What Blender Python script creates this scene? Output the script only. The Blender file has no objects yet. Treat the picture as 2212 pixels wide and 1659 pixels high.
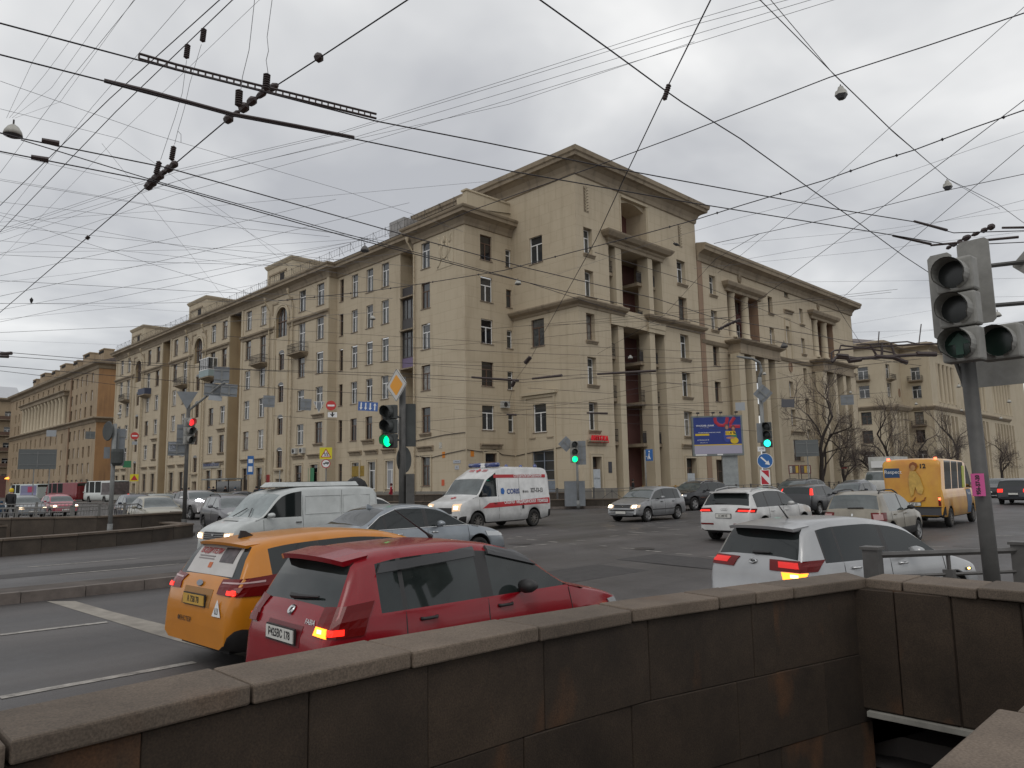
import bpy, bmesh, math, random
from mathutils import Vector, Matrix
from mathutils.bvhtree import BVHTree
random.seed(7)
R = math.radians
SC = bpy.context.scene
COL = SC.collection

# ------------------------------------------------------------------ camera
# street axes: +X runs along the main road away to the right, +Y along the side street away to the left
FPX, CXP, CYP = 1600.0, 1106.0, 829.5          # focal length and centre, in units of a 2212 px wide picture
PITCH = math.atan(210.4 / FPX); ROLL = math.atan(.018)
CAMP = Vector((0, 0, 1.85))
FW = Vector((.701, .713, 0)).normalized(); RT = Vector((FW.y, -FW.x, 0)); UP = Vector((0, 0, 1))
AX = math.cos(ROLL) * RT + math.sin(ROLL) * (math.sin(PITCH) * FW - math.cos(PITCH) * UP)
AY = math.sin(ROLL) * RT - math.cos(ROLL) * (math.sin(PITCH) * FW - math.cos(PITCH) * UP)
AF = math.cos(PITCH) * FW + math.sin(PITCH) * UP
cam = bpy.data.cameras.new('camera'); co = bpy.data.objects.new('camera', cam); COL.objects.link(co)
co.matrix_world = Matrix(((AX.x, AY.x, -AF.x, CAMP.x), (AX.y, AY.y, -AF.y, CAMP.y), (AX.z, AY.z, -AF.z, CAMP.z), (0, 0, 0, 1)))
cam.sensor_width = 36; cam.lens = 36 * FPX / 2212; cam.clip_end = 3000; cam.clip_start = .05
SC.camera = co
# survey helpers: a direction measured in the photograph meets a known plane of the place
def ray(u, v): return (u - CXP) * AX + (CYP - v) * AY + FPX * AF
def gz(u, v, z=0): q = ray(u, v); return CAMP + q * ((z - CAMP.z) / q.z)
def gX(u, v, X): q = ray(u, v); return CAMP + q * (X / q.x)
def gY(u, v, Y): q = ray(u, v); return CAMP + q * (Y / q.y)
def gd(u, v, d): q = ray(u, v); return CAMP + q * (d / q.dot(FW))

# ------------------------------------------------------------------ world, sun, exposure
W = bpy.data.worlds.new('World'); SC.world = W; W.use_nodes = True
nt = W.node_tree; N = nt.nodes; Lk = nt.links; N.clear()
def wn(t, **k):
    n = N.new(t)
    for a, b in k.items(): setattr(n, a, b)
    return n
out = wn('ShaderNodeOutputWorld'); bg = wn('ShaderNodeBackground')
sky = wn('ShaderNodeTexSky', sky_type='NISHITA', sun_disc=False, sun_elevation=R(48), sun_rotation=R(215))
skm = wn('ShaderNodeMix', data_type='RGBA'); 
sks = wn('ShaderNodeVectorMath', operation='SCALE'); sks.inputs['Scale'].default_value = .10
Lk.new(sky.outputs[0], sks.inputs[0])
tc = wn('ShaderNodeTexCoord'); sep = wn('ShaderNodeSeparateXYZ'); Lk.new(tc.outputs['Generated'], sep.inputs[0])
# cloud layer projected on a plane overhead
mz = wn('ShaderNodeMath', operation='MAXIMUM'); mz.inputs[1].default_value = 0.0; Lk.new(sep.outputs[2], mz.inputs[0])
ad = wn('ShaderNodeMath', operation='ADD'); ad.inputs[1].default_value = .22; Lk.new(mz.outputs[0], ad.inputs[0])
dx = wn('ShaderNodeMath', operation='DIVIDE'); dy = wn('ShaderNodeMath', operation='DIVIDE')
Lk.new(sep.outputs[0], dx.inputs[0]); Lk.new(ad.outputs[0], dx.inputs[1]); Lk.new(sep.outputs[1], dy.inputs[0]); Lk.new(ad.outputs[0], dy.inputs[1])
cmb = wn('ShaderNodeCombineXYZ'); Lk.new(dx.outputs[0], cmb.inputs[0]); Lk.new(dy.outputs[0], cmb.inputs[1])
n1 = wn('ShaderNodeTexNoise'); n1.inputs['Scale'].default_value = 1.15; n1.inputs['Detail'].default_value = 5; n1.inputs['Roughness'].default_value = .5; n1.inputs['Distortion'].default_value = .35
Lk.new(cmb.outputs[0], n1.inputs['Vector'])
cr = wn('ShaderNodeValToRGB'); el = cr.color_ramp.elements
el[0].position = .35; el[0].color = (.50, .508, .53, 1); el[1].position = .66; el[1].color = (1.0, .995, .98, 1)
e = el.new(.50); e.color = (.715, .72, .725, 1)
Lk.new(n1.outputs[0], cr.inputs[0])
# overcast: brighter towards the zenith
g1 = wn('ShaderNodeMapRange'); g1.inputs[1].default_value = 0; g1.inputs[2].default_value = 1; g1.inputs[3].default_value = 1.0; g1.inputs[4].default_value = 1.12
Lk.new(mz.outputs[0], g1.inputs[0])
sc2 = wn('ShaderNodeVectorMath', operation='SCALE'); Lk.new(cr.outputs[0], sc2.inputs[0]); Lk.new(g1.outputs[0], sc2.inputs['Scale'])
Lk.new(sks.outputs[0], skm.inputs[6]); Lk.new(sc2.outputs[0], skm.inputs[7]); skm.inputs[0].default_value = .9
Lk.new(skm.outputs[2], bg.inputs[0]); bg.inputs[1].default_value = 1.0; Lk.new(bg.outputs[0], out.inputs[0])
sun = bpy.data.lights.new('sun', 'SUN'); so = bpy.data.objects.new('sun', sun); COL.objects.link(so)
sun.energy = .6; sun.angle = R(25); sun.color = (1, .96, .9)
sd = Vector((-.62, -.45, -0)).normalized() * math.cos(R(48)); sd.z = math.sin(R(48))
so.rotation_euler = sd.to_track_quat('Z', 'Y').to_euler()
vs = SC.view_settings; vs.view_transform = 'Standard'; vs.look = 'None'; vs.gamma = 1; vs.use_curve_mapping = False; vs.exposure = 0.0

# ------------------------------------------------------------------ materials
MC = {}
def mat(name, col, rough=.6, metal=0, var=0, vscale=3, bump=0, bscale=40, emit=0, coat=0, dirt=None, spec=None, stretch=None):
    if name in MC: return MC[name]
    m = bpy.data.materials.new(name); m.use_nodes = True; t = m.node_tree; b = t.nodes['Principled BSDF']
    c = tuple(col) + (1,)
    b.inputs['Base Color'].default_value = c; b.inputs['Roughness'].default_value = rough; b.inputs['Metallic'].default_value = metal
    if coat: b.inputs['Coat Weight'].default_value = coat; b.inputs['Coat Roughness'].default_value = .06
    if spec is not None: b.inputs['Specular IOR Level'].default_value = spec
    if emit: b.inputs['Emission Color'].default_value = c; b.inputs['Emission Strength'].default_value = emit
    co_ = t.nodes.new('ShaderNodeTexCoord'); src = co_.outputs['Object']
    if stretch:
        mp = t.nodes.new('ShaderNodeMapping'); mp.inputs['Scale'].default_value = stretch; t.links.new(src, mp.inputs[0]); src = mp.outputs[0]
    if var:
        n = t.nodes.new('ShaderNodeTexNoise'); n.inputs['Scale'].default_value = vscale; n.inputs['Detail'].default_value = 6; n.inputs['Roughness'].default_value = .62
        t.links.new(src, n.inputs['Vector'])
        r = t.nodes.new('ShaderNodeValToRGB'); r.color_ramp.elements[0].position = .3; r.color_ramp.elements[1].position = .7
        d = dirt or tuple(x * (1 - var) for x in col)
        r.color_ramp.elements[0].color = tuple(d) + (1,); r.color_ramp.elements[1].color = tuple(min(1, x * (1 + var * .5)) for x in col) + (1,)
        t.links.new(n.outputs[0], r.inputs[0]); t.links.new(r.outputs[0], b.inputs['Base Color'])
    if bump:
        n2 = t.nodes.new('ShaderNodeTexNoise'); n2.inputs['Scale'].default_value = bscale; n2.inputs['Detail'].default_value = 4
        t.links.new(src, n2.inputs['Vector'])
        bp = t.nodes.new('ShaderNodeBump'); bp.inputs['Strength'].default_value = bump; bp.inputs['Distance'].default_value = .02
        t.links.new(n2.outputs[0], bp.inputs['Height']); t.links.new(bp.outputs[0], b.inputs['Normal'])
    MC[name] = m; return m

def plaster(name, col, joint=True, dark=(.30, .24, .17), amt=.5):
    """painted stucco: scored slab joints, soot streaks, damp patches"""
    if name in MC: return MC[name]
    m = bpy.data.materials.new(name); m.use_nodes = True; t = m.node_tree; b = t.nodes['Principled BSDF']; b.inputs['Roughness'].default_value = .88
    nd = lambda k: t.nodes.new(k); L = t.links.new
    tcn = nd('ShaderNodeTexCoord'); sp = nd('ShaderNodeSeparateXYZ'); L(tcn.outputs['Object'], sp.inputs[0])
    a = nd('ShaderNodeMath'); a.operation = 'ADD'; L(sp.outputs[0], a.inputs[0]); L(sp.outputs[1], a.inputs[1])
    cb = nd('ShaderNodeCombineXYZ'); L(a.outputs[0], cb.inputs[0]); L(sp.outputs[2], cb.inputs[1])
    br = nd('ShaderNodeTexBrick'); br.inputs['Scale'].default_value = 1; br.inputs['Brick Width'].default_value = 1.7; br.inputs['Row Height'].default_value = .905
    br.inputs['Mortar Size'].default_value = .022; br.inputs['Mortar Smooth'].default_value = .3; br.offset = .5
    br.inputs['Color1'].default_value = (1, 1, 1, 1); br.inputs['Color2'].default_value = (.965, .96, .955, 1); br.inputs['Mortar'].default_value = (.80, .77, .73, 1)
    L(cb.outputs[0], br.inputs['Vector'])
    n1 = nd('ShaderNodeTexNoise'); n1.inputs['Scale'].default_value = .22; n1.inputs['Detail'].default_value = 7; n1.inputs['Roughness'].default_value = .65; L(tcn.outputs['Object'], n1.inputs['Vector'])
    mp = nd('ShaderNodeMapping'); mp.inputs['Scale'].default_value = (1.4, 1.4, .12); L(tcn.outputs['Object'], mp.inputs[0])
    n2 = nd('ShaderNodeTexNoise'); n2.inputs['Scale'].default_value = 1.3; n2.inputs['Detail'].default_value = 5; L(mp.outputs[0], n2.inputs['Vector'])
    r1 = nd('ShaderNodeMapRange'); r1.inputs[1].default_value = .46; r1.inputs[2].default_value = .82; r1.inputs[3].default_value = 0; r1.inputs[4].default_value = amt; L(n1.outputs[0], r1.inputs[0])
    r2 = nd('ShaderNodeMapRange'); r2.inputs[1].default_value = .52; r2.inputs[2].default_value = .8; r2.inputs[3].default_value = 0; r2.inputs[4].default_value = amt; L(n2.outputs[0], r2.inputs[0])
    m1 = nd('ShaderNodeMix'); m1.data_type = 'RGBA'; m1.inputs[6].default_value = tuple(col) + (1,); m1.inputs[7].default_value = tuple(dark) + (1,); L(r1.outputs[0], m1.inputs[0])
    m2 = nd('ShaderNodeMix'); m2.data_type = 'RGBA'; m2.inputs[7].default_value = tuple(x * .9 for x in dark) + (1,); L(m1.outputs[2], m2.inputs[6]); L(r2.outputs[0], m2.inputs[0])
    last = m2.outputs[2]
    if joint:
        m3 = nd('ShaderNodeMix'); m3.data_type = 'RGBA'; m3.blend_type = 'MULTIPLY'; m3.inputs[0].default_value = .55; L(last, m3.inputs[6]); L(br.outputs[0], m3.inputs[7]); last = m3.outputs[2]
        bp = nd('ShaderNodeBump'); bp.inputs['Strength'].default_value = .5; bp.inputs['Distance'].default_value = .02; bp.invert = True; L(br.outputs['Fac'], bp.inputs['Height']); L(bp.outputs[0], b.inputs['Normal'])
    L(last, b.inputs['Base Color']); MC[name] = m; return m

P_TAN = plaster('stucco_tan', (.50, .425, .31), True, (.33, .26, .175), .5)
P_TANL = plaster('stucco_plain', (.495, .425, .31), False, (.33, .26, .175), .5)
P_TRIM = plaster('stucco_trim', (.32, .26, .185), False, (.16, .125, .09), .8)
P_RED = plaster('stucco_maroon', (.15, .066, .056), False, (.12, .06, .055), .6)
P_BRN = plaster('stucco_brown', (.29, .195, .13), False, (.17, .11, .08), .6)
P_STRIP = plaster('stucco_recess_shade', (.38, .29, .175), False, (.25, .18, .11), .7)  # shade of recessed strips, returns and arch reveals put into the stucco colour
P_ORA = plaster('stucco_orange', (.38, .215, .10), False, (.2, .12, .07), .8)
P_ORL = plaster('stucco_ochre', (.36, .275, .18), False, (.19, .14, .095), .8)
P_GREY = plaster('plinth_grey', (.20, .185, .16), False, (.1, .09, .08), .6)
M_SILL = mat('sill_stone', (.25, .2, .155), .9, var=.5, vscale=6)
M_ROOF = mat('roof_tin', (.16, .13, .12), .55, metal=.3, var=.4, vscale=2)
M_WHITE = mat('frame_white', (.78, .78, .77), .45, var=.12, vscale=9)
M_WOOD = mat('frame_brown', (.13, .075, .05), .6, var=.4, vscale=9)
M_DARK = mat('opening_dark', (.018, .016, .016), .8)
M_GL = [mat('pane_dark', (.035, .038, .04), .06, spec=.9), mat('pane_grey', (.085, .09, .09), .09, spec=.9, var=.6, vscale=2.5), mat('pane_curtain', (.22, .21, .19), .12, spec=.8, var=.6, vscale=2.2), mat('pane_black', (.012, .012, .014), .05, spec=.9)]
M_IRON = mat('iron_dark', (.035, .03, .03), .6)
M_GALV = mat('galvanised', (.30, .31, .31), .5, metal=.4, var=.25, vscale=5)
M_PIPE = mat('downpipe_paint', (.47, .39, .27), .6, var=.35, vscale=4)
M_ASPH = None

def tag(o, label=None, cat=None, group=None, kind=None):
    if label: o['label'] = label
    if cat: o['category'] = cat
    if group: o['group'] = group
    if kind: o['kind'] = kind
    return o
def empty(name, loc=(0, 0, 0), rz=0, label=None, cat=None, group=None):
    o = bpy.data.objects.new(name, None); o.empty_display_size = .2; COL.objects.link(o); o.location = loc; o.rotation_euler = (0, 0, rz)
    return tag(o, label, cat, group)
def link(name, me, parent=None, M=None):
    o = bpy.data.objects.new(name, me); COL.objects.link(o)
    if parent: o.parent = parent
    if M is not None: o.matrix_local = M
    return o

class MB:
    """collects vertices and faces; build() links them as one mesh object"""
    def __init__(s): s.v = []; s.f = []; s.m = []
    def add(s, vs, fs, mi=0):
        k = len(s.v); s.v += [tuple(p) for p in vs]
        for f in fs: s.f.append(tuple(i + k for i in f)); s.m.append(mi)
    def quad(s, a, b, c, d, mi=0): s.add([a, b, c, d], [(0, 1, 2, 3)], mi)
    def box(s, x0, x1, y0, y1, z0, z1, mi=0, M=None):
        vs = [(x, y, z) for x in (x0, x1) for y in (y0, y1) for z in (z0, z1)]
        if M is not None: vs = [M @ Vector(p) for p in vs]
        s.add(vs, [(0, 1, 3, 2), (4, 6, 7, 5), (0, 4, 5, 1), (2, 3, 7, 6), (0, 2, 6, 4), (1, 5, 7, 3)], mi)
    def tube(s, pts, r, n=6, mi=0, cap=True):
        pts = [Vector(p) for p in pts]; rs = r if isinstance(r, (list, tuple)) else [r] * len(pts); k = len(s.v)
        prev = None
        for i, p in enumerate(pts):
            d = (pts[min(i + 1, len(pts) - 1)] - pts[max(i - 1, 0)]).normalized()
            a = d.cross(Vector((0, 0, 1)))
            if a.length < .05: a = d.cross(Vector((1, 0, 0)))
            a.normalize()
            if prev is not None and a.dot(prev) < 0: a = -a
            prev = a; b = d.cross(a).normalized()
            for j in range(n):
                t = 2 * math.pi * j / n; s.v.append(tuple(p + (a * math.cos(t) + b * math.sin(t)) * rs[i]))
        for i in range(len(pts) - 1):
            for j in range(n): s.f.append((k + i * n + j, k + i * n + (j + 1) % n, k + (i + 1) * n + (j + 1) % n, k + (i + 1) * n + j)); s.m.append(mi)
        if cap and n > 2:
            s.f.append(tuple(k + j for j in range(n))[::-1]); s.m.append(mi)
            e0 = k + (len(pts) - 1) * n; s.f.append(tuple(e0 + j for j in range(n))); s.m.append(mi)
    def lathe(s, prof, M=None, n=20, mi=0, ang=2 * math.pi):
        k = len(s.v); M = M or Matrix()
        for (r, z) in prof:
            for j in range(n): t = ang * j / n; s.v.append(tuple(M @ Vector((r * math.cos(t), r * math.sin(t), z))))
        for i in range(len(prof) - 1):
            for j in range(n): s.f.append((k + i * n + j, k + i * n + (j + 1) % n, k + (i + 1) * n + (j + 1) % n, k + (i + 1) * n + j)); s.m.append(mi)
    def prism(s, pts, z0, z1, M=None, mi=0):
        """closed outline extruded along local z"""
        n = len(pts); vs = [(x, y, z0) for x, y in pts] + [(x, y, z1) for x, y in pts]
        if M is not None: vs = [M @ Vector(p) for p in vs]
        s.add(vs, [tuple(range(n))[::-1], tuple(range(n, 2 * n))] + [(i, (i + 1) % n, n + (i + 1) % n, n + i) for i in range(n)], mi)
    def sweep(s, path, prof, closed=False, mi=0, cap=True):
        """profile [(out, z)] carried along a ground path; out is to the right of travel"""
        n = len(path); P = [Vector((p[0], p[1])) for p in path]; k = len(s.v); m = len(prof)
        for i in range(n):
            def nr(a, b): d = (P[b] - P[a]).normalized(); return Vector((d.y, -d.x))
            if closed: na, nb = nr(i - 1, i), nr(i, (i + 1) % n)
            else: na = nr(i - 1, i) if i else nr(0, 1); nb = nr(i, i + 1) if i < n - 1 else na
            mm = (na + nb); mm = mm / max(.3, (1 + na.dot(nb)))
            zb = path[i][2] if len(path[i]) > 2 else 0
            for (o, z) in prof: s.v.append((P[i].x + mm.x * o, P[i].y + mm.y * o, z + zb))
        for i in range(n if closed else n - 1):
            a = k + i * m; b = k + ((i + 1) % n) * m
            for j in range(m - 1): s.f.append((a + j, b + j, b + j + 1, a + j + 1)); s.m.append(mi)
        if cap and not closed and m > 2:
            s.f.append(tuple(k + j for j in range(m))); s.m.append(mi); e0 = k + (n - 1) * m; s.f.append(tuple(e0 + j for j in range(m))[::-1]); s.m.append(mi)
    def mesh(s, name, mats, smooth=False):
        me = bpy.data.meshes.new(name); me.from_pydata(s.v, [], s.f)
        for x in (mats if isinstance(mats, (list, tuple)) else [mats]): me.materials.append(x)
        if any(s.m): me.polygons.foreach_set('material_index', s.m)
        if smooth: me.polygons.foreach_set('use_smooth', [True] * len(s.f))
        me.update(); return me
    def build(s, name, mats, parent=None, M=None, smooth=False, fix=True):
        me = s.mesh(name, mats, smooth)
        if fix:
            b = bmesh.new(); b.from_mesh(me); bmesh.ops.recalc_face_normals(b, faces=b.faces); b.to_mesh(me); b.free()
        return link(name, me, parent, M)
def structure(o): o['kind'] = 'structure'; return o

TXT = {}
def text(s, size, M, m, parent=None, name='lettering', depth=.004, align='CENTER', sx=1.0, bold=0):
    key = (s, round(size, 4), align, depth, round(sx, 3), bold, m.name)
    if key not in TXT:
        c = bpy.data.curves.new('t', 'FONT'); c.body = s; c.size = size; c.align_x = align; c.align_y = 'CENTER'; c.extrude = depth; c.offset = bold; c.resolution_u = 3
        o = bpy.data.objects.new('t', c); COL.objects.link(o); dg = bpy.context.evaluated_depsgraph_get()
        me = bpy.data.meshes.new_from_object(o.evaluated_get(dg)); bpy.data.objects.remove(o); me.materials.clear(); me.materials.append(m); me.name = name
        if sx != 1: me.transform(Matrix.Diagonal((sx, 1, 1, 1)))
        TXT[key] = me
    return link(name, TXT[key], parent, M)
def basis(o, x, y, z): return Matrix(((x[0], y[0], z[0], o[0]), (x[1], y[1], z[1], o[1]), (x[2], y[2], z[2], o[2]), (0, 0, 0, 1)))
def face_to(o, n, up=Vector((0, 0, 1))):
    """local x to the reader's right, local y up, local z along the outward normal"""
    n = Vector(n).normalized(); x = up.cross(n).normalized(); y = n.cross(x); return basis(o, x, y, n)

# ------------------------------------------------------------------ ground
def zroad(y):
    if y <= 8: return -.25
    if y >= 20: return 0.0
    t = (y - 8) / 12; return -.25 + .25 * t * t * (3 - 2 * t)
HX0, HX1, HY0, HY1 = -4.0, 5.85, .35, 2.85      # open stairwell of the underpass
def sheet(name, xs, ys, dz, m, hole=True):
    b = MB(); nx = len(xs); ny = len(ys)
    b.v = [(x, y, zroad(y) + dz) for y in ys for x in xs]
    for j in range(ny - 1):
        for i in range(nx - 1):
            cx, cy = (xs[i] + xs[i + 1]) / 2, (ys[j] + ys[j + 1]) / 2
            if hole and HX0 < cx < HX1 and HY0 < cy < HY1: continue
            k = j * nx + i; b.f.append((k, k + 1, k + nx + 1, k + nx)); b.m.append(0)
    return structure(b.build(name, m, fix=False))
def asphalt():
    m = bpy.data.materials.new('asphalt'); m.use_nodes = True; t = m.node_tree; b = t.nodes['Principled BSDF']; nd = lambda k: t.nodes.new(k); L = t.links.new
    tcn = nd('ShaderNodeTexCoord'); mp = nd('ShaderNodeMapping'); mp.inputs['Scale'].default_value = (.05, .75, 1); L(tcn.outputs['Object'], mp.inputs[0])
    n1 = nd('ShaderNodeTexNoise'); n1.inputs['Scale'].default_value = 1; n1.inputs['Detail'].default_value = 4; L(mp.outputs[0], n1.inputs['Vector'])
    n2 = nd('ShaderNodeTexNoise'); n2.inputs['Scale'].default_value = .35; n2.inputs['Detail'].default_value = 8; n2.inputs['Roughness'].default_value = .7; L(tcn.outputs['Object'], n2.inputs['Vector'])
    n3 = nd('ShaderNodeTexNoise'); n3.inputs['Scale'].default_value = 55; n3.inputs['Detail'].default_value = 3; L(tcn.outputs['Object'], n3.inputs['Vector'])
    ms = nd('ShaderNodeMath'); ms.operation = 'ADD'; L(n1.outputs[0], ms.inputs[0]); L(n2.outputs[0], ms.inputs[1])
    ms2 = nd('ShaderNodeMath'); ms2.operation = 'MULTIPLY_ADD'; ms2.inputs[1].default_value = .35; L(n3.outputs[0], ms2.inputs[0]); L(ms.outputs[0], ms2.inputs[2])
    r = nd('ShaderNodeValToRGB'); r.color_ramp.elements[0].position = .35; r.color_ramp.elements[1].position = .82
    mr = nd('ShaderNodeMapRange'); mr.inputs[1].default_value = .7; mr.inputs[2].default_value = 1.65; L(ms2.outputs[0], mr.inputs[0]); L(mr.outputs[0], r.inputs[0])
    r.color_ramp.elements[0].color = (.045, .041, .04, 1); r.color_ramp.elements[1].color = (.105, .096, .092, 1)
    # cracks
    v = nd('ShaderNodeTexVoronoi'); v.feature = 'DISTANCE_TO_EDGE'; v.inputs['Scale'].default_value = .22; L(tcn.outputs['Object'], v.inputs['Vector'])
    vr = nd('ShaderNodeMapRange'); vr.inputs[1].default_value = .0; vr.inputs[2].default_value = .006; vr.inputs[3].default_value = .55; vr.inputs[4].default_value = 1; L(v.outputs[0], vr.inputs[0])
    mx = nd('ShaderNodeMix'); mx.data_type = 'RGBA'; mx.blend_type = 'MULTIPLY'; mx.inputs[0].default_value = .3; L(r.outputs[0], mx.inputs[6]); L(vr.outputs[0], mx.inputs[7])
    L(mx.outputs[2], b.inputs['Base Color'])
    rr = nd('ShaderNodeMapRange'); rr.inputs[1].default_value = .3; rr.inputs[2].default_value = .7; rr.inputs[3].default_value = .42; rr.inputs[4].default_value = .75; L(n2.outputs[0], rr.inputs[0]); L(rr.outputs[0], b.inputs['Roughness'])
    bp = nd('ShaderNodeBump'); bp.inputs['Strength'].default_value = .35; bp.inputs['Distance'].default_value = .01; L(n3.outputs[0], bp.inputs['Height']); L(bp.outputs[0], b.inputs['Normal'])
    return m
M_ASPH = asphalt()
M_EARTH = mat('bare_ground', (.1, .09, .08), .9, var=.3)
M_PAVE = mat('pavement_asphalt', (.115, .10, .09), .85, var=.35, vscale=.8, bump=.2)
M_KERB = mat('kerb_granite', (.15, .125, .11), .8, var=.4, vscale=3, bump=.2)
M_PAINT = mat('road_paint', (.36, .34, .31), .75, var=.55, vscale=7, dirt=(.13, .12, .11))
M_PATCH = mat('pale_asphalt_patch', (.28, .255, .22), .85, var=.4, vscale=2)
ysx = [-1500, -300, -60, -20, -5, HY0, 1.5, HY1, 5, 8] + [8 + .8 * i for i in range(1, 15)] + [20, 30, 60, 120, 300, 1500]
xsx = [-1500, -300, -60, -20, HX0, HX1, 12, 30, 60, 120, 300, 1500]
sheet('ground', xsx, ysx, -.03, M_EARTH)
sheet('road', [-200, -60, -20, HX0, HX1, 12, 30, 60, 120, 400], [-20, -5, HY0, 1.5, HY1, 5, 8] + [8 + .8 * i for i in range(1, 15)] + [20, 30, 60, 120, 300], 0, M_ASPH)
def gr(u, v, dz=0):
    z = 0
    for _ in range(12): p = gz(u, v, z + dz); z = zroad(p.y)
    return p
def slab(name, outline, z0, z1, m, edge=M_KERB, kw=.18):
    """raised pavement with its own granite kerb blocks round it"""
    b = MB(); n = len(outline); b.prism(outline, z0, z1)
    o = structure(b.build(name, m)); return o
# pavement round the corner house
pav = [(27.5, 400), (27.5, 60), (28.8, 46), (32.6, 38.2), (36.6, 33.6), (39.6, 29.6), (44, 27.4), (60, 26.8), (400, 26.8), (400, 37.7), (101.6, 37.7), (44.8, 37.7), (44.8, 45.2), (39.2, 45.2), (39.2, 400)]
pavement = slab('pavement', pav, -.2, .14, M_PAVE)
kb = MB()
def kerbs(path, z0, z1, w, parent, step=1.0, gap=.012, m=M_KERB, name='kerbstone', lim=60):
    cnt = 0
    for (a, c) in zip(path[:-1], path[1:]):
        a = Vector(a[:2]); c = Vector(c[:2]); d = (c - a); Ls = d.length; d.normalize(); nn = Vector((d.y, -d.x)); k = max(1, round(Ls / step))
        for i in range(k):
            if cnt >= lim: return
            s0 = a + d * (Ls * i / k + gap / 2); s1 = a + d * (Ls * (i + 1) / k - gap / 2); jz = random.uniform(-.006, .006)
            zz = zroad((s0.y + s1.y) / 2)
            b = MB(); q = [s0, s1, s1 + nn * w, s0 + nn * w]
            b.prism([(p.x, p.y) for p in q], z0 + zz, z1 + zz + jz); b.build(name, m, parent); cnt += 1
kerbs([(28.8, 46), (32.6, 38.2), (36.6, 33.6), (39.6, 29.6), (44, 27.4), (60, 26.8), (80, 26.8)], -.1, .15, .16, pavement)
# narrow island between the carriageways, with the pole on it
island = slab('traffic_island', [(-30, 15.55), (13.2, 15.55), (13.6, 16.1), (13.2, 16.75), (-30, 16.75)], -.3, .05, mat('island_dirt', (.085, .07, .06), .9, var=.4, vscale=2), )
kerbs([(-12, 15.53), (13.2, 15.53)], -.1, .18, .16, island, 1.0)
# left pavement island with the second underpass stairs
isl2 = slab('pavement', [(-40, 27.2), (4.0, 25.9), (10.3, 28.3), (11.6, 29.4), (12.0, 31.5), (10.2, 34.5), (-2, 90), (-40, 90)], -.2, .12, M_PAVE)
# near pavement by the wall
slab('pavement', [(-30, 3.25), (3.2, 3.25), (6.6, 2.7), (7.9, 1.6), (8.6, -20), (6.2, -20), (6.15, 2.2), (5.9, 2.9), (3.2, 3.12), (-30, 3.12)], -.35, -.1, M_PAVE)
# painted marks
mk = MB()
def dash(a, b_, w=.12, dz=.006):
    p, q = gr(*a), gr(*b_); d = (q - p); d.z = 0; d.normalize(); n = Vector((-d.y, d.x, 0)) * w / 2; up = Vector((0, 0, dz)); k = max(1, int((q - p).length / 1.0))
    for i in range(k):
        s, e_ = p.lerp(q, i / k), p.lerp(q, (i + 1) / k); s.z = zroad(s.y); e_.z = zroad(e_.y); mk.quad(s - n + up, e_ - n + up, e_ + n + up, s + n + up)
K_ = .54004
def cr1(x, y): return ((2400 + x / 2.16) * K_, (1500 + y / 2.16) * K_)
def cb7(x, y): return ((1500 + x / 2.011) * K_, (1950 + y / 2.011) * K_)
def cb9(x, y): return (x / 2.4578 * K_, (2000 + y / 2.4578) * K_)
for a, b_ in [((0, 1476), (62, 1480)), ((175, 1497), (297, 1502)), ((395, 1518), (530, 1530)), ((655, 1545), (800, 1553)), ((935, 1571), (1020, 1576)), ((290, 1299), (480, 1299)), ((545, 1300), (750, 1298)), ((60, 1338), (150, 1343)), ((250, 1356), (400, 1368)), ((440, 1358), (510, 1356)), ((645, 1382), (760, 1386)), ((375, 1290), (455, 1287)), ((80, 1275), (150, 1272)), ((660, 1272), (745, 1268)), ((330, 1263), (420, 1266)), ((480, 1279), (560, 1274)), ((575, 1341), (690, 1334)), ((240, 1384), (330, 1378)), ((840, 1312), (930, 1312)), ((870, 1335), (960, 1336)), ((0, 1308), (50, 1309)), ((80, 1395), (160, 1390)), ((500, 1318), (600, 1322))]:
    dash(cr1(*a), cr1(*b_), .11)
for a, b_ in [((1105, 483), (1222, 475)), ((1290, 466), (1390, 457)), ((1220, 418), (1302, 424)), ((1060, 411), (1150, 408)), ((1395, 436), (1470, 442)), ((1300, 386), (1400, 379)), ((1130, 395), (1190, 399)), ((1280, 330), (1340, 326)), ((1480, 350), (1560, 352)), ((1560, 455), (1620, 458)), ((1620, 430), (1690, 427))]:
    dash(cb7(*a), cb7(*b_), .11)
dash(cb9(270, 662), cb9(1380, 572), .12); dash(cb9(590, 735), cb9(1760, 630), .12)
dash((0, 1372), (232, 1344), .13); dash((0, 1508), (420, 1431), .14)
for a, b_ in [((1990, 1128), (2060, 1126)), ((2110, 1158), (2190, 1157)), ((2150, 1070), (2190, 1062)), ((2090, 1198), (2130, 1197)), ((1960, 1179), (2040, 1182))]: dash(a, b_, .12)
structure(mk.build('road_markings', M_PAINT, fix=False))
pm = MB(); za = [(100, 1299), (205, 1331), (255, 1346), (330, 1370), (430, 1398), (560, 1425)]; zb_ = [(163, 1299), (240, 1321), (320, 1341), (400, 1360), (500, 1382), (600, 1400)]
for i in range(5):
    q = [gr(*za[i]), gr(*za[i + 1]), gr(*zb_[i + 1]), gr(*zb_[i])]
    pm.add([p + Vector((0, 0, .004)) for p in q], [(0, 1, 2, 3)])
structure(pm.build('asphalt_patch', M_PATCH, fix=False))
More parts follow.
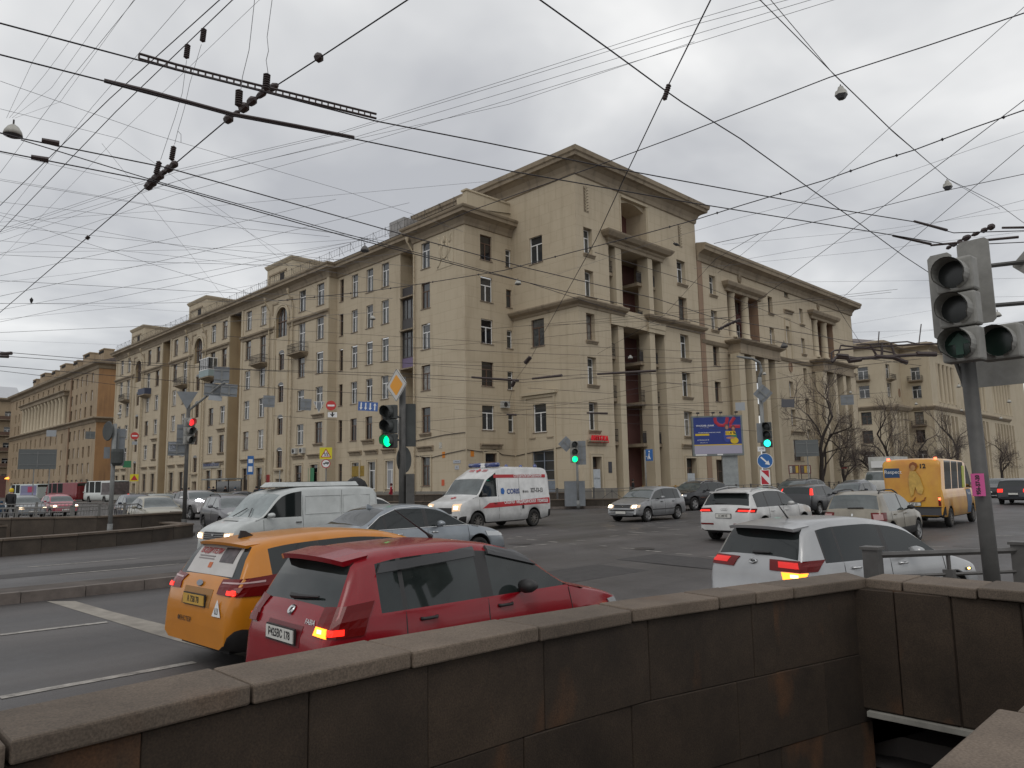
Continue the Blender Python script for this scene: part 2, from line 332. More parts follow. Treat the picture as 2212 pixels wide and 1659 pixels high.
# manhole covers, darker repair patches and tyre-worn bands
for k, (u, v) in enumerate(((640, 1222), (1180, 1262), (1385, 1185), (1120, 1175), (2090, 1180))):
    p = gr(u, v); b = MB(); b.lathe([(0, .008), (.31, .008), (.33, .004), (.37, .006), (.39, .001)], None, 20); structure(b.build('manhole_cover', mat('cast_iron', (.05, .045, .043), .5, metal=.4, bump=.4, bscale=30), None, Matrix.Translation(p)))
pb = MB()
for (u, v, w, h) in ((1250, 1240, 3.2, 1.5), (250, 1225, 5, .9), (1500, 1215, 1.8, 3.5), (700, 1205, 6, .7)):
    p = gr(u, v); n = 6
    for i in range(n): x0, x1 = p.x - w / 2 + w * i / n, p.x - w / 2 + w * (i + 1) / n; pb.quad((x0, p.y - h / 2, zroad(p.y - h / 2) + .003), (x1, p.y - h / 2, zroad(p.y - h / 2) + .003), (x1, p.y + h / 2, zroad(p.y + h / 2) + .003), (x0, p.y + h / 2, zroad(p.y + h / 2) + .003))
structure(pb.build('asphalt_patch', mat('dark_asphalt', (.052, .048, .047), .8, var=.35, vscale=5, bump=.2), fix=False))
# ------------------------------------------------------------------ facade kit
class Fac:
    """a facade plane: 'L' faces -X (u runs along Y), 'R' faces -Y (u runs along X)"""
    def __init__(s, kind, plane, base): s.k = kind; s.p = plane; s.base = base
    def P(s, u, n, z):
        v = Vector((s.p - n, u, z)) if s.k == 'L' else Vector((u, s.p - n, z)); return v - s.base
    def M(s, u, n, z):
        return Matrix.Translation(s.P(u, n, z)) @ Matrix.Rotation(R(-90) if s.k == 'L' else 0, 4, 'Z')
    def box(s, b, u0, u1, n0, n1, z0, z1, mi=0):
        a = s.P(u0, n0, z0); c = s.P(u1, n1, z1)
        b.box(min(a.x, c.x), max(a.x, c.x), min(a.y, c.y), max(a.y, c.y), z0, z1, mi)
    def wall(s, b, u0, u1, z0, z1, holes, depth=.17, mi=0, mr=0):
        us = sorted({u0, u1} | {min(max(h[i], u0), u1) for h in holes for i in (0, 1)}); zs = sorted({z0, z1} | {min(max(h[i], z0), z1) for h in holes for i in (2, 3)})
        for i in range(len(us) - 1):
            for j in range(len(zs) - 1):
                a, c, d, e = us[i], us[i + 1], zs[j], zs[j + 1]
                if c - a < 1e-4 or e - d < 1e-4: continue
                if any(h[0] - 1e-4 <= a and c <= h[1] + 1e-4 and h[2] - 1e-4 <= d and e <= h[3] + 1e-4 for h in holes): continue
                b.quad(s.P(a, 0, d), s.P(c, 0, d), s.P(c, 0, e), s.P(a, 0, e), mi)
        for h in holes:
            dd = h[4] if len(h) > 4 else depth
            a, c, d, e = h[:4]
            for q in (((a, d), (a, e)), ((a, e), (c, e)), ((c, e), (c, d)), ((c, d), (a, d))):
                b.quad(s.P(q[0][0], 0, q[0][1]), s.P(q[1][0], 0, q[1][1]), s.P(q[1][0], -dd, q[1][1]), s.P(q[0][0], -dd, q[0][1]), mr)

WME = {}
def win_mesh(w, h, style):
    key = (round(w, 1), round(h, 1), style)
    if key in WME: return WME[key]
    w, h = key[0], key[1]; b = MB(); t = .065; d0, d1 = .0, .07
    if style == 'attic' or style == 'plain': bars = []
    b.box(-w / 2, -w / 2 + t, d0, d1, 0, h); b.box(w / 2 - t, w / 2, d0, d1, 0, h)
    b.box(-w / 2 + t, w / 2 - t, d0, d1, 0, t); b.box(-w / 2 + t, w / 2 - t, d0, d1, h - t, h)
    th = h * .68
    if style in ('std', 'old', 'left') and w > .7:
        b.box(-w / 2 + t, w / 2 - t, d0 + .004, d1 - .004, th - .04, th + .04)
        x = 0 if style != 'left' else w * .12
        b.box(x - .05, x + .05, d0 + .008, d1 - .008, t, th - .04)
        if style == 'old': b.box(-.03, .03, d0 + .008, d1 - .008, th + .04, h - t); b.box(-w / 2 + t, -.05, d0 + .008, d1 - .02, th * .5 - .015, th * .5 + .015)
    elif style == 'tall':
        b.box(-.04, .04, d0 + .004, d1 - .004, t, h - t); 
        for k in (.33, .66): b.box(-w / 2 + t, w / 2 - t, d0 + .01, d1 - .01, h * k - .025, h * k + .025)
    elif w <= .7: b.box(-w / 2 + t, w / 2 - t, d0 + .004, d1 - .004, th - .035, th + .035)
    fr = b.mesh('window', M_WHITE); g = MB(); g.quad((-w / 2 + .03, .045, .03), (w / 2 - .03, .045, .03), (w / 2 - .03, .045, h - .03), (-w / 2 + .03, .045, h - .03))
    pm_ = g.mesh('pane', M_GL[0]); WME[key] = (fr, pm_); return WME[key]
WC = {}
def window(F, parent, u, z, w, h, style='std', depth=.17, frame=None, glass=None, sill=True, sillw=.12):
    fr, pn = win_mesh(w, h, style)
    fm = frame or (M_WHITE if random.random() < .72 else M_WOOD); gm = glass or random.choices(M_GL, [4, 3, 2, 1])[0]
    k1 = (fr.name, fm.name); k2 = (pn.name, gm.name)
    if k1 not in WC: c = fr.copy(); c.materials[0] = fm; WC[k1] = c
    if k2 not in WC: c = pn.copy(); c.materials[0] = gm; WC[k2] = c
    o = link('window', WC[k1], parent, F.M(u, -depth + .02, z)); link('pane', WC[k2], o)
    if sill:
        b = MB(); b.box(-w / 2 - .08, w / 2 + .08, -depth - .04, -.003, -.07, -.002); 
        k3 = ('sill', round(w, 1), round(depth, 2))
        if k3 not in WC: WC[k3] = b.mesh('sill', M_SILL)
        link('sill', WC[k3], o)
    return o
def bracket_sill(F, parent, u, z, w):
    b = MB(); b.sweep([(-w / 2 - .12, 0), (w / 2 + .12, 0)], [(.0, -.28), (.06, -.26), (.14, -.1), (.2, -.08), (.2, .0), (0, .0)])
    b.build('window_ledge', P_TRIM, parent, F.M(u, 0, z))
def hood(F, parent, u, z, w, m=None):
    b = MB(); b.sweep([(-w / 2, 0), (w / 2, 0)], [(0, -.34), (.1, -.32), (.12, -.12), (.3, -.03), (.32, .06), (0, .12)])
    b.build('window_hood', m or P_TRIM, parent, F.M(u, 0, z))
def surround(F, parent, u, z0, z1, w, t=.22, m=None):
    b = MB(); a, c = -w / 2, w / 2
    b.box(a - t, a, -.06, 0, z0, z1); b.box(c, c + t, -.06, 0, z0, z1); b.box(a - t, c + t, -.06, 0, z1, z1 + t)
    b.box(a - t - .05, a - t, -.1, 0, z0, z1 + t); b.box(c + t, c + t + .05, -.1, 0, z0, z1 + t); b.box(a - t - .05, c + t + .05, -.1, 0, z1 + t, z1 + t + .06)
    b.build('door_surround', m or P_TANL, parent, F.M(u, 0, 0))
RAILM = {}
def balcony(F, parent, u, z, w, d=.95, rail=1.0, solid=None, glazed=False, nm='balcony'):
    k = (round(w, 2), round(d, 2), rail, solid.name if solid else None, glazed)
    if k not in RAILM:
        b = MB(); b.sweep([(-w / 2, 0), (-w / 2, -d), (w / 2, -d), (w / 2, 0)], [(0, -.05), (.05, -.02), (.05, .12), (0, .12)]); b.box(-w / 2, w / 2, -d, .0, -.02, .118)
        b.add([(-w / 2 + .15, 0, -.35), (w / 2 - .15, 0, -.35), (w / 2, -d + .1, -.03), (-w / 2, -d + .1, -.03), (-w / 2, 0, -.03), (w / 2, 0, -.03)], [(0, 1, 2, 3), (0, 3, 4), (1, 5, 2)])
        sl = b.mesh('balcony', P_TRIM)
        r = MB(); pts = [(-w / 2, 0), (-w / 2, -d), (w / 2, -d), (w / 2, 0)]
        if solid:
            r.sweep(pts, [(-.03, .14), (.03, .14), (.03, rail), (-.03, rail)])
        else:
            for (a, c) in zip(pts[:-1], pts[1:]):
                for zz in (.16, rail * .6, rail): r.tube([(a[0], a[1], zz), (c[0], c[1], zz)], .025, 4)
                L_ = math.hypot(c[0] - a[0], c[1] - a[1]); nn = max(2, int(L_ / .13))
                for i in range(nn + 1): x, y = a[0] + (c[0] - a[0]) * i / nn, a[1] + (c[1] - a[1]) * i / nn; r.tube([(x, y, .14), (x, y, rail)], .012, 3, cap=False)
        RAILM[k] = (sl, r.mesh('railing', solid or M_IRON))
    sl, rm = RAILM[k]; o = link(nm, sl, parent, F.M(u, 0, z)); link('railing', rm, o)
    if glazed:
        b = MB(); pts = [(-w / 2, 0), (-w / 2, -d), (w / 2, -d), (w / 2, 0)]
        g = MB()
        for (a, c) in zip(pts[:-1], pts[1:]):
            L_ = math.hypot(c[0] - a[0], c[1] - a[1]); nn = max(1, round(L_ / .6))
            g.quad((a[0], a[1], rail), (c[0], c[1], rail), (c[0], c[1], 2.45), (a[0], a[1], 2.45))
            for i in range(nn + 1): x, y = a[0] + (c[0] - a[0]) * i / nn, a[1] + (c[1] - a[1]) * i / nn; b.box(x - .04, x + .04, y - .04, y + .04, rail, 2.5)
        b.sweep(pts, [(-.05, 2.45), (.05, 2.45), (.05, 2.55), (-.05, 2.55)]); b.sweep(pts, [(-.05, rail - .03), (.05, rail - .03), (.05, rail + .05), (-.05, rail + .05)])
        b.build('glazing_frame', M_WHITE, o); g.build('pane', M_GL[1], o)
    return o
def pipe(parent, base, x, y, z0, z1, off, m=None, elbow=(0, 0)):
    b = MB(); p = Vector((x, y, 0)) - base; ex = Vector((elbow[0], elbow[1], 0))
    b.tube([p + ex + Vector((0, 0, z1 + .9)), p + ex + Vector((0, 0, z1 + .7)), p + Vector((0, 0, z1 - .35)), p + Vector((0, 0, z0))], .085, 8)
    b.lathe([(.09, z1 + .7), (.17, z1 + 1.0), (.17, z1 + 1.15)], Matrix.Translation(p + ex), 8)
    for k in range(int((z1 - z0) / 2)): b.lathe([(.1, z0 + 2 * k + 1), (.1, z0 + 2 * k + 1.08)], Matrix.Translation(p), 8)
    b.build('downpipe', m or M_PIPE, parent)
EAVE = [(0, -1.25), (.1, -1.2), (.14, -.95), (.3, -.6), (.62, -.42), (.78, -.38), (.8, -.12), (.9, -.05), (.95, .08), (.95, .14), (0, .32)]
BELT = [(0, -.5), (.1, -.46), (.12, -.2), (.3, -.08), (.34, .1), (0, .2)]
ZS = [20.68, 17.05, 13.42, 9.80, 6.12]; ZH = [2.35, 2.3, 2.25, 2.2, 2.2]; GZ0, GZ1 = 1.35, 3.95

# ================================================================== corner house
B0 = Vector((39.27, 37.8, 0)); XW, XT, YT, YB, XB = 39.27, 44.8, 37.8, 45.33, 40.15
house = empty('apartment_building', B0, label='large tan corner apartment building with tall corner block, loggias and a long left wing', cat='building')
FWg = Fac('L', XW, B0); FBg = Fac('L', XB, B0); FT = Fac('L', XT, B0); FR = Fac('R', YB, B0); FY = Fac('R', YT, B0)
TOP = 23.5
def gl(): return random.choices(M_GL, [5, 3, 1.3, 1])[0]
# --- the projecting block beside the corner block
b = MB(); holes = [(49.98, 51.22, z, z + h) for z, h in zip(ZS, ZH)] + [(50.0, 51.2, 1.6, 4.05)]
FWg.wall(b, YB, 52.35, .1, TOP, holes); b.build('wall', P_TAN, house)
for z, h in zip(ZS, ZH): window(FWg, house, 50.6, z, 1.24, h)
bracket_sill(FWg, house, 50.6, ZS[4] - .05, 1.3)
window(FWg, house, 50.6, 1.6, 1.2, 2.45, frame=M_WOOD, glass=M_GL[1]); hood(FWg, house, 50.6, 4.9, 2.1); surround(FWg, house, 50.6, 1.2, 4.05, 1.2, .15)
b = MB(); holes = [(41.05, 42.4, z, z + h - .15) for z, h in zip(ZS, ZH)] + [(44.05, 44.72, z - .1, z + 1.5) for z in ZS] + [(41.3, 42.6, 1.9, 4.2)]
FR.wall(b, XW, XT, .1, TOP, holes); b.build('wall', P_TAN, house)
for i, (z, h) in enumerate(zip(ZS, ZH)):
    window(FR, house, 41.72, z, 1.35, h - .15, frame=M_WOOD if i in (0, 3) else M_WHITE, glass=M_GL[3] if i in (0, 3) else gl()); window(FR, house, 44.38, z - .1, .66, 1.6, glass=M_GL[0])
window(FR, house, 41.95, 1.9, 1.3, 2.3, frame=M_WOOD, glass=M_GL[3]); hood(FR, house, 41.95, 4.9, 2.4); surround(FR, house, 41.95, 1.2, 4.2, 1.3, .18)
# relief high on the block: ribbons round a shield
b = MB(); q = lambda pts, rr: b.tube([FWg.P(u, .03, z) for u, z in pts], rr, 6)
for s in (-1, 1):
    q([(47.9 + s * .95, 23.0), (47.9 + s * .7, 22.75), (47.9 + s * .85, 22.4), (47.9 + s * .55, 22.2)], .09); q([(47.9 + s * .6, 22.3), (47.9 + s * .7, 21.6), (47.9 + s * .45, 20.9), (47.9 + s * .75, 20.5), (47.9 + s * .95, 20.3)], .08)
    q([(47.9 + s * .35, 22.6), (47.9 + s * .42, 21.7), (47.9 + s * .2, 21.0)], .07)
q([(47.9 + .42 * math.sin(t * .524), 21.6 + .62 * math.cos(t * .524)) for t in range(13)], .08); q([(47.9, 22.9), (47.9, 22.3)], .12)
b.build('relief', P_TANL, house, smooth=True)
b = MB(); FWg.box(b, 46.75, 49.05, 0, .035, 20.15, 23.25); b.build('relief_ground', P_TANL, house)
# --- recessed section with four window columns and a glazed loggia
colsB = [(65.83, .72), (63.38, 1.15), (60.68, 1.18), (58.03, 1.22)]
b = MB(); holes = [(c - w / 2, c + w / 2, z, z + h) for c, w in colsB for z, h in zip(ZS, ZH)] + [(53.55, 55.55, 5.4, 23.3, 1.6)] + [(c - 1.25 / 2, c + 1.25 / 2, GZ0, GZ1) for c in (62.9, 60.1, 57.2)] + [(65.4, 66.1, 1.5, 3.9)]
FBg.wall(b, 52.35, 66.74, .1, TOP, holes)
b.quad(FBg.P(53.5, -1.6, 5.4), FBg.P(55.6, -1.6, 5.4), FBg.P(55.6, -1.6, 23.3), FBg.P(53.5, -1.6, 23.3)); b.build('wall', P_TAN, house)
for c, w in colsB:
    for i, (z, h) in enumerate(zip(ZS, ZH)): window(FBg, house, c, z, w, h, frame=M_WOOD if w < 1 or i == 4 else M_WHITE, glass=M_GL[3] if (w < 1 or i == 4) else None)
for c in (62.9, 60.1, 57.2): window(FBg, house, c, GZ0, 1.25, 2.6, 'left', frame=M_WHITE, glass=M_GL[0] if c != 57.2 else mat('shutter_grey', (.3, .31, .33), .5)); hood(FBg, house, c, 5.0, 2.1); surround(FBg, house, c, 1.0, GZ1, 1.25, .18)
window(FBg, house, 65.75, 1.5, .7, 2.4, frame=M_WOOD)
hood(FBg, house, 60.7, 6.0, 1.9)
for zz, hh, mm in ((16.9, 3.0, 0), (13.3, 2.9, 1), (20.0, 1.1, 2)):
    if mm < 2:
        b = MB(); bw = 1.9
        for x in (-bw / 2, -.32, .32, bw / 2): b.box(x - .05, x + .05, 0, .08, 0, hh - .1)
        for zf in (0, .62 * hh, hh - .15): b.box(-bw / 2, bw / 2, .005, .075, zf, zf + .1)
        o = b.build('loggia_glazing', mat('glazing_dark', (.05, .04, .04), .5), house, FBg.M(54.55, -.25, zz)); g = MB(); g.quad((-bw / 2, .05, .05), (bw / 2, .05, .05), (bw / 2, .05, hh - .1), (-bw / 2, .05, hh - .1)); g.build('pane', M_GL[1], o)
    b = MB(); b.box(-.95, .95, -.02, .1, -.95, -.02); b.build('loggia_parapet', [mat('loggia_panel', (.06, .055, .055), .6), mat('loggia_violet', (.16, .12, .21), .6), M_IRON][mm], house, FBg.M(54.55, -.22, zz))
    b = MB(); b.box(-1.0, 1.0, -.25, 1.4, -.12, .0); b.build('loggia_slab', P_TRIM, house, FBg.M(54.55, -.12, zz - .97))
b = MB(); b.box(-.95, .95, .0, .1, 0, 2.0); b.build('loggia_screen', mat('loggia_panel', (.06, .055, .055), .6), house, FBg.M(54.55, -.3, 6.4))
def side(x0, x1, y, z0, z1, m):   # short return wall facing -Y
    b = MB(); F_ = Fac('R', y, B0); F_.wall(b, x0, x1, z0, z1, []); b.build('wall', m, house)
side(XW, XB, 66.74, .1, TOP, P_TAN)
# --- three risalits with arches, and the recessed strips between them
def risalit(y0, y1, cols, arch, balc, ground, last=False):
    holes = []; w = 1.48
    for ci, c in enumerate(cols):
        for i, (z, h) in enumerate(zip(ZS, ZH)):
            dz = -1.0 if (i == 1 and ci in balc) else 0
            holes.append((c - w / 2, c + w / 2, z + dz, z + h))
    for c in ground: holes.append((c - .75, c + .75, GZ0, GZ1))
    r = 1.36; zc = 20.62; holes.append((arch - r, arch + r, 18.55, zc + r, 0))
    stz = [14.75, 11.1, 7.45, 3.8]
    for z in stz: holes.append((arch - .66, arch + .66, z, z + 1.95, .2))
    slits = [(s * 1.45 + arch - .16, s * 1.45 + arch + .16, z + .05, z + 1.85, .12) for z in stz for s in (-1, 1)]
    holes += slits; holes.append((arch - .75, arch + .75, .15, 2.6, .5))
    b = MB(); FWg.wall(b, y0, y1, .1, TOP, holes)
    # fill the rectangular heads down to round arches
    def head(c, r, z, dd, grow=0):
        n = 12
        b2 = [(c + r * math.cos(math.pi * i / n), z + r * math.sin(math.pi * i / n)) for i in range(n + 1)]
        return b2
    b.build('wall', P_TAN, house)
    b = MB()
    for s in slits: b.quad(FWg.P(s[0], -.12, s[2]), FWg.P(s[1], -.12, s[2]), FWg.P(s[1], -.12, s[3]), FWg.P(s[0], -.12, s[3]))
    b.build('blind_slit', P_BRN, house)
    # big arch: a lunette cut of its own, glass behind, moulded archivolt in front
    b = MB(); n = 14; arc = [(arch + r * math.cos(math.pi * i / n), zc + r * math.sin(math.pi * i / n)) for i in range(n + 1)]
    for (ro, no, ri, ni) in ((r + .42, .1, r + .28, .14), (r + .28, .14, r + .14, .06), (r + .14, .06, r, .09)):
        A = [(arch + ro * math.cos(math.pi * i / n), zc + ro * math.sin(math.pi * i / n)) for i in range(n + 1)]; C_ = [(arch + ri * math.cos(math.pi * i / n), zc + ri * math.sin(math.pi * i / n)) for i in range(n + 1)]
        for i in range(n): b.quad(FWg.P(A[i][0], no, A[i][1]), FWg.P(A[i + 1][0], no, A[i + 1][1]), FWg.P(C_[i + 1][0], ni, C_[i + 1][1]), FWg.P(C_[i][0], ni, C_[i][1]))
    for s in (-1, 1):
        for (u0, u1, no) in ((r, r + .14, .09), (r + .14, r + .28, .06), (r + .28, r + .42, .14)): FWg.box(b, arch + s * u0, arch + s * u1, 0, no, .3, zc)
    b.build('arch_moulding', P_TRIM if False else P_TANL, house)
    b = MB()
    for sg in (0, 1):
        half = arc[:n // 2 + 1] if sg == 0 else arc[n // 2:][::-1]; cx_ = arch + (r if sg == 0 else -r)
        for q0, q1 in zip(half[:-1], half[1:]): b.add([FWg.P(cx_, 0, zc + r), FWg.P(q0[0], 0, q0[1]), FWg.P(q1[0], 0, q1[1])], [(0, 1, 2)])
    for q0, q1 in zip(arc[:-1], arc[1:]): b.quad(FWg.P(q0[0], 0, q0[1]), FWg.P(q1[0], 0, q1[1]), FWg.P(q1[0], -.32, q1[1]), FWg.P(q0[0], -.32, q0[1]))
    for sg in (-1, 1): b.quad(FWg.P(arch + sg * r, 0, 18.55), FWg.P(arch + sg * r, 0, zc), FWg.P(arch + sg * r, -.32, zc), FWg.P(arch + sg * r, -.32, 18.55))
    b.quad(FWg.P(arch - r, 0, 18.55), FWg.P(arch + r, 0, 18.55), FWg.P(arch + r, -.32, 18.55), FWg.P(arch - r, -.32, 18.55)); b.build('arch_reveal', P_STRIP, house)
    g = MB(); g.quad(FWg.P(arch - r, -.28, 18.55), FWg.P(arch + r, -.28, 18.55), FWg.P(arch + r, -.28, zc + r), FWg.P(arch - r, -.28, zc + r)); o = g.build('arched_window', M_GL[1], house)
    b = MB()
    for k in (-.55, 0, .55): FWg.box(b, arch + k * r - .045, arch + k * r + .045, -.27, -.2, 18.6, zc + r * math.sqrt(1 - k * k) - .02)
    FWg.box(b, arch - r, arch + r, -.268, -.19, zc - .3, zc - .18); b.build('glazing_bars', M_WOOD, o)
    for z in stz:
        window(FWg, house, arch, z, 1.3, 1.95, 'tall', depth=.19, frame=M_WOOD, glass=M_GL[random.choice((0, 3))], sill=False)
        b = MB(); rr = .62; arcs = [(arch + rr * math.cos(math.pi * i / 8), z + 1.95 + .32 * math.sin(math.pi * i / 8)) for i in range(9)]
        b.add([FWg.P(u, .005, zz) for u, zz in arcs], [tuple(range(9))]); b.build('window_head', M_GL[3], house)
    FWg.box(bs := MB(), arch - 1.0, arch + 1.0, 0, .3, 3.45, 3.62); bs.build('stair_ledge', P_TRIM, house)
    b = MB(); FWg.box(b, arch - .7, arch + .7, -.48, -.42, .15, 2.6); b.build('door', M_WOOD, house)
    # garland strip and belt
    for s in (-1, 1):
        b = MB(); FWg.box(b, arch + s * 1.0, arch + s * 2.4, 0, .07, 22.55, 22.75); FWg.box(b, arch + s * 2.15, arch + s * 2.4, 0, .07, 21.4, 22.55); b.build('garland', P_TRIM, house)
        ya, yb = (arch + 1.6, y1) if s > 0 else (y0, arch - 1.6)
        b = MB(); b.sweep([(XW - B0.x, yb - B0.y), (XW - B0.x, ya - B0.y)], BELT); b.build('belt_course', P_TRIM, house, Matrix.Translation((0, 0, 19.85)))
    for ci, c in enumerate(cols):
        for i, (z, h) in enumerate(zip(ZS, ZH)):
            if i == 1 and ci in balc:
                window(FWg, house, c, z - 1.0, w, h + 1.0, 'old', sill=False); bt = balc[ci]
                if bt == 'glazed': balcony(FWg, house, c, z - 1.15, 3.0, 1.1, 1.0, mat('balcony_panel_blue', (.27, .34, .35), .6), True)
                else: balcony(FWg, house, c, z - 1.15, 2.9, .95, 1.05, bt if bt is not True else None)
            elif i == 4 and ci == 0: window(FWg, house, c, z, w, h, 'old', frame=M_WOOD); hood(FWg, house, c, z + h + .75, 2.2); bracket_sill(FWg, house, c, z - .02, 1.6)
            else: window(FWg, house, c, z, w, h)
    for c in ground:
        window(FWg, house, c, GZ0, 1.5, 2.6, 'left', frame=M_WOOD, glass=M_GL[random.choice((0, 3))]); hood(FWg, house, c, 4.95, 2.4); surround(FWg, house, c, .9, GZ1, 1.5, .18)
    for y in (y0 + .25, y1 - .25):
        b = MB(); FWg.box(b, y - .22, y + .22, 0, .1, .1, TOP); b.build('pilaster', P_TANL, house)
    for s in (-1, 1): pipe(house, B0, XW - .2, arch + s * 2.75, .3, 22.3, 0, elbow=(-.6, 0))
risalit(66.74, 87.4, [68.6, 72.45, 81.65, 85.5], 77.0, {1: True, 2: True}, [69.3, 72.6, 81.7, 85.3])
risalit(90.7, 111.0, [92.4, 95.9, 105.3, 109.0], 100.6, {1: 'glazed', 2: True}, [92.5, 96.0, 105.2, 108.8])
risalit(114.0, 135.6, [116.1, 119.9, 129.3, 132.8], 124.4, {1: mat('balcony_panel_navy', (.05, .06, .1), .6), 2: True}, [116.2, 119.8, 129.3, 132.8])
for (ya, yb, yw) in ((87.4, 90.7, 88.35), (111.0, 114.0, 111.9)):
    F_ = Fac('L', XW + 1.35, B0); b = MB(); F_.wall(b, ya, yb, .1, TOP, [(yw - .4, yw + .4, z, z + h) for z, h in zip(ZS, ZH)] + [(yw - .4, yw + .4, 1.3, 3.8)]); b.build('wall', P_STRIP, house)
    for z, h in list(zip(ZS, ZH)) + [(1.3, 2.5)]: window(F_, house, yw, z, .8, h, frame=M_WOOD, glass=M_GL[3])
    side(XW, XW + 1.35, yb, .1, TOP, P_STRIP)
b = MB(); b.box(XW - B0.x, 14, 135.6 - B0.y - .01, 135.6 - B0.y, .1, TOP); b.build('wall', P_TAN, house)
# plinth, roof, eaves of the left wing
b = MB(); b.sweep([(XW - B0.x, 135.6 - B0.y), (XW - B0.x, 114 - B0.y)], [(0, .1), (.07, .1), (.07, 1.1), (0, 1.15)])
for ya, yb in ((111, 90.7), (87.4, 66.74), (52.35, 45.33)): b.sweep([(XW - B0.x, ya - B0.y), (XW - B0.x, yb - B0.y)], [(0, .1), (.07, .1), (.07, 1.1), (0, 1.15)])
b.sweep([(XW - B0.x, YB - B0.y), (XT - B0.x, YB - B0.y), (XT - B0.x, 0), (49 - B0.x, 0)], [(0, .1), (.08, .1), (.08, 1.1), (0, 1.15)]); b.sweep([(57 - B0.x, 0), (101.5 - B0.x, 0)], [(0, .1), (.08, .1), (.08, 1.1), (0, 1.15)])
b.sweep([(XB - B0.x, 66.7 - B0.y), (XB - B0.x, 52.4 - B0.y)], [(0, .1), (.07, .1), (.07, 1.1), (0, 1.15)])
b.build('plinth', P_GREY, house)
ep = [(12, 135.7), (XW, 135.7), (XW, 66.74), (XB, 66.74), (XB, 52.35), (XW, 52.35), (XW, YB), (XT, YB)]
ep = [(51, 135.7)] + ep[1:]
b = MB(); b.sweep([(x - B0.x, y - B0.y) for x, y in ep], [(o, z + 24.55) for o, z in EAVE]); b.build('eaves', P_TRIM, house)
b = MB(); b.add([(XW - B0.x, YB - B0.y, 24.8), (XW - B0.x, 135.7 - B0.y, 24.8), (46 - B0.x, 135.7 - B0.y, 25.8), (46 - B0.x, YB - B0.y, 25.8), (52 - B0.x, 135.7 - B0.y, 24.8), (52 - B0.x, YB - B0.y, 24.8)], [(0, 1, 2, 3), (3, 2, 4, 5)]); b.build('roof', M_ROOF, house)
b = MB(); 
for k in range(178):
    y = YB + .6 + k * .5 - B0.y
    if k % 4 == 0: b.tube([(-.6, y, 24.75), (-.6, y, 25.75)], .022, 4); b.tube([(-.6, y, 25.7), (-.05, y, 24.9)], .015, 3, cap=False)
    else: b.tube([(-.6, y, 24.95), (-.6, y, 25.6)], .011, 3, cap=False)
for zz in (24.97, 25.62): b.tube([(-.6, YB + .5 - B0.y, zz), (-.6, 134 - B0.y, zz)], .016, 4)
b.build('roof_railing', M_IRON, house)
b = MB(); b.box(39.7 - B0.x, XT - B0.x, 45.45 - B0.y, 46.0 - B0.y, 24.6, 26.45); b.box(39.6 - B0.x, XT - B0.x, 45.38 - B0.y, 46.1 - B0.y, 26.45, 26.6); b.box(.45, .75, 8.2, 9.0, 24.7, 26.1); b.box(.45, .7, 9.0, 9.8, 24.7, 25.4); b.build('attic_parapet', P_TANL, house)
for (ya, yb) in ((76.8, 83), (101, 107.3), (126, 132)):
    b = MB(); b.box(1.0, 11, ya - B0.y, yb - B0.y, 24.6, 27.8); b.build('penthouse', P_TANL, house)
    b = MB(); b.sweep([(11, yb - B0.y), (1.0, yb - B0.y), (1.0, ya - B0.y), (11, ya - B0.y)], [(0, 27.7), (.08, 27.75), (.24, 28.02), (.28, 28.18), (0, 28.25)]); b.box(1.0, 11, ya - B0.y, yb - B0.y, 28.1, 28.24); b.build('penthouse_eaves', P_TANL, house)
    F_ = Fac('L', 40.27, B0); b = MB(); F_.box(b, ya + 1.3, yb - .6, .005, .1, 26.8, 27.0); F_.box(b, yb - .8, yb - .6, .005, .06, 24.8, 26.8); F_.box(b, ya + 1.9, ya + 2.9, .004, .03, 25.3, 26.7, 1); b.build('penthouse_window', [P_TRIM, M_DARK], house)
b = MB(); b.box(1.6, 4.2, 56.0 - B0.y, 58.4 - B0.y, 25.2, 27.3); b.build('roof_ventilator', mat('vent_tin', (.3, .29, .28), .6, var=.3), house)
# --- corner block
b = MB(); holes = [(41.6, 43.1, z - .3, z + 2.05) for z in (ZS[0], ZS[2], ZS[4] + .05)] + [(40.85, 43.3, 1.9, 4.3, .35)]
FT.wall(b, YT, YB, .1, 27.9, holes); FT.wall(b, YB, 57.5, 24, 27.9, []); b.build('wall', P_TAN, house)
for z in (ZS[0], ZS[2], ZS[4] + .05): window(FT, house, 42.35, z - .3, 1.5, 2.35, frame=M_WOOD if z == ZS[2] else M_WHITE, glass=M_GL[1] if z == ZS[2] else M_GL[0])
b = MB(); FT.box(b, 40.5, 44.1, .0, .12, 8.75, 8.95); FT.box(b, 40.3, 44.3, .0, .3, 9.0, 9.25); FT.box(b, 40.55, 40.75, 0, .1, 1.2, 8.75); FT.box(b, 43.85, 44.05, 0, .1, 1.2, 8.75); b.build('window_frame', P_TANL, house)
o = window(FT, house, 42.07, 1.9, 2.45, 2.4, 'tall', frame=mat('frame_bluegrey', (.22, .25, .3), .5), glass=M_GL[0], sill=False)
b = MB(); FT.box(b, 40.7, 43.5, .02, .12, .5, 1.85); b.build('shop_panel', mat('panel_bluegrey', (.2, .23, .27), .6, var=.2), house)
for u in (41.2, 43.2): FT.box(b := MB(), u - .35, u + .35, 0, .08, 5.35, 5.45); b.build('wall_moulding', P_TRIM, house)
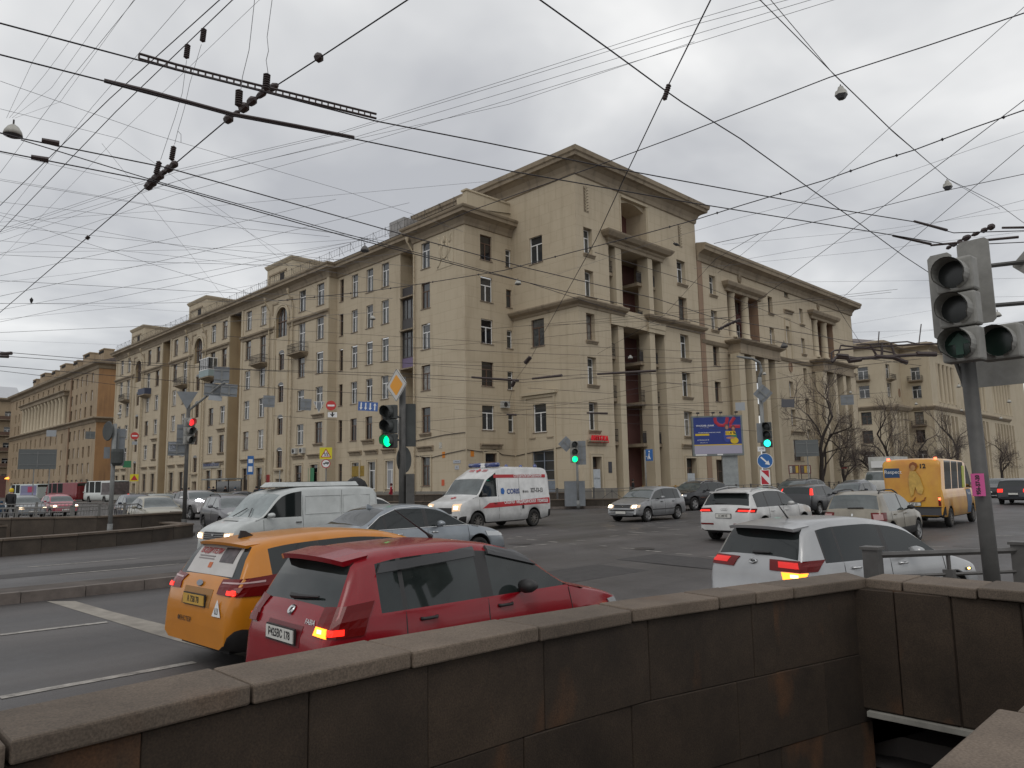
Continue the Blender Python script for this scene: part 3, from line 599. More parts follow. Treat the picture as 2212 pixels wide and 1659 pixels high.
# right-hand face of the corner block
NI0, NI1, NIZ0, NIZ1 = 50.95, 54.7, 22.8, 26.55
def yface():
    b = MB(); holes = [(45.75, 46.85, z - .55, z + 1.25, .5) for z in ZS] + [(59.55, 60.95, z - .6, z + 1.35, .5) for z in ZS]
    holes = [(45.75, 46.85, z - .3, z + 1.95, .5) for z in ZS] + [(59.5, 60.95, z - .35, z + 1.95, .5) for z in ZS]
    holes += [(49.0, 56.85, .3, 14.95, 0), (49.0, 56.85, 16.35, 21.9, 0), (NI0, NI1, NIZ0, NIZ1, 2.2), (45.95, 47.1, .9, 3.7, .6), (59.5, 61.2, .9, 3.7, .5)]
    FY.wall(b, XT, 63.05, .1, 27.9, holes, .5); b.build('wall', P_TAN, house)
yface()
for z in ZS:
    window(FY, house, 46.3, z - .3, 1.1, 2.25, depth=.42, frame=M_WHITE if z != ZS[2] else M_WOOD); bracket_sill(FY, house, 46.35, z - .32, 1.2)
    window(FY, house, 60.22, z - .35, 1.45, 2.3, depth=.42, frame=M_WHITE if z != ZS[1] else M_WOOD); bracket_sill(FY, house, 60.25, z - .37, 1.5)
for u, w in ((46.52, 1.15), (60.35, 1.7)):
    window(FY, house, u, .9, w, 2.8, 'left', depth=.5, frame=M_WOOD, glass=M_GL[0], sill=False); surround(FY, house, u, .5, 3.7, w, .2); hood(FY, house, u, 4.9, w + 1.2)
# loggias: maroon back wall, square pillars, balcony slabs
b = MB(); 
for z0, z1 in ((.1, 14.95), (16.35, 21.9)):
    hs = [(51.3, 52.4, z - .4, z + 1.9) for z in ZS if z0 < z < z1] + [(53.6, 54.9, z - .9, z + 1.9) for z in ZS if z0 < z < z1] + [(49.3, 50.2, z - .9, z + 1.9) for z in ZS if z0 < z < z1]
    if z0 < 1: hs += [(50.9, 53.2, .3, 3.1), (53.9, 55.0, .6, 3.0)]
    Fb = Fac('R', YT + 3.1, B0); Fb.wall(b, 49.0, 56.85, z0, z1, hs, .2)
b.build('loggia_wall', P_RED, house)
Fb = Fac('R', YT + 3.1, B0)
for z in ZS:
    window(Fb, house, 51.85, z - .4, 1.1, 2.3, depth=.18); window(Fb, house, 54.25, z - .9, 1.3, 2.8, depth=.18, sill=False); window(Fb, house, 49.75, z - .9, .9, 2.8, depth=.18, sill=False)
window(Fb, house, 52.05, .3, 2.3, 2.8, 'tall', depth=.18, frame=M_WOOD, glass=M_GL[3], sill=False); window(Fb, house, 54.45, .6, 1.1, 2.4, depth=.18, frame=mat('frame_red', (.25, .04, .04), .5), sill=False, glass=mat('poster_pale', (.45, .48, .5), .5, var=.2))
b = MB()
for z0, z1 in ((.1, 14.95), (16.35, 21.9)):
    for (x, q) in ((49.0, 1), (56.85, -1)):
        Fs = [FY.P(x, 0, z0), FY.P(x, -3.1, z0), FY.P(x, -3.1, z1), FY.P(x, 0, z1)]; b.quad(*Fs)
    b.quad(FY.P(49, 0, z1), FY.P(56.85, 0, z1), FY.P(56.85, -3.1, z1), FY.P(49, -3.1, z1)); b.quad(FY.P(49, 0, z0), FY.P(56.85, 0, z0), FY.P(56.85, -3.1, z0), FY.P(49, -3.1, z0))
b.build('loggia_reveal', P_TANL, house)
for (u0, u1, z0, z1, n1) in ((49.95, 50.78, 16.3, 21.9, .0), (54.72, 55.42, 16.3, 21.9, .0), (49.95, 50.72, .1, 15.0, .0), (54.55, 55.35, .1, 15.0, .0)):
    b = MB(); FY.box(b, u0, u1, -1.15, n1, z0, z1); FY.box(b, u0 - .08, u1 + .08, -1.2, .06, z0, z0 + .35); b.build('pillar', P_TANL, house)
for z in ZS + [2.6]:
    for (u0, u1) in ((49.02, 50.0), (54.0, 56.8)):
        if z == 2.6 and u0 < 50: continue
        zz = z - 1.15 + (.1 if z == 2.6 else 0)
        if zz < 2: continue
        b = MB(); FY.box(b, u0, u1, -3.05, -.35 if u0 < 50 else -.7, zz - .28, zz); b.build('loggia_slab', P_TRIM, house)
        n1 = -.4 if u0 < 50 else -.78
        b = MB(); 
        for i in range(int((u1 - u0) / .11) + 1): b.tube([FY.P(u0 + .05 + i * .11, n1, zz), FY.P(u0 + .05 + i * .11, n1, zz + 1.05)], .014, 4, cap=False)
        for q in (.1, .55, 1.05): b.tube([FY.P(u0, n1, zz + q), FY.P(u1, n1, zz + q)], .025, 4)
        if (round(z * 7) % 3) != 0 and u0 > 50: FY.box(b, u0, u1, n1 - .03, n1, zz + .1, zz + .95)
        b.build('railing', M_IRON, house)
# niche with a shallow arched soffit
b = MB(); n = 8; 
b.quad(FY.P(NI0, -2.2, NIZ0), FY.P(NI1, -2.2, NIZ0), FY.P(NI1, -2.2, NIZ1), FY.P(NI0, -2.2, NIZ1), 0)
arc = [(NI0 + (NI1 - NI0) * i / n, NIZ1 - .5 + .42 * math.sin(math.pi * i / n)) for i in range(n + 1)]
for i in range(n): a, c = arc[i], arc[i + 1]; b.quad(FY.P(a[0], -.25, a[1]), FY.P(c[0], -.25, c[1]), FY.P(c[0], -.25, NIZ1), FY.P(a[0], -.25, NIZ1), 1); b.quad(FY.P(a[0], -.25, a[1]), FY.P(c[0], -.25, c[1]), FY.P(c[0], -2.2, c[1]), FY.P(a[0], -2.2, a[1]), 1)
b.build('niche', [P_RED, P_TANL], house, fix=False)
b = MB()
for (u0, u1, no) in ((NI1, NI1 + .14, .06), (NI1 + .14, NI1 + .3, .12), (NI0 - .14, NI0, .06)): FY.box(b, u0, u1, 0, no, NIZ0, NIZ1 + .1)
FY.box(b, NI0, NI1 + .3, 0, .12, NIZ1 + .02, NIZ1 + .2); b.build('niche_moulding', P_TANL, house)
# ear-of-wheat reliefs
for u in (46.2, 60.3):
    b = MB(); FY.box(b, u - .32, u + .32, -.1, .008, 23.95, 26.2, 1)
    for k in range(8):
        z = 24.05 + k * .26
        for s in (-1, 1): b.add([FY.P(u, .03, z), FY.P(u + s * .26, .11, z + .12), FY.P(u + s * .24, .05, z + .27), FY.P(u + s * .03, .1, z + .2)], [(0, 1, 2, 3)])
    b.tube([FY.P(u, .04, 24), FY.P(u, .04, 26.2)], .03, 4); b.build('wheat_relief', [P_TANL, P_TRIM], house, fix=False)
# entablature over the upper loggia, belts at storey five
b = MB(); b.sweep([FY.P(48.9, 0, 0).xy[:], FY.P(48.9, .01, 0).xy[:], FY.P(57.0, .01, 0).xy[:], FY.P(57.0, 0, 0).xy[:]], [(0, 21.75), (.1, 21.8), (.12, 22.05), (.25, 22.15), (.3, 22.3), (.62, 22.4), (.85, 22.7), (.9, 22.85), (0, 22.95)]); b.build('entablature', P_TRIM, house)
BELT2 = [(0, 15.0), (.1, 15.02), (.12, 15.35), (.2, 15.45), (.22, 15.85), (.4, 15.95), (.7, 16.15), (.75, 16.35), (0, 16.45)]
BELT1 = [(0, 15.75), (.08, 15.78), (.15, 15.95), (.5, 16.12), (.62, 16.3), (.62, 16.4), (0, 16.5)]
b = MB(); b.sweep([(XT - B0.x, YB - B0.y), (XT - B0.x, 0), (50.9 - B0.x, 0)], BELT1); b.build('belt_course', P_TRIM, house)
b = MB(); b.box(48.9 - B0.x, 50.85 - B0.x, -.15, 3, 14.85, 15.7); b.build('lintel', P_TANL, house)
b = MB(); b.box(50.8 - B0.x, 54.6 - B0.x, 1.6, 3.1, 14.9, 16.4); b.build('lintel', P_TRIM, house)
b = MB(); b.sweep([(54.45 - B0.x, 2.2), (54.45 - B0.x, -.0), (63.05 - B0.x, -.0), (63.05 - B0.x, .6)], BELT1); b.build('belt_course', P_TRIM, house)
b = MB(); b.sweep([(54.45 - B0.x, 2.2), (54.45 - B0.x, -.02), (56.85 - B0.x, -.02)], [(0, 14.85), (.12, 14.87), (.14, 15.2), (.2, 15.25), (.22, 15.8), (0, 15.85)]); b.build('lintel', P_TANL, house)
# eaves and roof of the corner block
EV = [(0, 26.9), (.12, 27.0), (.16, 27.35), (.35, 27.75), (.7, 28.0), (.95, 28.05), (1.0, 28.3), (1.12, 28.4), (1.18, 28.75), (0, 29.0)]
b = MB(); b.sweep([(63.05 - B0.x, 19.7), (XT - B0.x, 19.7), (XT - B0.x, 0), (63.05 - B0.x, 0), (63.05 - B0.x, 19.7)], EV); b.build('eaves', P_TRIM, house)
b = MB(); x0, x1, y0, y1 = XT - B0.x, 63.05 - B0.x, 0, 19.7; b.add([(x0, y0, 28.9), (x1, y0, 28.9), (x1, y1, 28.9), (x0, y1, 28.9), (x0 + 8, 9.8, 29.6), (x1 - 8, 9.8, 29.6)], [(0, 1, 5, 4), (1, 2, 5), (2, 3, 4, 5), (3, 0, 4)]); b.build('roof', M_ROOF, house)
b = MB(); b.box(63.04 - B0.x, 63.06 - B0.x, .0, 19.7, 24, 27.9); b.box(XT - B0.x, x1, 19.65, 19.7, 24, 27.9); b.build('wall', P_TAN, house)
for (yy, m) in ((52.2, mat('pipe_tin', (.28, .3, .3), .5, metal=.3)),): pipe(house, B0, XW - .18, yy - .15, .5, 22.6, 0, elbow=(-.6, .2))

# ================================================================== right wing, a house of its own
B1 = Vector((63.1, 37.8, 0)); wing = empty('apartment_building', B1, label='tan apartment building right of the corner block, with two column porticoes', cat='building')
FZ = Fac('R', YT + .05, B1)
wins = []
def rw(x0, x1, z0, z1): wins.append((x0, x1, z0, z1))
for z in ZS: rw(65.4, 66.6, z - .45, z + 1.55)
for z in ZS[:2]: rw(77.85, 78.95, z - .5, z + 1.4)
rw(82.1, 83.15, 22.7, 23.85); rw(81.95, 82.85, 17.1, 19.2)
for z in (10.9, 7.65): rw(81.8, 82.85, z, z + 1.8)
for z in ZS: rw(85.8, 86.75, z - .7, z + 1.2)
ophole = [(68.75, 75.4, 16.4, 21.1, 0), (89.0, 95.3, 16.4, 21.1, 0), (68.9, 75.9, .3, 14.3, 0), (88.3, 96.3, .3, 14.3, 0)]
door = [(64.9, 66.7, .3, 3.6), (81.9, 84.3, 3.6, 6.0)]
b = MB(); FZ.wall(b, 63.95, 101.75, .1, 24.0, wins + ophole + door, .45); b.build('wall', P_TAN, wing)
b = MB(); b.box(0.0, .85, -.04, .5, .1, 24.3); b.build('downpipe_chase', P_BRN, wing)
for (x0, x1, z0, z1) in wins:
    window(FZ, wing, (x0 + x1) / 2, z0, x1 - x0, z1 - z0, depth=.38)
    if z0 > 16 and (x1 - x0) > .9 and z0 < 22: bracket_sill(FZ, wing, (x0 + x1) / 2, z0 - .02, x1 - x0)
window(FZ, wing, 65.8, .3, 1.8, 3.3, 'tall', depth=.4, frame=M_WOOD, glass=M_GL[3], sill=False); window(FZ, wing, 83.1, 3.6, 2.4, 2.4, 'tall', depth=.4, frame=M_WOOD, glass=M_GL[0]); hood(FZ, wing, 83.1, 6.9, 3.2)
surround(FZ, wing, 82.4, 15.3, 20.0, 1.2, .12); hood(FZ, wing, 82.75, 21.05, 2.2)
for (uc) in (82.4,):
    b = MB(); b.lathe([(.0, .02), (.42, .02), (.42, .1), (.55, .1), (.55, 0)], FZ.M(uc, 0, 14.4) @ Matrix.Rotation(R(90), 4, 'X') @ Matrix.Diagonal((.8, 1.15, 1, 1)), 20); b.build('oval_niche', P_BRN, wing)
for (uc, s) in ((71.5, 1), (91.2, .8)):
    b = MB(); b.tube([FZ.P(uc, .05, 22.4), FZ.P(uc - .25, .08, 22.9), FZ.P(uc, .06, 23.4)], .13 * s, 6); b.tube([FZ.P(uc, .05, 22.3), FZ.P(uc + .28, .08, 22.9), FZ.P(uc, .06, 23.5)], .13 * s, 6); b.build('relief', P_TRIM, wing, smooth=True)
for (u0, u1, cols) in ((68.75, 75.4, (70.0, 72.9)), (89.0, 95.3, (90.35, 93.1))):
    Fq = Fac('R', YT + 1.9, B1); b = MB(); hs = [(u0 + 2.1, u0 + 2.9, z - .9, z + 1.6) for z in ZS[:2]] + [(u1 - 1.5, u1 - .6, z - .9, z + 1.6) for z in ZS[:2]]
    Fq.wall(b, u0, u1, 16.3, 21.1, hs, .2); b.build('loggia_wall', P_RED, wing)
    for h in hs: window(Fq, wing, (h[0] + h[1]) / 2, h[2], h[1] - h[0], h[3] - h[2], depth=.18, sill=False)
    b = MB()
    for x in (u0, u1): b.quad(FZ.P(x, 0, 16.4), FZ.P(x, -1.9, 16.4), FZ.P(x, -1.9, 21.1), FZ.P(x, 0, 21.1))
    b.quad(FZ.P(u0, 0, 21.1), FZ.P(u1, 0, 21.1), FZ.P(u1, -1.9, 21.1), FZ.P(u0, -1.9, 21.1)); b.quad(FZ.P(u0, 0, 16.38), FZ.P(u1, 0, 16.38), FZ.P(u1, -1.9, 16.38), FZ.P(u0, -1.9, 16.38)); b.build('loggia_reveal', P_BRN, wing)
    for c in cols:
        b = MB(); b.lathe([(.55, 16.35), (.55, 16.55), (.44, 16.65), (.43, 18.5), (.4, 20.75), (.47, 20.85), (.47, 21.1)], Matrix.Translation(FZ.P(c, -.3, 0)), 18); b.build('column', P_TANL, wing, smooth=True)
    b = MB(); b.sweep([FZ.P(u0 - .3, 0, 0).xy[:], FZ.P(u0 - .3, .15, 0).xy[:], FZ.P(u1 + .35, .15, 0).xy[:], FZ.P(u1 + .35, 0, 0).xy[:]], [(-.1, 21.05), (.1, 21.08), (.12, 21.35), (.5, 21.6), (.62, 21.9), (.62, 22.0), (-.1, 22.15)]); b.build('entablature', P_TRIM, wing)
for (u0, u1, pil) in ((68.3, 77.0, (68.55, 71.0, 73.85, 76.2)), (88.2, 97.4, (88.6, 91.65, 94.5, 96.8))):
    b = MB(); b.sweep([FZ.P(u0, 0, 0).xy[:], FZ.P(u0, 1.4, 0).xy[:], FZ.P(u1, 1.4, 0).xy[:], FZ.P(u1, 0, 0).xy[:]], [(0, 14.3), (.08, 14.32), (.1, 14.6), (.02, 14.65), (.02, 15.3), (.2, 15.4), (.5, 15.6), (.55, 15.75), (0, 15.85)]); b.box(u0 - B1.x, u1 - B1.x, -1.4, .1, 14.32, 15.83); b.build('portico_entablature', P_TRIM, wing)
    for k, c in enumerate(pil):
        w = .42 if 0 < k < 3 else (.6 if k == 0 else .35)
        b = MB(); FZ.box(b, c - w, c + w, .45, 1.35, .1, 14.3); b.build('pillar', P_TANL, wing)
    for s in ((u0 + .2, u0 + .75), (u1 - .6, u1 - .15)): b = MB(); FZ.box(b, s[0], s[1], -.4, .45, .1, 14.3); b.build('pier', P_TANL, wing)
    Fq = Fac('R', YT + 1.2, B1); b = MB(); cs = [u0 + 1.9, u0 + 4.3, u0 + 6.9]; hs = [(c - .55, c + .55, z - .9, z + 1.7) for c in cs for z in ZS[2:]] + [(c - .55, c + .55, .6, 3.4) for c in cs]
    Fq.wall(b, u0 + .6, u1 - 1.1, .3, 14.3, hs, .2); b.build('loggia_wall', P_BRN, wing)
    for h in hs: window(Fq, wing, (h[0] + h[1]) / 2, h[2], h[1] - h[0], h[3] - h[2], depth=.18, sill=False)
    b = MB()
    for z in ZS[2:]:
        for c in cs: Fq.box(b, c - .9, c + .9, .0, .9, z - 1.3, z - 1.05); Fq.box(b, c - .9, c + .9, .84, .9, z - 1.05, z - .15)
    b.build('loggia_parapet', P_TRIM, wing)
b = MB(); b.sweep([FZ.P(63.2, 0, 0).xy[:], FZ.P(68.2, 0, 0).xy[:]], [(0, 14.9), (.15, 15.0), (.3, 15.3), (0, 15.4)]); b.sweep([FZ.P(77.3, 0, 0).xy[:], FZ.P(88.1, 0, 0).xy[:]], [(0, 14.9), (.15, 15.0), (.3, 15.3), (0, 15.4)]); b.sweep([FZ.P(97.5, 0, 0).xy[:], FZ.P(101.75, 0, 0).xy[:]], [(0, 14.9), (.15, 15.0), (.3, 15.3), (0, 15.4)]); b.build('belt_course', P_TRIM, wing)
b = MB(); b.sweep([(0.0, .0), (38.65, .0), (38.65, 12)], [(0, 23.2), (.1, 23.25), (.15, 23.6), (.35, 23.95), (.75, 24.15), (.95, 24.2), (1.0, 24.5), (1.08, 24.6), (1.1, 24.85), (0, 25.05)]); b.build('eaves', P_TRIM, wing)
b = MB(); b.box(0, 38.6, .05, 12, 23.9, 25.0); b.build('roof', M_ROOF, wing)
b = MB(); b.box(38.6, 38.65, .05, 12, .1, 24); b.build('wall', P_TAN, wing)

# ================================================================== ochre house with the giant colonnade, far left
B2 = Vector((39.27, 145.6, 0)); ochre = empty('apartment_building', B2, label='ochre and orange apartment building with a row of giant columns, far down the left street', cat='building')
FO = Fac('L', 39.27, B2); cy = [149.3, 152.9, 156.1, 159.1, 162.2] + [168 + 4.3 * k for k in range(8)] + [203.6, 207, 210.6]
b = MB(); hs = []
zr = [21.0, 17.8, 14.95, 10.9, 7.6, 4.6]
for y in cy:
    for z in zr:
        if 166 < y < 201 and z in (17.8, 14.95): continue
        hs.append((y - .55, y + .55, z, z + (1.95 if z < 20 else 1.9)))
    hs.append((y - .8, y + .8, .8, 3.6))
hs.append((165.5, 202.3, 14.7, 20.2, 1.6)); FO.wall(b, 145.6, 216.5, .1, 24, hs, .3); b.build('wall', P_ORL, ochre)
for h in hs[:-1]: window(FO, ochre, (h[0] + h[1]) / 2, h[2], h[1] - h[0], h[3] - h[2], depth=.25, sill=False)
b = MB(); b.quad(FO.P(165.5, -1.6, 14.7), FO.P(202.3, -1.6, 14.7), FO.P(202.3, -1.6, 20.2), FO.P(165.5, -1.6, 20.2)); b.build('colonnade_wall', P_BRN, ochre)
for k in range(13):
    b = MB(); y = 166.6 + k * 2.88; b.lathe([(.62, 14.7), (.5, 14.95), (.46, 19.5), (.6, 19.8), (.6, 20.2)], Matrix.Translation(FO.P(y, .1, 0)), 12); b.build('column', P_TANL, ochre, smooth=True)
b = MB(); b.sweep([(.0, 202.6 - 145.6), (-.7, 202.6 - 145.6), (-.7, 164.8 - 145.6), (0, 164.8 - 145.6)], [(0, 20.2), (.1, 20.25), (.12, 20.8), (.5, 21.05), (.5, 21.2), (0, 21.3)]); b.build('entablature', P_TRIM, ochre)
b = MB(); b.sweep([(0, 216.5 - 145.6), (0, 0), (12, 0)], [(0, 13.6), (.15, 13.7), (.25, 14.1), (.8, 14.35), (.8, 14.55), (0, 14.65)]); b.build('belt_course', P_TRIM, ochre)
b = MB(); b.sweep([(0, 216.5 - 145.6), (0, 0), (12, 0)], [(0, 23.3), (.15, 23.4), (.3, 23.9), (.9, 24.2), (1.0, 24.6), (0, 24.8)]); b.build('eaves', P_TRIM, ochre)
b = MB(); b.quad((0, 0, .1), (12, 0, .1), (12, 0, 24), (0, 0, 24)); b.build('wall', P_ORA, ochre)
b = MB(); b.add([(0, -.5, 24.7), (0, 71, 24.7), (7, 71, 27), (7, -.5, 27), (14, 71, 24.7), (14, -.5, 24.7)], [(0, 1, 2, 3), (3, 2, 4, 5), (0, 3, 5), (1, 4, 2)]); b.build('roof', M_ROOF, ochre)
for k, y in enumerate((3, 12, 20, 29, 37, 46, 54)):
    b = MB(); h = 27.4 + (.5 if k % 2 else 0); b.box(1.5, 3.2, y, y + (4.6 if k % 2 else 3), 24.8, h); b.box(1.4, 3.3, y - .1, y + (4.7 if k % 2 else 3.1), h, h + .2)
    for j in range(5): b.box(1.38, 1.5, y + .3 + j * .6, y + .6 + j * .6, h - .6, h - .15, 1)
    b.build('chimney_stack', [P_ORL, M_DARK], ochre)
b = MB(); b.box(-.22, 0, 17, 17.25, .1, 24); b.build('downpipe', P_BRN, ochre)
# closing house at the very left edge
B3 = Vector((20, 226, 0)); fh = empty('apartment_building', B3, label='ochre apartment house closing the street at the left edge of the photo', cat='building')
Fh = Fac('R', 226, B3); b = MB(); hs = [(x - .8, x + .8, z, z + 2) for x in (24, 28.5, 33, 37, 40.5) for z in (20, 16, 12, 8, 4)]; Fh.wall(b, 20, 43, 0, 25, hs, .3); b.build('wall', P_ORL, fh)
for h in hs: window(Fh, fh, (h[0] + h[1]) / 2, h[2], 1.6, 2, depth=.25); 
for z in (19.7, 15.7, 11.7, 7.7): balcony(Fh, fh, 38.9, z, 4.2, 1.2, 1.0, M_WOOD)
b = MB(); b.sweep([(0, 0), (23, 0), (23, 10)], [(0, 24.4), (.8, 25), (.8, 25.4), (0, 25.5)]); b.build('eaves', P_TRIM, fh)
b = MB(); b.add([(0, -.5, 25.5), (23, -.5, 25.5), (23, 6, 29), (0, 6, 29)], [(0, 1, 2, 3)]); b.build('roof', mat('roof_pale', (.45, .46, .48), .5), fh)
b = MB(); b.box(0, 23, -.06, 0, .1, 5.6); b.build('shop_front', P_RED, fh)

# ================================================================== houses at the far right
B4 = Vector((150, 45.3, 0)); far = empty('apartment_building', B4, label='tan apartment building with balconies and colonnades, beyond the street trees at right', cat='building')
Fa = Fac('R', 50.7, B4); Fb2 = Fac('L', 160, B4); Fc = Fac('R', 45.3, B4); Fd = Fac('L', 150.3, B4)
def simple(F, par, u0, u1, z1, cols, rows, m, w=1.5, h=2.1, bal=()):
    b = MB(); hs = [(c - w / 2, c + w / 2, z, z + h) for c in cols for z in rows]; F.wall(b, u0, u1, 0, z1, hs, .35); b.build('wall', m, par)
    for c in cols:
        for z in rows:
            window(F, par, c, z, w, h, depth=.3)
            if (c, z) in bal: balcony(F, par, c, z - .3, 2.6, 1.0)
rows4 = [20.5, 16.8, 11.6, 8.0, 4.0]
simple(Fa, far, 150.3, 160, 26.8, [152.9], rows4[:2], P_TANL, 2.2, 2.8, bal=((152.9, 20.5),))
simple(Fb2, far, 45.3, 50.7, 26.8, [48.0], rows4, P_TANL, 1.7, 2.5, bal=((48.0, 20.5), (48.0, 11.6)))
simple(Fd, far, 50.7, 70, 26.8, [54.5, 60, 65], rows4, P_TANL, 2.0, 2.4, bal=((54.5, 20.5),))
b = MB(); b.sweep([(.3, 25), (.3, 5.4), (10, 5.4), (10, 0), (70, 0)], [(0, 26.2), (.3, 26.6), (1.0, 27.0), (1.0, 27.5), (0, 27.8)]); b.build('eaves', P_TRIM, far)
b = MB(); b.add([(.3, 5.4, 27.6), (10, 5.4, 27.6), (10, 25, 27.6), (.3, 25, 27.6), (5, 12, 29.6), (5, 25, 29.6)], [(0, 1, 4), (1, 2, 5, 4), (3, 0, 4, 5)]); b.box(10, 70, .1, 25, 27.5, 27.9); b.build('roof', M_ROOF, far)
b = MB(); b.sweep([(.3, 25), (.3, 5.4), (10, 5.4), (10, 0), (70, 0)], [(0, 14.3), (.2, 14.4), (.6, 14.9), (.6, 15.1), (0, 15.2)]); b.build('belt_course', P_TRIM, far)
b = MB(); hs = []
for u0, u1 in ((164, 176), (182, 200), (206, 224)): hs += [(u0, u1, 16, 24, 1.6), (u0, u1, .5, 13.6, 1.6)]
Fc.wall(b, 160, 240, 0, 26.8, hs); b.build('wall', P_TANL, far)
for u0, u1 in ((164, 176), (182, 200), (206, 224)):
    b = MB()
    for z0, z1 in ((16, 24), (.5, 13.6)): b.quad(Fc.P(u0, -1.6, z0), Fc.P(u1, -1.6, z0), Fc.P(u1, -1.6, z1), Fc.P(u0, -1.6, z1))
    b.build('loggia_wall', P_BRN, far); nn = int((u1 - u0) / 3)
    for k in range(nn + 1):
        x = u0 + .6 + (u1 - u0 - 1.2) * k / nn; b = MB(); b.lathe([(.55, 16), (.5, 16.4), (.46, 23.4), (.6, 24)], Matrix.Translation(Fc.P(x, -.3, 0)), 10); b.build('column', P_TANL, far, smooth=True)
        b = MB(); Fc.box(b, x - .45, x + .45, -.8, .2, .5, 13.6); b.build('pillar', P_TANL, far)
for z in (12.4, 18.0, 9.2):
    b = MB(); b.lathe([(0, .02), (.6, .02), (.6, .1), (.75, .1), (.75, 0)], Fa.M(158.2, 0, z) @ Matrix.Rotation(R(90), 4, 'X') @ Matrix.Diagonal((.7, 1.2, 1, 1)), 16); b.build('oval_niche', P_BRN, far)
# portico on the near corner of that house
b = MB()
for x in (150.4, 152.3, 154.3, 156.4): Fa.box(b, x - .35, x + .35, .8, 1.7, 0, 14.0)
b.build('portico_pillars', P_TANL, far)
b = MB(); b.sweep([(.1, 5.4), (.1, 3.5), (7, 3.5), (7, 5.4)], [(0, 13.9), (.2, 14.0), (.6, 14.6), (.6, 15.0), (0, 15.1)]); b.build('entablature', P_TRIM, far)
# ================================================================== vehicles
def paint(name, col, metal=0, rough=.3, dirt=.0): return mat('paint_' + name, col, rough, metal=metal, coat=.3, var=.10 + dirt, vscale=2.2, spec=.4)
M_RUB = mat('tyre_rubber', (.016, .015, .014), .85, var=.3, vscale=8)
M_BLK = mat('black_plastic', (.022, .021, .021), .55)
M_ALLOY = mat('wheel_alloy', (.35, .35, .35), .35, metal=.7)
M_STEELW = mat('wheel_cover_dirty', (.14, .13, .12), .5, metal=.4, var=.3)
M_CHR = mat('chrome', (.6, .6, .6), .15, metal=1)
M_CGL = mat('car_glass', (.014, .018, .018), .04, spec=.55)
M_CGL2 = mat('car_glass_pale', (.075, .09, .09), .05, spec=1.0, var=.5, vscale=1.6)
M_TL = mat('tail_lamp', (.13, .004, .004), .22, spec=.3)
M_TLON = mat('tail_lamp_lit', (1, .02, .01), .3, emit=1.6)
M_TLB = mat('brake_bulb', (1, .10, .04), .3, emit=6)
M_IND = mat('indicator_lit', (1, .25, .015), .3, emit=3.2)
M_INDC = mat('indicator_core', (1, .55, .14), .3, emit=8)
M_HL = mat('head_lamp', (.45, .46, .47), .12, metal=.5, coat=.8)
M_HLG = mat('head_lamp_glow', (.75, .52, .32), .2, emit=.55)
M_HLON = mat('head_lamp_lit', (1, .80, .55), .3, emit=7)
M_HLW = mat('head_lamp_white_lit', (.95, .95, 1), .3, emit=9)
M_PLATE = mat('number_plate', (.62, .61, .57), .5)
M_INK = mat('ink_black', (.02, .02, .02), .6)
M_LETW = mat('letter_white', (.75, .75, .74), .5)

def pch(keys, x):
    """monotone cubic through sorted keys"""
    K = sorted(keys)
    if x <= K[0][0]: return K[0][1]
    if x >= K[-1][0]: return K[-1][1]
    for i in range(len(K) - 1):
        if K[i][0] <= x <= K[i + 1][0]: break
    def sl(j): return (K[j + 1][1] - K[j][1]) / (K[j + 1][0] - K[j][0])
    def m_(j):
        if j == 0: return sl(0)
        if j == len(K) - 1: return sl(j - 1)
        a, b = sl(j - 1), sl(j)
        return 0 if a * b <= 0 else 2 * a * b / (a + b)
    h = K[i + 1][0] - K[i][0]; t = (x - K[i][0]) / h; m0, m1 = m_(i) * h, m_(i + 1) * h
    return (2 * t**3 - 3 * t * t + 1) * K[i][1] + (t**3 - 2 * t * t + t) * m0 + (-2 * t**3 + 3 * t * t) * K[i + 1][1] + (t**3 - t * t) * m1

WHM = {}
def wheel_mesh(r, w, alloy):
    k = (r, w, alloy)
    if k in WHM: return WHM[k]
    b = MB(); RX = Matrix.Rotation(R(90), 4, 'X')      # axle along y
    b.lathe([(r * .64, -w / 2), (r * .93, -w / 2), (r, -w / 2 + .03), (r, w / 2 - .03), (r * .93, w / 2), (r * .64, w / 2), (r * .64, -w / 2)], RX, 28)
    ty = b.mesh('wheel', M_RUB, True)
    b = MB(); b.lathe([(r * .66, -w / 2 + .01), (r * .62, w / 2 - .015), (r * .66, w / 2 + .004)], RX, 24); b.lathe([(0, w / 2 - .06), (r * .62, w / 2 - .07)], RX, 24, 1)
    n = 5 if alloy else 10
    for i in range(n):
        a = 2 * math.pi * i / n
        for da in ((-.22, .22) if alloy else (0,)):
            c1, c2 = a + da * .6, a + da; wd = .028 if alloy else .02
            p0 = Vector((math.cos(c1), math.sin(c1))) * r * .12; p1 = Vector((math.cos(c2), math.sin(c2))) * r * .62; d = (p1 - p0).normalized(); nn = Vector((-d.y, d.x)) * wd
            vs = [(p0.x - nn.x, p0.y - nn.y), (p1.x - nn.x, p1.y - nn.y), (p1.x + nn.x, p1.y + nn.y), (p0.x + nn.x, p0.y + nn.y)]
            b.prism(vs, w / 2 - .05, w / 2 - .012, RX, 0)
    b.lathe([(0, w / 2), (r * .16, w / 2), (r * .2, w / 2 - .05)], RX, 12)
    rm = b.mesh('rim', [M_ALLOY if alloy else M_STEELW, M_BLK], False); WHM[k] = (ty, rm); return WHM[k]

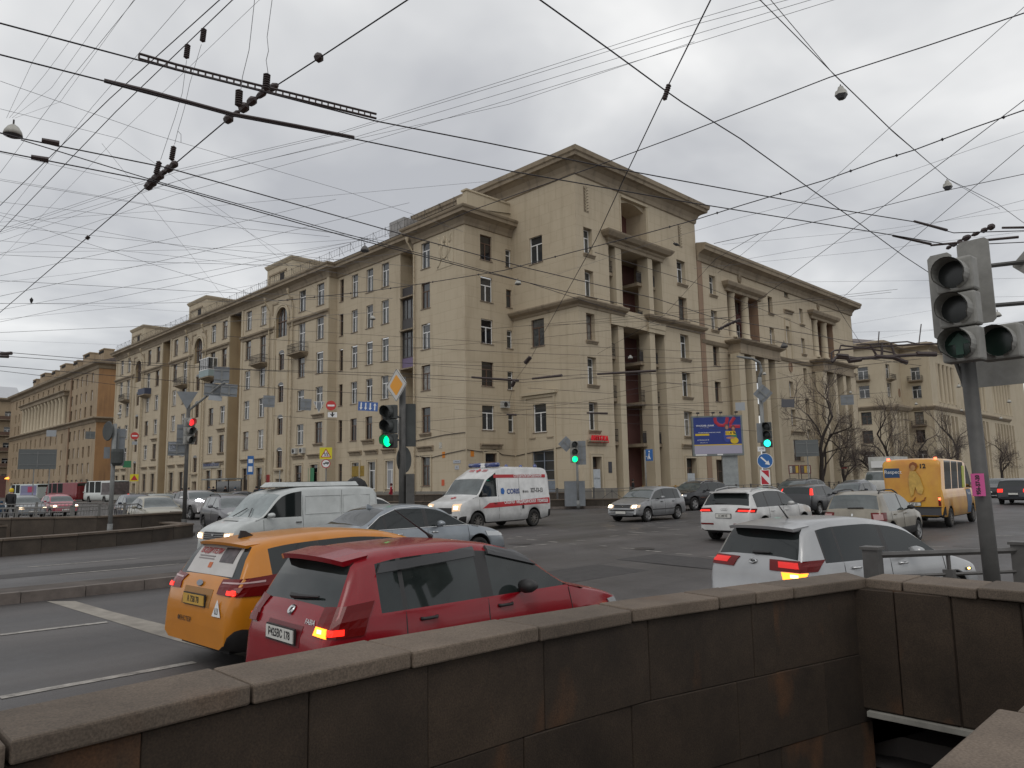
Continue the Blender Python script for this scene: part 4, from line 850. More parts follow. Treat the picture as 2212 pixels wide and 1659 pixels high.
class Car:
    def __init__(s, name, label, cat, pos, head, spec, group=None):
        s.S = S = spec; L, Wd, H = S['L'], S['W'], S['H']; s.L, s.W, s.H = L, Wd, H
        s.root = empty(name, (pos[0], pos[1], zroad(pos[1]) if len(pos) < 3 else pos[2]), R(head), label, cat, group)
        xf, xr, wr = S['xf'], S['xr'], S['wr']; zl = S.get('zl', .2); belt = S['belt']; cutw = wr + .07
        keyx = set()
        for w in S['win']: keyx |= {w[0], w[1]}
        for k in ('ws', 'rw'):
            if S.get(k): keyx |= set(S[k])
        for x, z in S['top']: keyx.add(x)
        st = set(keyx); n = int(L / .09)
        for i in range(n + 1): st.add(-L / 2 + L * i / n)
        for a in (xf, xr):
            for i in range(-7, 8): st.add(a + cutw * i / 7)
        st = sorted(x for x in st if -L / 2 - 1e-6 <= x <= L / 2 + 1e-6)
        out = [st[0]]
        for x in st[1:]:
            if x - out[-1] < .02:
                if x in keyx: out[-1] = x
                continue
            out.append(x)
        st = out
        rf = S.get('roofw', .70); nosew = S.get('nosew', .80); tailw = S.get('tailw', .84)
        plan = [(-L / 2, tailw), (-L / 2 + .07, tailw + .08), (-L / 2 + .3, .97), (-L / 2 + .8, 1.0), (L / 2 - 1.0, 1.0), (L / 2 - .45, .965), (L / 2 - .12, nosew + .09), (L / 2, nosew)]
        rows = []
        for x in st:
            zt = pch(S['top'], x); w = Wd / 2 * pch(plan, x); bz = pch(S['beltk'], x) if 'beltk' in S else belt
            zb = min(bz, zt - .05); g = max(0, min(1, (zt - bz) / (H - bz)))
            ze = zl + (.1 * max(0, (abs(x) - L / 2 + .5) / .5))
            wt = w * (.93 + (rf - .93) * g) if g > 0 else w * .93
            zm = ze + .36 * (zb - ze); z3 = ze + .72 * (zb - ze)
            p = [[w * .86, ze], [w * .965, ze + .05], [w * 1.0, zm], [w * .995, z3], [w * .965, zb - .0]]
            lean = S.get('lean', 1)
            p.append([w * .945, zb + .025 * (1 if g > 0 else .5)])
            hg = zt - zb
            p.append([wt + .035 + .02 * g, zt - .035 - .045 * g]); p.append([wt - .02, zt - .012]); p.append([wt * .6, zt + .012]); p.append([0.0, zt + .02])
            if g <= 0: p[5] = [w * .945, zb + .02]; p[6] = [w * .88, zt - .015]; p[7] = [w * .80, zt - .004]
            for a in (xf, xr):
                if abs(x - a) < cutw + 1e-6:
                    za = wr + math.sqrt(max(0, cutw**2 - (x - a)**2)); fl = .02
                    for q in range(0, 4):
                        if p[q][1] < za + q * .012: p[q][1] = za + q * .012
                    p[1][0] = min(w + .012, p[1][0] + fl); p[0][0] = w * .9
            rows.append(p)
        m = len(rows[0]); verts = []; idx = {}
        for i, p in enumerate(rows):
            for sd_ in (1, -1):
                for j, (y, z) in enumerate(p):
                    if j == m - 1 and sd_ == -1: idx[(i, sd_, j)] = idx[(i, 1, j)]; continue
                    idx[(i, sd_, j)] = len(verts); verts.append((st[i], y * sd_, z))
        body = []; bm_ = []; gl_ = {}; clad = S.get('clad', 1)
        for i in range(len(st) - 1):
            xm = (st[i] + st[i + 1]) / 2
            for sd_ in (1, -1):
                for j in range(m - 1):
                    f = (idx[(i, sd_, j)], idx[(i + 1, sd_, j)], idx[(i + 1, sd_, j + 1)], idx[(i, sd_, j + 1)])
                    f = tuple(dict.fromkeys(f))
                    if sd_ == 1: f = f[::-1]
                    key = None; mi = 0
                    if j == 5:
                        for wi, w in enumerate(S['win']):
                            if w[0] < xm < w[1]: key = ('window', wi, sd_)
                        if key is None and S['win'] and S['win'][0][0] - .02 < xm < S['win'][-1][1] + .02 and not S.get('paintpil'): mi = 1
                    if j in (7, 8) or (j == 6 and S.get('wideglass')):
                        if S.get('ws') and S['ws'][0] < xm < S['ws'][1]: key = ('windshield', 0, 0)
                        if S.get('rw') and S['rw'][0] < xm < S['rw'][1]: key = ('rear_window', 0, 0)
                    if j < clad: mi = 1
                    if j < 2 and (xm < -L / 2 + S.get('rbump', 0) or xm > L / 2 - S.get('fbump', 0)): mi = 1
                    if key: gl_.setdefault(key, []).append(f)
                    else: body.append(f); bm_.append(mi)
        for e_, rev in ((0, False), (len(st) - 1, True)):
            ring = [idx[(e_, 1, j)] for j in range(m)] + [idx[(e_, -1, j)] for j in range(m - 2, -1, -1)]
            f = tuple(ring if not rev else ring[::-1]); body.append(f[::-1]); bm_.append(0)
        allf = body + [f for v in gl_.values() for f in v]
        s.bvh = BVHTree.FromPolygons([Vector(v) for v in verts], allf)
        s.paint = S['paint']
        def mk_(name, faces, mats, mi=None):
            used = sorted({i for f in faces for i in f}); mp = {o: k for k, o in enumerate(used)}
            me = bpy.data.meshes.new(name); me.from_pydata([verts[i] for i in used], [], [tuple(mp[i] for i in f) for f in faces])
            for x in mats: me.materials.append(x)
            if mi: me.polygons.foreach_set('material_index', mi)
            me.polygons.foreach_set('use_smooth', [len(f) < 9 for f in faces]); me.update(); return link(name, me, s.root)
        s.body = mk_('body', body, [s.paint, M_BLK], bm_)
        for k, fs in gl_.items(): mk_(k[0], fs, [S.get('glass', M_CGL) if k[0] != 'windshield' else S.get('wglass', M_CGL2)])
        b = MB(); b.box(-L / 2 + .15, L / 2 - .15, -Wd / 2 + .3, Wd / 2 - .3, zl + .02, min(belt - .1, zl + .55)); b.build('underbody', M_DARK, s.root)
        for a in (xf, xr):
            b = MB(); b.lathe([(cutw + .03, -Wd / 2 + .06), (cutw + .03, Wd / 2 - .06)], Matrix.Translation((a, 0, wr)) @ Matrix.Rotation(R(90), 4, 'X'), 20, ang=math.pi * 2); 
            b.v = [v if v[2] > zl + .05 else (v[0], v[1], zl + .05) for v in b.v]; b.build('wheel_housing', M_DARK, s.root)
        ty, rm = wheel_mesh(wr, S.get('ww', .2), S.get('alloy', True))
        for a in (xf, xr):
            for sd_ in (1, -1):
                M_ = Matrix.Translation((a, sd_ * (Wd / 2 - .11), wr)) @ (Matrix() if sd_ < 0 else Matrix.Rotation(math.pi, 4, 'Z'))
                # local +lathe z points to -y after the X rotation
                o = link('wheel', ty, s.root, M_); link('rim', rm, o)
        if S.get('mir', True): s.mirrors(S.get('mirc'))
    def hit(s, p, d):
        d = Vector(d).normalized(); o = Vector(p) - d * 2.0; r = s.bvh.ray_cast(o, d, 4)
        if r[0] is None:
            q = s.bvh.find_nearest(Vector(p)); return q[0], -d
        n = r[1]
        if n.dot(d) > 0: n = -n
        return r[0], n
    def patch(s, name, q, d, m, off=.008, n=6, k=4, parent=None, rim=True):
        """a piece lying on the body: four corner points, pressed on along d"""
        b = MB(); A = [Vector(x) for x in q]; top = []; 
        for j in range(k + 1):
            for i in range(n + 1):
                u, v = i / n, j / k; p = (A[0] * (1 - u) + A[1] * u) * (1 - v) + (A[3] * (1 - u) + A[2] * u) * v
                h, nn = s.hit(p, d); top.append((h, nn))
        W_ = n + 1
        b.v = [tuple(h + nn * off) for h, nn in top]
        for j in range(k):
            for i in range(n): b.f.append((j * W_ + i, j * W_ + i + 1, (j + 1) * W_ + i + 1, (j + 1) * W_ + i)); b.m.append(0)
        if rim:
            base = len(b.v); b.v += [tuple(h - nn * .02) for h, nn in top]; loop = [i for i in range(W_)] + [j * W_ + n for j in range(1, k + 1)] + [k * W_ + i for i in range(n - 1, -1, -1)] + [j * W_ for j in range(k - 1, 0, -1)]
            for a, c in zip(loop, loop[1:] + loop[:1]): b.f.append((a, c, c + base, a + base)); b.m.append(0)
        return b.build(name, m, parent or s.root, smooth=False, fix=True)
    def both(s, name, q, d, m, **k):
        for sg in (1, -1): s.patch(name, [(x, y * sg, z) for x, y, z in q], (d[0], d[1] * sg, d[2] if len(d) > 2 else 0), m, **k)
    def seam(s, x0, x1, zb=None, zt=None, side=(1, -1)):
        zb = zb or s.S.get('zl', .2) + .12; zt = zt or s.S['belt'] + .01
        for sg in side:
            b = MB(); pts = []
            for i in range(9):
                z = zb + (zt - zb) * i / 8; x = x0 + (x1 - x0) * i / 8; h, n = s.hit((x, sg * s.W / 2, z), (0, -sg, 0)); pts.append(h)
            b.tube(pts, .006, 4, cap=False); b.build('door_gap', M_BLK, s.root)
    def handle(s, x, z, m=None, side=(1, -1), l=.17):
        for sg in side:
            h, n = s.hit((x, sg * s.W / 2, z), (0, -sg, 0)); b = MB(); b.tube([h + Vector((-l / 2, 0, 0)), h + Vector((-l / 2 + .03, sg * .035, 0)), h + Vector((l / 2 - .03, sg * .035, 0)), h + Vector((l / 2, 0, 0))], .016, 6); b.build('door_handle', m or s.paint, s.root, smooth=True)
    def mirrors(s, m=None):
        x = s.S['ws'][0] - .12 if 'mx' not in s.S else s.S['mx']; z = s.S['belt'] + .1
        for sg in (1, -1):
            b = MB(); b.lathe([(0.001, -.09), (.07, -.07), (.095, 0), (.09, .05), (.03, .075), (.001, .078)], Matrix.Translation((x, sg * (s.W / 2 + .1), z)) @ Matrix.Rotation(R(-90), 4, 'Y') @ Matrix.Diagonal((.75, 1.15, 1, 1)), 12)
            b.tube([(x + .02, sg * (s.W / 2 - .06), z - .06), (x + .02, sg * (s.W / 2 + .06), z - .03)], .025, 6); b.build('wing_mirror', m or s.paint, s.root, smooth=True)
    def plate(s, x, z, txt=None, col=None):
        d = (1, 0, 0) if x < 0 else (-1, 0, 0); h, n = s.hit((x, 0, z), d); n = Vector((-1 if x < 0 else 1, 0, .0)); M_ = face_to(h + n * .03, n)
        b = MB(); b.box(-.26, .26, -.056, .056, -.02, .006); o = b.build('number_plate', col or M_PLATE, s.root, M_)
        b = MB(); b.box(-.275, .275, -.07, .07, -.022, -.004); b.build('plate_frame', M_BLK, o)
        if txt: text(txt, .098, Matrix.Translation((0, 0, .007)), M_INK, o, depth=.001, sx=.82, bold=.002)
    def onbody(s, p, d, off=.01):
        h, n = s.hit(p, d); return face_to(h + n * off, n)
    def rack(s, x0, x1, y, m=M_BLK, cross=()):
        for sg in (1, -1):
            b = MB(); pts = [Vector((x0, sg * y, pch(s.S['top'], x0) - .03)), Vector((x0 + .12, sg * y, pch(s.S['top'], x0 + .1) + .05))] + [Vector((x, sg * y, pch(s.S['top'], x) + .055)) for x in (x0 * .6 + x1 * .4, x0 * .3 + x1 * .7)] + [Vector((x1 - .12, sg * y, pch(s.S['top'], x1) + .05)), Vector((x1, sg * y, pch(s.S['top'], x1) - .03))]
            b.tube(pts, .022, 6); b.build('roof_rail', m, s.root, smooth=True)
        for x in cross:
            b = MB(); b.box(x - .04, x + .04, -y - .08, y + .08, s.H + .07, s.H + .1); b.build('roof_bar', M_ALLOY, s.root)

def spec(kind, paint, **k):
    D_ = dict(
        hatch=dict(L=4.05, W=1.68, H=1.5, belt=.93, xf=1.25, xr=-1.24, wr=.30, top=[(2.025, .42), (2.0, .62), (1.9, .74), (1.6, .84), (1.0, .985), (.35, 1.37), (.0, 1.455), (-.5, 1.5), (-1.1, 1.49), (-1.62, 1.41), (-1.86, 1.02), (-1.93, .93), (-2.0, .75), (-2.025, .5)], win=[(-1.35, -1.05), (-1.0, -.12), (-.02, .95)], ws=(1.0, .35)[::-1], rw=(-1.86, -1.64)),
        sedan=dict(L=4.8, W=1.84, H=1.47, belt=.93, xf=1.45, xr=-1.35, wr=.32, top=[(2.4, .45), (2.36, .62), (2.2, .74), (1.8, .87), (1.15, .98), (.3, 1.40), (-.1, 1.46), (-.6, 1.47), (-1.1, 1.39), (-1.8, 1.06), (-2.25, 1.02), (-2.36, .95), (-2.4, .6)], win=[(-1.5, -1.02), (-.95, -.12), (-.02, 1.1)], ws=(.32, 1.15), rw=(-1.78, -1.1)),
        suv=dict(L=4.66, W=1.89, H=1.66, belt=1.06, xf=1.42, xr=-1.4, wr=.37, zl=.28, clad=2, top=[(2.33, .5), (2.3, .85), (2.15, .98), (1.8, 1.06), (1.1, 1.14), (.35, 1.55), (-.1, 1.64), (-.7, 1.66), (-1.3, 1.63), (-1.85, 1.52), (-2.12, 1.15), (-2.22, 1.05), (-2.3, .85), (-2.33, .5)], win=[(-1.8, -1.1), (-1.03, -.12), (-.02, 1.05)], ws=(.36, 1.1), rw=(-2.12, -1.86)),
        wagon=dict(L=4.56, W=1.82, H=1.5, belt=.97, xf=1.3, xr=-1.35, wr=.32, top=[(2.28, .45), (2.24, .64), (2.1, .76), (1.75, .86), (1.15, 1.0), (.35, 1.38), (0, 1.46), (-.6, 1.5), (-1.3, 1.48), (-1.9, 1.40), (-2.12, 1.04), (-2.2, .95), (-2.26, .75), (-2.28, .5)], win=[(-1.74, -1.12), (-1.05, -.18), (-.08, 1.08)], ws=(.37, 1.15), rw=(-2.12, -1.91), roofw=.68),
        van=dict(L=4.85, W=1.84, H=1.94, belt=1.12, xf=1.55, xr=-1.45, wr=.32, zl=.22, roofw=.86, top=[(2.425, .5), (2.4, .78), (2.25, .93), (1.95, 1.06), (1.6, 1.16), (.92, 1.78), (.6, 1.88), (.1, 1.93), (-1.0, 1.94), (-2.15, 1.92), (-2.32, 1.8), (-2.38, 1.2), (-2.425, .6)], win=[(.32, 1.5)], ws=(.95, 1.6), rw=(-2.37, -2.33), paintpil=True, nosew=.86, tailw=.95, alloy=False))[kind]
    D_ = dict(D_); D_['paint'] = paint; D_.update(k); return D_

def rearlights(c, y0, y1, z0, z1, x=-9, on=False, m=None):
    c.both('tail_lamp', [(-c.L / 2, y0, z0), (-c.L / 2, y1, z0), (-c.L / 2, y1, z1), (-c.L / 2, y0, z1)], (1, 0), m or (M_TLON if on else M_TL), off=.012)
def sidelights(c, x0, x1, z0, z1, m):
    c.both('tail_lamp', [(x0, c.W / 2, z0), (x1, c.W / 2, z0 + .04), (x1, c.W / 2, z1 - .02), (x0, c.W / 2, z1)], (0, -1), m, off=.012)
def frontlights(c, y0, y1, z0, z1, m):
    if m in (M_HLON, M_IND):
        ym, zm = (y0 + y1) / 2, (z0 + z1) / 2; c.both('lamp_bulb', [(c.L / 2, ym - .09, zm - .05), (c.L / 2, ym + .09, zm - .05), (c.L / 2, ym + .09, zm + .05), (c.L / 2, ym - .09, zm + .05)], (-1, 0), m, off=.025, n=3, k=3); m = M_HLG
    c.both('head_lamp', [(c.L / 2, y0, z0), (c.L / 2, y1, z0 + .03), (c.L / 2, y1, z1), (c.L / 2, y0, z1 - .02)], (-1, 0), m, off=.012)
def grille(c, w, z0, z1, m=M_BLK): return c.patch('grille', [(c.L / 2, -w, z0), (c.L / 2, w, z0), (c.L / 2, w, z1), (c.L / 2, -w, z1)], (-1, 0, 0), m, off=.008)

def spoil(b, x0, x1, w, z0, z1, t, crown):
    """a curved lip carried on from the roof"""
    n = 10; top = []; bot = []; rt = []; rb = []
    for i in range(n + 1):
        s = -1 + 2 * i / n; k = 1 - s * s; y = w * s; xe = x1 - .07 * k ** .5
        rt.append((x0, y, z0 + crown * k ** .6)); top.append((xe, y * .97, z1 + crown * .75 * k ** .6)); bot.append((xe + .015, y * .96, z1 - t + crown * .75 * k ** .6)); rb.append((x0 - .02, y * .95, z0 - t * 1.6 + crown * .8 * k ** .6))
    k0 = len(b.v); b.v += rt + top + bot + rb; m = n + 1
    for a in range(3):
        for i in range(n): b.f.append((k0 + a * m + i, k0 + a * m + i + 1, k0 + (a + 1) * m + i + 1, k0 + (a + 1) * m + i)); b.m.append(0)
    for i in (0, n): b.f.append(tuple(k0 + a * m + i for a in range(4))); b.m.append(0)
# --- red hatchback beside the wall
P = paint('red', (.23, .003, .009), rough=.25)
c = Car('hatchback', 'red hatchback with its amber indicator lit, nearest car to the granite wall', 'car', (5.38, 6.45), -1.0, spec('hatch', P, H=1.52, win=[(-1.45, -1.22), (-1.17, -.28), (-.12, .98)], mirc=M_BLK, alloy=False, glass=mat('car_glass_smoky', (.022, .028, .027), .03, spec=.6, var=.5, vscale=1.5)))
c.seam(-1.2, -1.2, .55); c.seam(-.2, -.2, .3); c.seam(1.05, .98, .5, .93)
for hx in (-.95, .02): c.handle(hx, .86, M_BLK, l=.19)
c.both('wind_deflector', [(-1.4, .84, 1.375), (-.28, .84, 1.43), (-.28, .84, 1.35), (-1.45, .84, 1.29)], (0, -1), mat('smoked_plastic', (.06, .06, .062), .2), off=.03)
c.both('wind_deflector', [(-.1, .84, 1.43), (.3, .84, 1.35), (.55, .84, 1.2), (-.1, .84, 1.36)], (0, -1), mat('smoked_plastic', (.06, .06, .062), .2), off=.03)
b = MB(); spoil(b, -1.48, -1.74, .60, 1.455, 1.415, .045, .05); b.build('spoiler', P, c.root, smooth=False)
for sg in (1, -1):
    q = [(-1.99, .56 * sg, .80), (-1.7, .86 * sg, .80), (-1.62, .86 * sg, 1.07), (-1.95, .62 * sg, 1.03)]; o = c.patch('tail_lamp', q, (1, -sg * 1.0, 0), M_TL, off=.014)
    c.patch('brake_light', [(-1.88, .65 * sg, .82), (-1.79, .74 * sg, .82), (-1.79, .74 * sg, .87), (-1.88, .66 * sg, .87)], (1, -sg, 0), M_TLON, off=.02, parent=o); c.patch('indicator', [(-1.98, .555 * sg, .81), (-1.89, .66 * sg, .80), (-1.89, .66 * sg, .875), (-1.97, .58 * sg, .88)], (1, -sg, 0), M_IND if sg < 0 else M_TL, off=.026, parent=o)
    if sg < 0: c.patch('bulb', [(-1.95, .60 * sg, .83), (-1.92, .63 * sg, .83), (-1.92, .63 * sg, .86), (-1.95, .60 * sg, .86)], (1, -sg, 0), M_INDC, off=.034, parent=o, n=2, k=2)
c.patch('plate_recess_shade', [(-2, -.33, .68), (-2, .33, .68), (-2, .33, .86), (-2, -.33, .86)], (1, 0, 0), mat('paint_red_dark', (.12, .006, .01), .4), off=.004)  # flat patch on the tailgate, shade of the recess painted as darker red
c.plate(-2.0, .765, 'Р425ВС 178')
M_ = c.onbody((-2, -.02, .965), (1, 0, 0), .012); b = MB(); b.lathe([(0, .004), (.032, .004), (.036, .0), (.045, .006), (.05, 0)], M_, 18); b.tube([M_ @ Vector((-.012, -.02, .008)), M_ @ Vector((.0, .012, .01)), M_ @ Vector((.018, .022, .008))], .006, 5); b.build('badge', M_CHR, c.root)
text('FABIA', .065, c.onbody((-2, -.42, .90), (1, 0, 0), .006), M_CHR, c.root, depth=.002)
b = MB(); b.tube([(-.3, 0, 1.52), (-.36, 0, 1.56), (-.78, 0, 1.83)], [.03, .012, .004], 6); b.build('aerial', M_BLK, c.root)
b = MB(); p0 = c.hit((-1.86, .1, 1.08), (1, 0, 0))[0]; b.tube([p0 + Vector((-.02, 0, 0)), p0 + Vector((-.03, -.2, .01)), p0 + Vector((-.02, -.5, .03))], [.03, .018, .01], 5); b.build('rear_wiper', M_BLK, c.root)
frontlights(c, .5, .78, .58, .72, M_HL); grille(c, .42, .5, .64)
RED = c
# --- orange-yellow taxi estate
P = paint('taxi_orange', (.52, .19, .012), rough=.28)
c = Car('estate_car', 'orange estate taxi with a white advert over its rear window, beside the red hatchback', 'car', (5.85, 9.15), 3.0, spec('wagon', P, H=1.5, clad=1, rbump=.55))
c.seam(-1.0, -1.0, .6); c.seam(-.12, -.12, .3)
for hx in (-.8, .12): c.handle(hx, .88)
c.patch('rear_advert', [(-2.2, -.58, 1.06), (-2.2, .58, 1.06), (-2.2, .52, 1.38), (-2.2, -.52, 1.38)], (1, 0, 0), mat('advert_film', (.50, .48, .46), .35, var=.1), off=.006)
M_ = c.onbody((-2.2, .17, 1.31), (1, 0, 0), .012); text('ВОДИТЕЛИ', .1, M_, mat('ink_red', (.35, .05, .05), .6), c.root, depth=.001, bold=.002)
c.patch('advert_photo', [(-2.2, -.46, 1.2), (-2.2, -.14, 1.2), (-2.2, -.14, 1.36), (-2.2, -.46, 1.36)], (1, 0, 0), mat('advert_dark', (.09, .07, .075), .4, var=.8, vscale=9), off=.012)
for k, zz in enumerate((1.25, 1.22)): c.patch('advert_line', [(-2.2, .02, zz), (-2.2, .42, zz), (-2.2, .42, zz + .012), (-2.2, .02, zz + .012)], (1, 0, 0), mat('ink_grey', (.25, .22, .22), .6), off=.012, n=3, k=1)
c.patch('advert_dot', [(-2.2, .0, 1.13), (-2.2, .08, 1.13), (-2.2, .08, 1.19), (-2.2, .0, 1.19)], (1, 0, 0), mat('advert_orange', (.5, .12, .03), .5), off=.013, n=2, k=2)
b = MB(); spoil(b, -1.78, -1.96, .60, 1.42, 1.405, .035, .04); b.build('spoiler', P, c.root)
for sg in (1, -1):
    o = c.patch('tail_lamp', [(-2.25, .50 * sg, .88), (-1.9, .9 * sg, .86), (-1.62, .9 * sg, 1.08), (-2.2, .52 * sg, 1.03)], (1, -sg * 1.1, 0), M_TL, off=.014, n=8)
    c.patch('brake_light', [(-2.13, .60 * sg, .885), (-2.06, .69 * sg, .885), (-2.06, .69 * sg, .93), (-2.13, .61 * sg, .93)], (1, -sg, 0), M_TLON, off=.02, parent=o); c.patch('lamp_strip', [(-2.2, .53 * sg, .985), (-1.85, .85 * sg, 1.0), (-1.85, .85 * sg, 1.02), (-2.2, .54 * sg, 1.0)], (1, -sg, 0), mat('lamp_clear', (.45, .3, .3), .2), off=.02, parent=o)
c.patch('plate_recess_shade', [(-2.28, -.36, .72), (-2.28, .36, .72), (-2.28, .36, .92), (-2.28, -.36, .92)], (1, 0, 0), mat('taxi_shade', (.30, .14, .03), .5), off=.004)  # no hollow is cut, its shade is painted as a darker orange patch
c.plate(-2.28, .79, 'А 758 78', mat('plate_yellow', (.55, .33, .06), .5))
M_ = c.onbody((-2.25, .0, .97), (1, 0, 0), .014); b = MB(); b.lathe([(0, .004), (.075, .004), (.08, 0)], M_ @ Matrix.Diagonal((1, .45, 1, 1)), 20); b.build('badge', mat('badge_grey', (.2, .22, .26), .3, metal=.5), c.root)
M_ = c.onbody((-2.2, -.55, .73), (1, .25, 0), .012); b = MB(); b.prism([(-.1, -.085), (.1, -.085), (0, .1)], 0, .003, M_); o = b.build('studded_tyre_sticker', M_LETW, c.root); text('Ш', .09, M_ @ Matrix.Translation((0, -.03, .005)), M_INK, o, depth=.001)
b = MB(); b.prism([(-1.75, 0), (-1.5, 0), (-1.66, .09), (-1.72, .1)], -.015, .015, Matrix.Translation((0, 0, 1.45)) @ Matrix.Rotation(R(90), 4, 'X')); b.build('fin_aerial', M_BLK, c.root)
text('ФЕНСТЕР', .075, c.onbody((-2.28, .22, .55), (1, 0, 0), .012), M_INK, c.root, depth=.001)
frontlights(c, .5, .82, .62, .76, M_HL)
# --- silver sedan
P = paint('silver_blue', (.27, .295, .32), metal=.45, rough=.3)
c = Car('sedan', 'silver sedan with chrome window line, between the orange taxi and the white van', 'car', (10.75, 14.55), -1.5, spec('sedan', P, L=4.85, W=1.86, win=[(-1.62, -1.22), (-1.16, -.14), (-.03, 1.1)], glass=M_CGL))
c.seam(-1.05, -1.05, .5); c.seam(-.08, -.08, .3); c.seam(1.15, 1.1, .5)
for hx in (-.85, .12): c.handle(hx, .84, M_CHR)
for sg in (1, -1):
    b = MB(); pts = [c.hit((x, sg * .9, z), (0, -sg, 0))[0] + Vector((0, sg * .006, 0)) for x, z in ((-1.68, 1.0), (-1.3, 1.24), (-.8, 1.40), (-.3, 1.42), (.3, 1.36))]; b.tube(pts, .013, 5)
    pts = [c.hit((x, sg * .9, .955), (0, -sg, 0))[0] + Vector((0, sg * .006, 0)) for x in (-1.68, -1, -.3, .4, 1.1)]; b2 = MB(); b2.tube(pts, .010, 5); b.build('chrome_trim', M_CHR, c.root); b2.build('chrome_strip', M_CHR, c.root)
c.both('head_lamp', [(2.2, .62, .62), (1.72, .93, .66), (1.66, .93, .78), (2.2, .6, .72)], (-1, -1.3), M_HL, off=.012)
b = MB(); b.prism([(-1.15, 0), (-.92, 0), (-1.08, .09), (-1.13, .1)], -.015, .015, Matrix.Translation((0, 0, 1.4)) @ Matrix.Rotation(R(90), 4, 'X')); b.build('fin_aerial', P, c.root)
rearlights(c, .5, .85, .8, .95)
# --- white panel van
P = paint('van_white', (.46, .48, .47), rough=.35, dirt=.1)
c = Car('panel_van', 'white panel van facing left with amber headlamps, behind the silver sedan', 'van', (10.6, 19.85, -.15), 186, spec('van', P, wglass=mat('van_windshield', (.22, .26, .26), .06, spec=1, var=.4, vscale=1.2), mx=1.35))
c.seam(.28, .28, .35, 1.85); c.seam(1.5, 1.5, .5, 1.1); c.seam(-1.05, -1.05, .5, 1.85); c.handle(.42, 1.0, M_BLK)
for x0, x1 in ((-2.1, -1.1), (-1.0, .2)):
    for sg in (1, -1):
        pts = [c.hit((x, sg * .9, z), (0, -sg, 0))[0] for x, z in ((x0, 1.2), (x1, 1.2), (x1, 1.7), (x0, 1.7), (x0, 1.2))]; b = MB(); b.tube(pts, .012, 4); b.build('panel_crease', P, c.root)
grille(c, .5, .62, .82); 
for k in range(3): c.patch('grille_bar', [(2.4, -.5, .66 + k * .05), (2.4, .5, .66 + k * .05), (2.4, .5, .675 + k * .05), (2.4, -.5, .675 + k * .05)], (-1, 0, 0), M_ALLOY, off=.016, n=4, k=1)
frontlights(c, .52, .84, .63, .81, M_HLON); c.plate(2.42, .45)
text('W', .1, c.onbody((2.4, 0, .74), (-1, 0, 0), .03), M_CHR, c.root, depth=.004)
b = MB(); b.sweep([(-2.0, .3), (-2.0, -.3), (.5, -.34), (.8, -.2), (.8, .2), (.5, .34), (-2.0, .3)], [(.0, 1.95), (.12, 1.97), (.0, 2.09), (-.1, 2.1)]); b.add([(-2.0, .3, 2.1), (-2.0, -.3, 2.1), (.5, -.34, 2.1), (.7, 0, 2.1), (.5, .34, 2.1)], [(0, 1, 2, 3, 4)]); b.build('roof_cooler', P, c.root)
c.patch('bonnet_vent', [(1.95, -.35, 1.2), (1.95, .35, 1.2), (1.9, .35, 1.2), (1.9, -.35, 1.2)], (0, 0, -1), M_BLK, off=.006, n=4, k=1)
for sg in (-.45, .35): b = MB(); p0 = c.hit((1.62, sg, 1.3), (0, 0, -1))[0]; p1 = c.hit((1.35, sg * .3, 1.6), (0, 0, -1))[0]; b.tube([p0 + Vector((0, 0, .02)), p1 + Vector((.02, 0, .02))], .012, 4); b.build('wiper', M_BLK, c.root)
# --- ambulance
P = paint('ambulance_white', (.56, .56, .55), rough=.35, dirt=.12)
M_RS = mat('stripe_red', (.42, .012, .02), .4)
c = Car('ambulance', 'white ambulance with red stripes, blue roof lights and CORIS lettering, crossing the junction', 'ambulance', (20.66, 22.39), 184.5, spec('van', P, L=5.4, W=1.98, H=2.42, belt=1.25, xf=1.75, xr=-1.6, wr=.35, zl=.27, roofw=.80, clad=1, fbump=.35, rbump=.2, top=[(2.7, .55), (2.66, .95), (2.5, 1.1), (2.1, 1.22), (1.72, 1.36), (1.15, 2.0), (.85, 2.16), (.35, 2.40), (-.2, 2.44), (-2.3, 2.42), (-2.55, 2.36), (-2.66, 1.8), (-2.7, .6)], win=[(.62, 1.66)], ws=(1.2, 1.72), mx=1.5, rw=None, mirc=M_BLK))
c.seam(.55, .55, .4, 1.95); c.seam(-.75, -.75, .5, 2.0); c.seam(1.65, 1.65, .5, 1.2)
c.both('red_stripe', [(-2.5, .95, 2.0), (.75, .95, 2.0), (.75, .95, 2.13), (-2.5, .95, 2.13)], (0, -1), M_RS, off=.006, n=14)
c.both('red_stripe', [(-2.6, .98, .92), (1.5, .98, .84), (1.1, .98, 1.04), (-2.6, .98, 1.16)], (0, -1), M_RS, off=.006, n=16)
for sg in (1, -1):
    def T_(s_, x, z, size, m, sx=1, bold=0): 
        M_ = c.onbody((x, sg * 1.0, z), (0, -sg, 0), .012); text(s_, size, M_, m, c.root, depth=.001, sx=sx, bold=bold)
    T_('СПЕЦИАЛИЗИРОВАННАЯ', -1.35, 2.065, .15, M_LETW, .95, .003); T_('СКОРАЯ  МЕДИЦИНСКАЯ  ПОМОЩЬ', -1.15, 1.03, .17, M_LETW, .92, .004)
    T_('CORIS', .1 - .45, 1.45, .27, mat('ink_blue', (.015, .05, .22), .5), 1, .006); T_('☎ (812)', -1.12, 1.43, .1, M_INK, 1, .002); T_('327-13-13', -1.85, 1.47, .25, M_INK, .78, .005)
    M_ = c.onbody((.28, sg * 1.0, 1.48), (0, -sg, 0), .012); b = MB(); b.prism([(-.1, -.1), (.05, -.13), (.12, .0), (.04, .13), (-.1, .1)], 0, .003, M_); b.build('blue_logo', mat('logo_blue', (.02, .12, .4), .5), c.root)
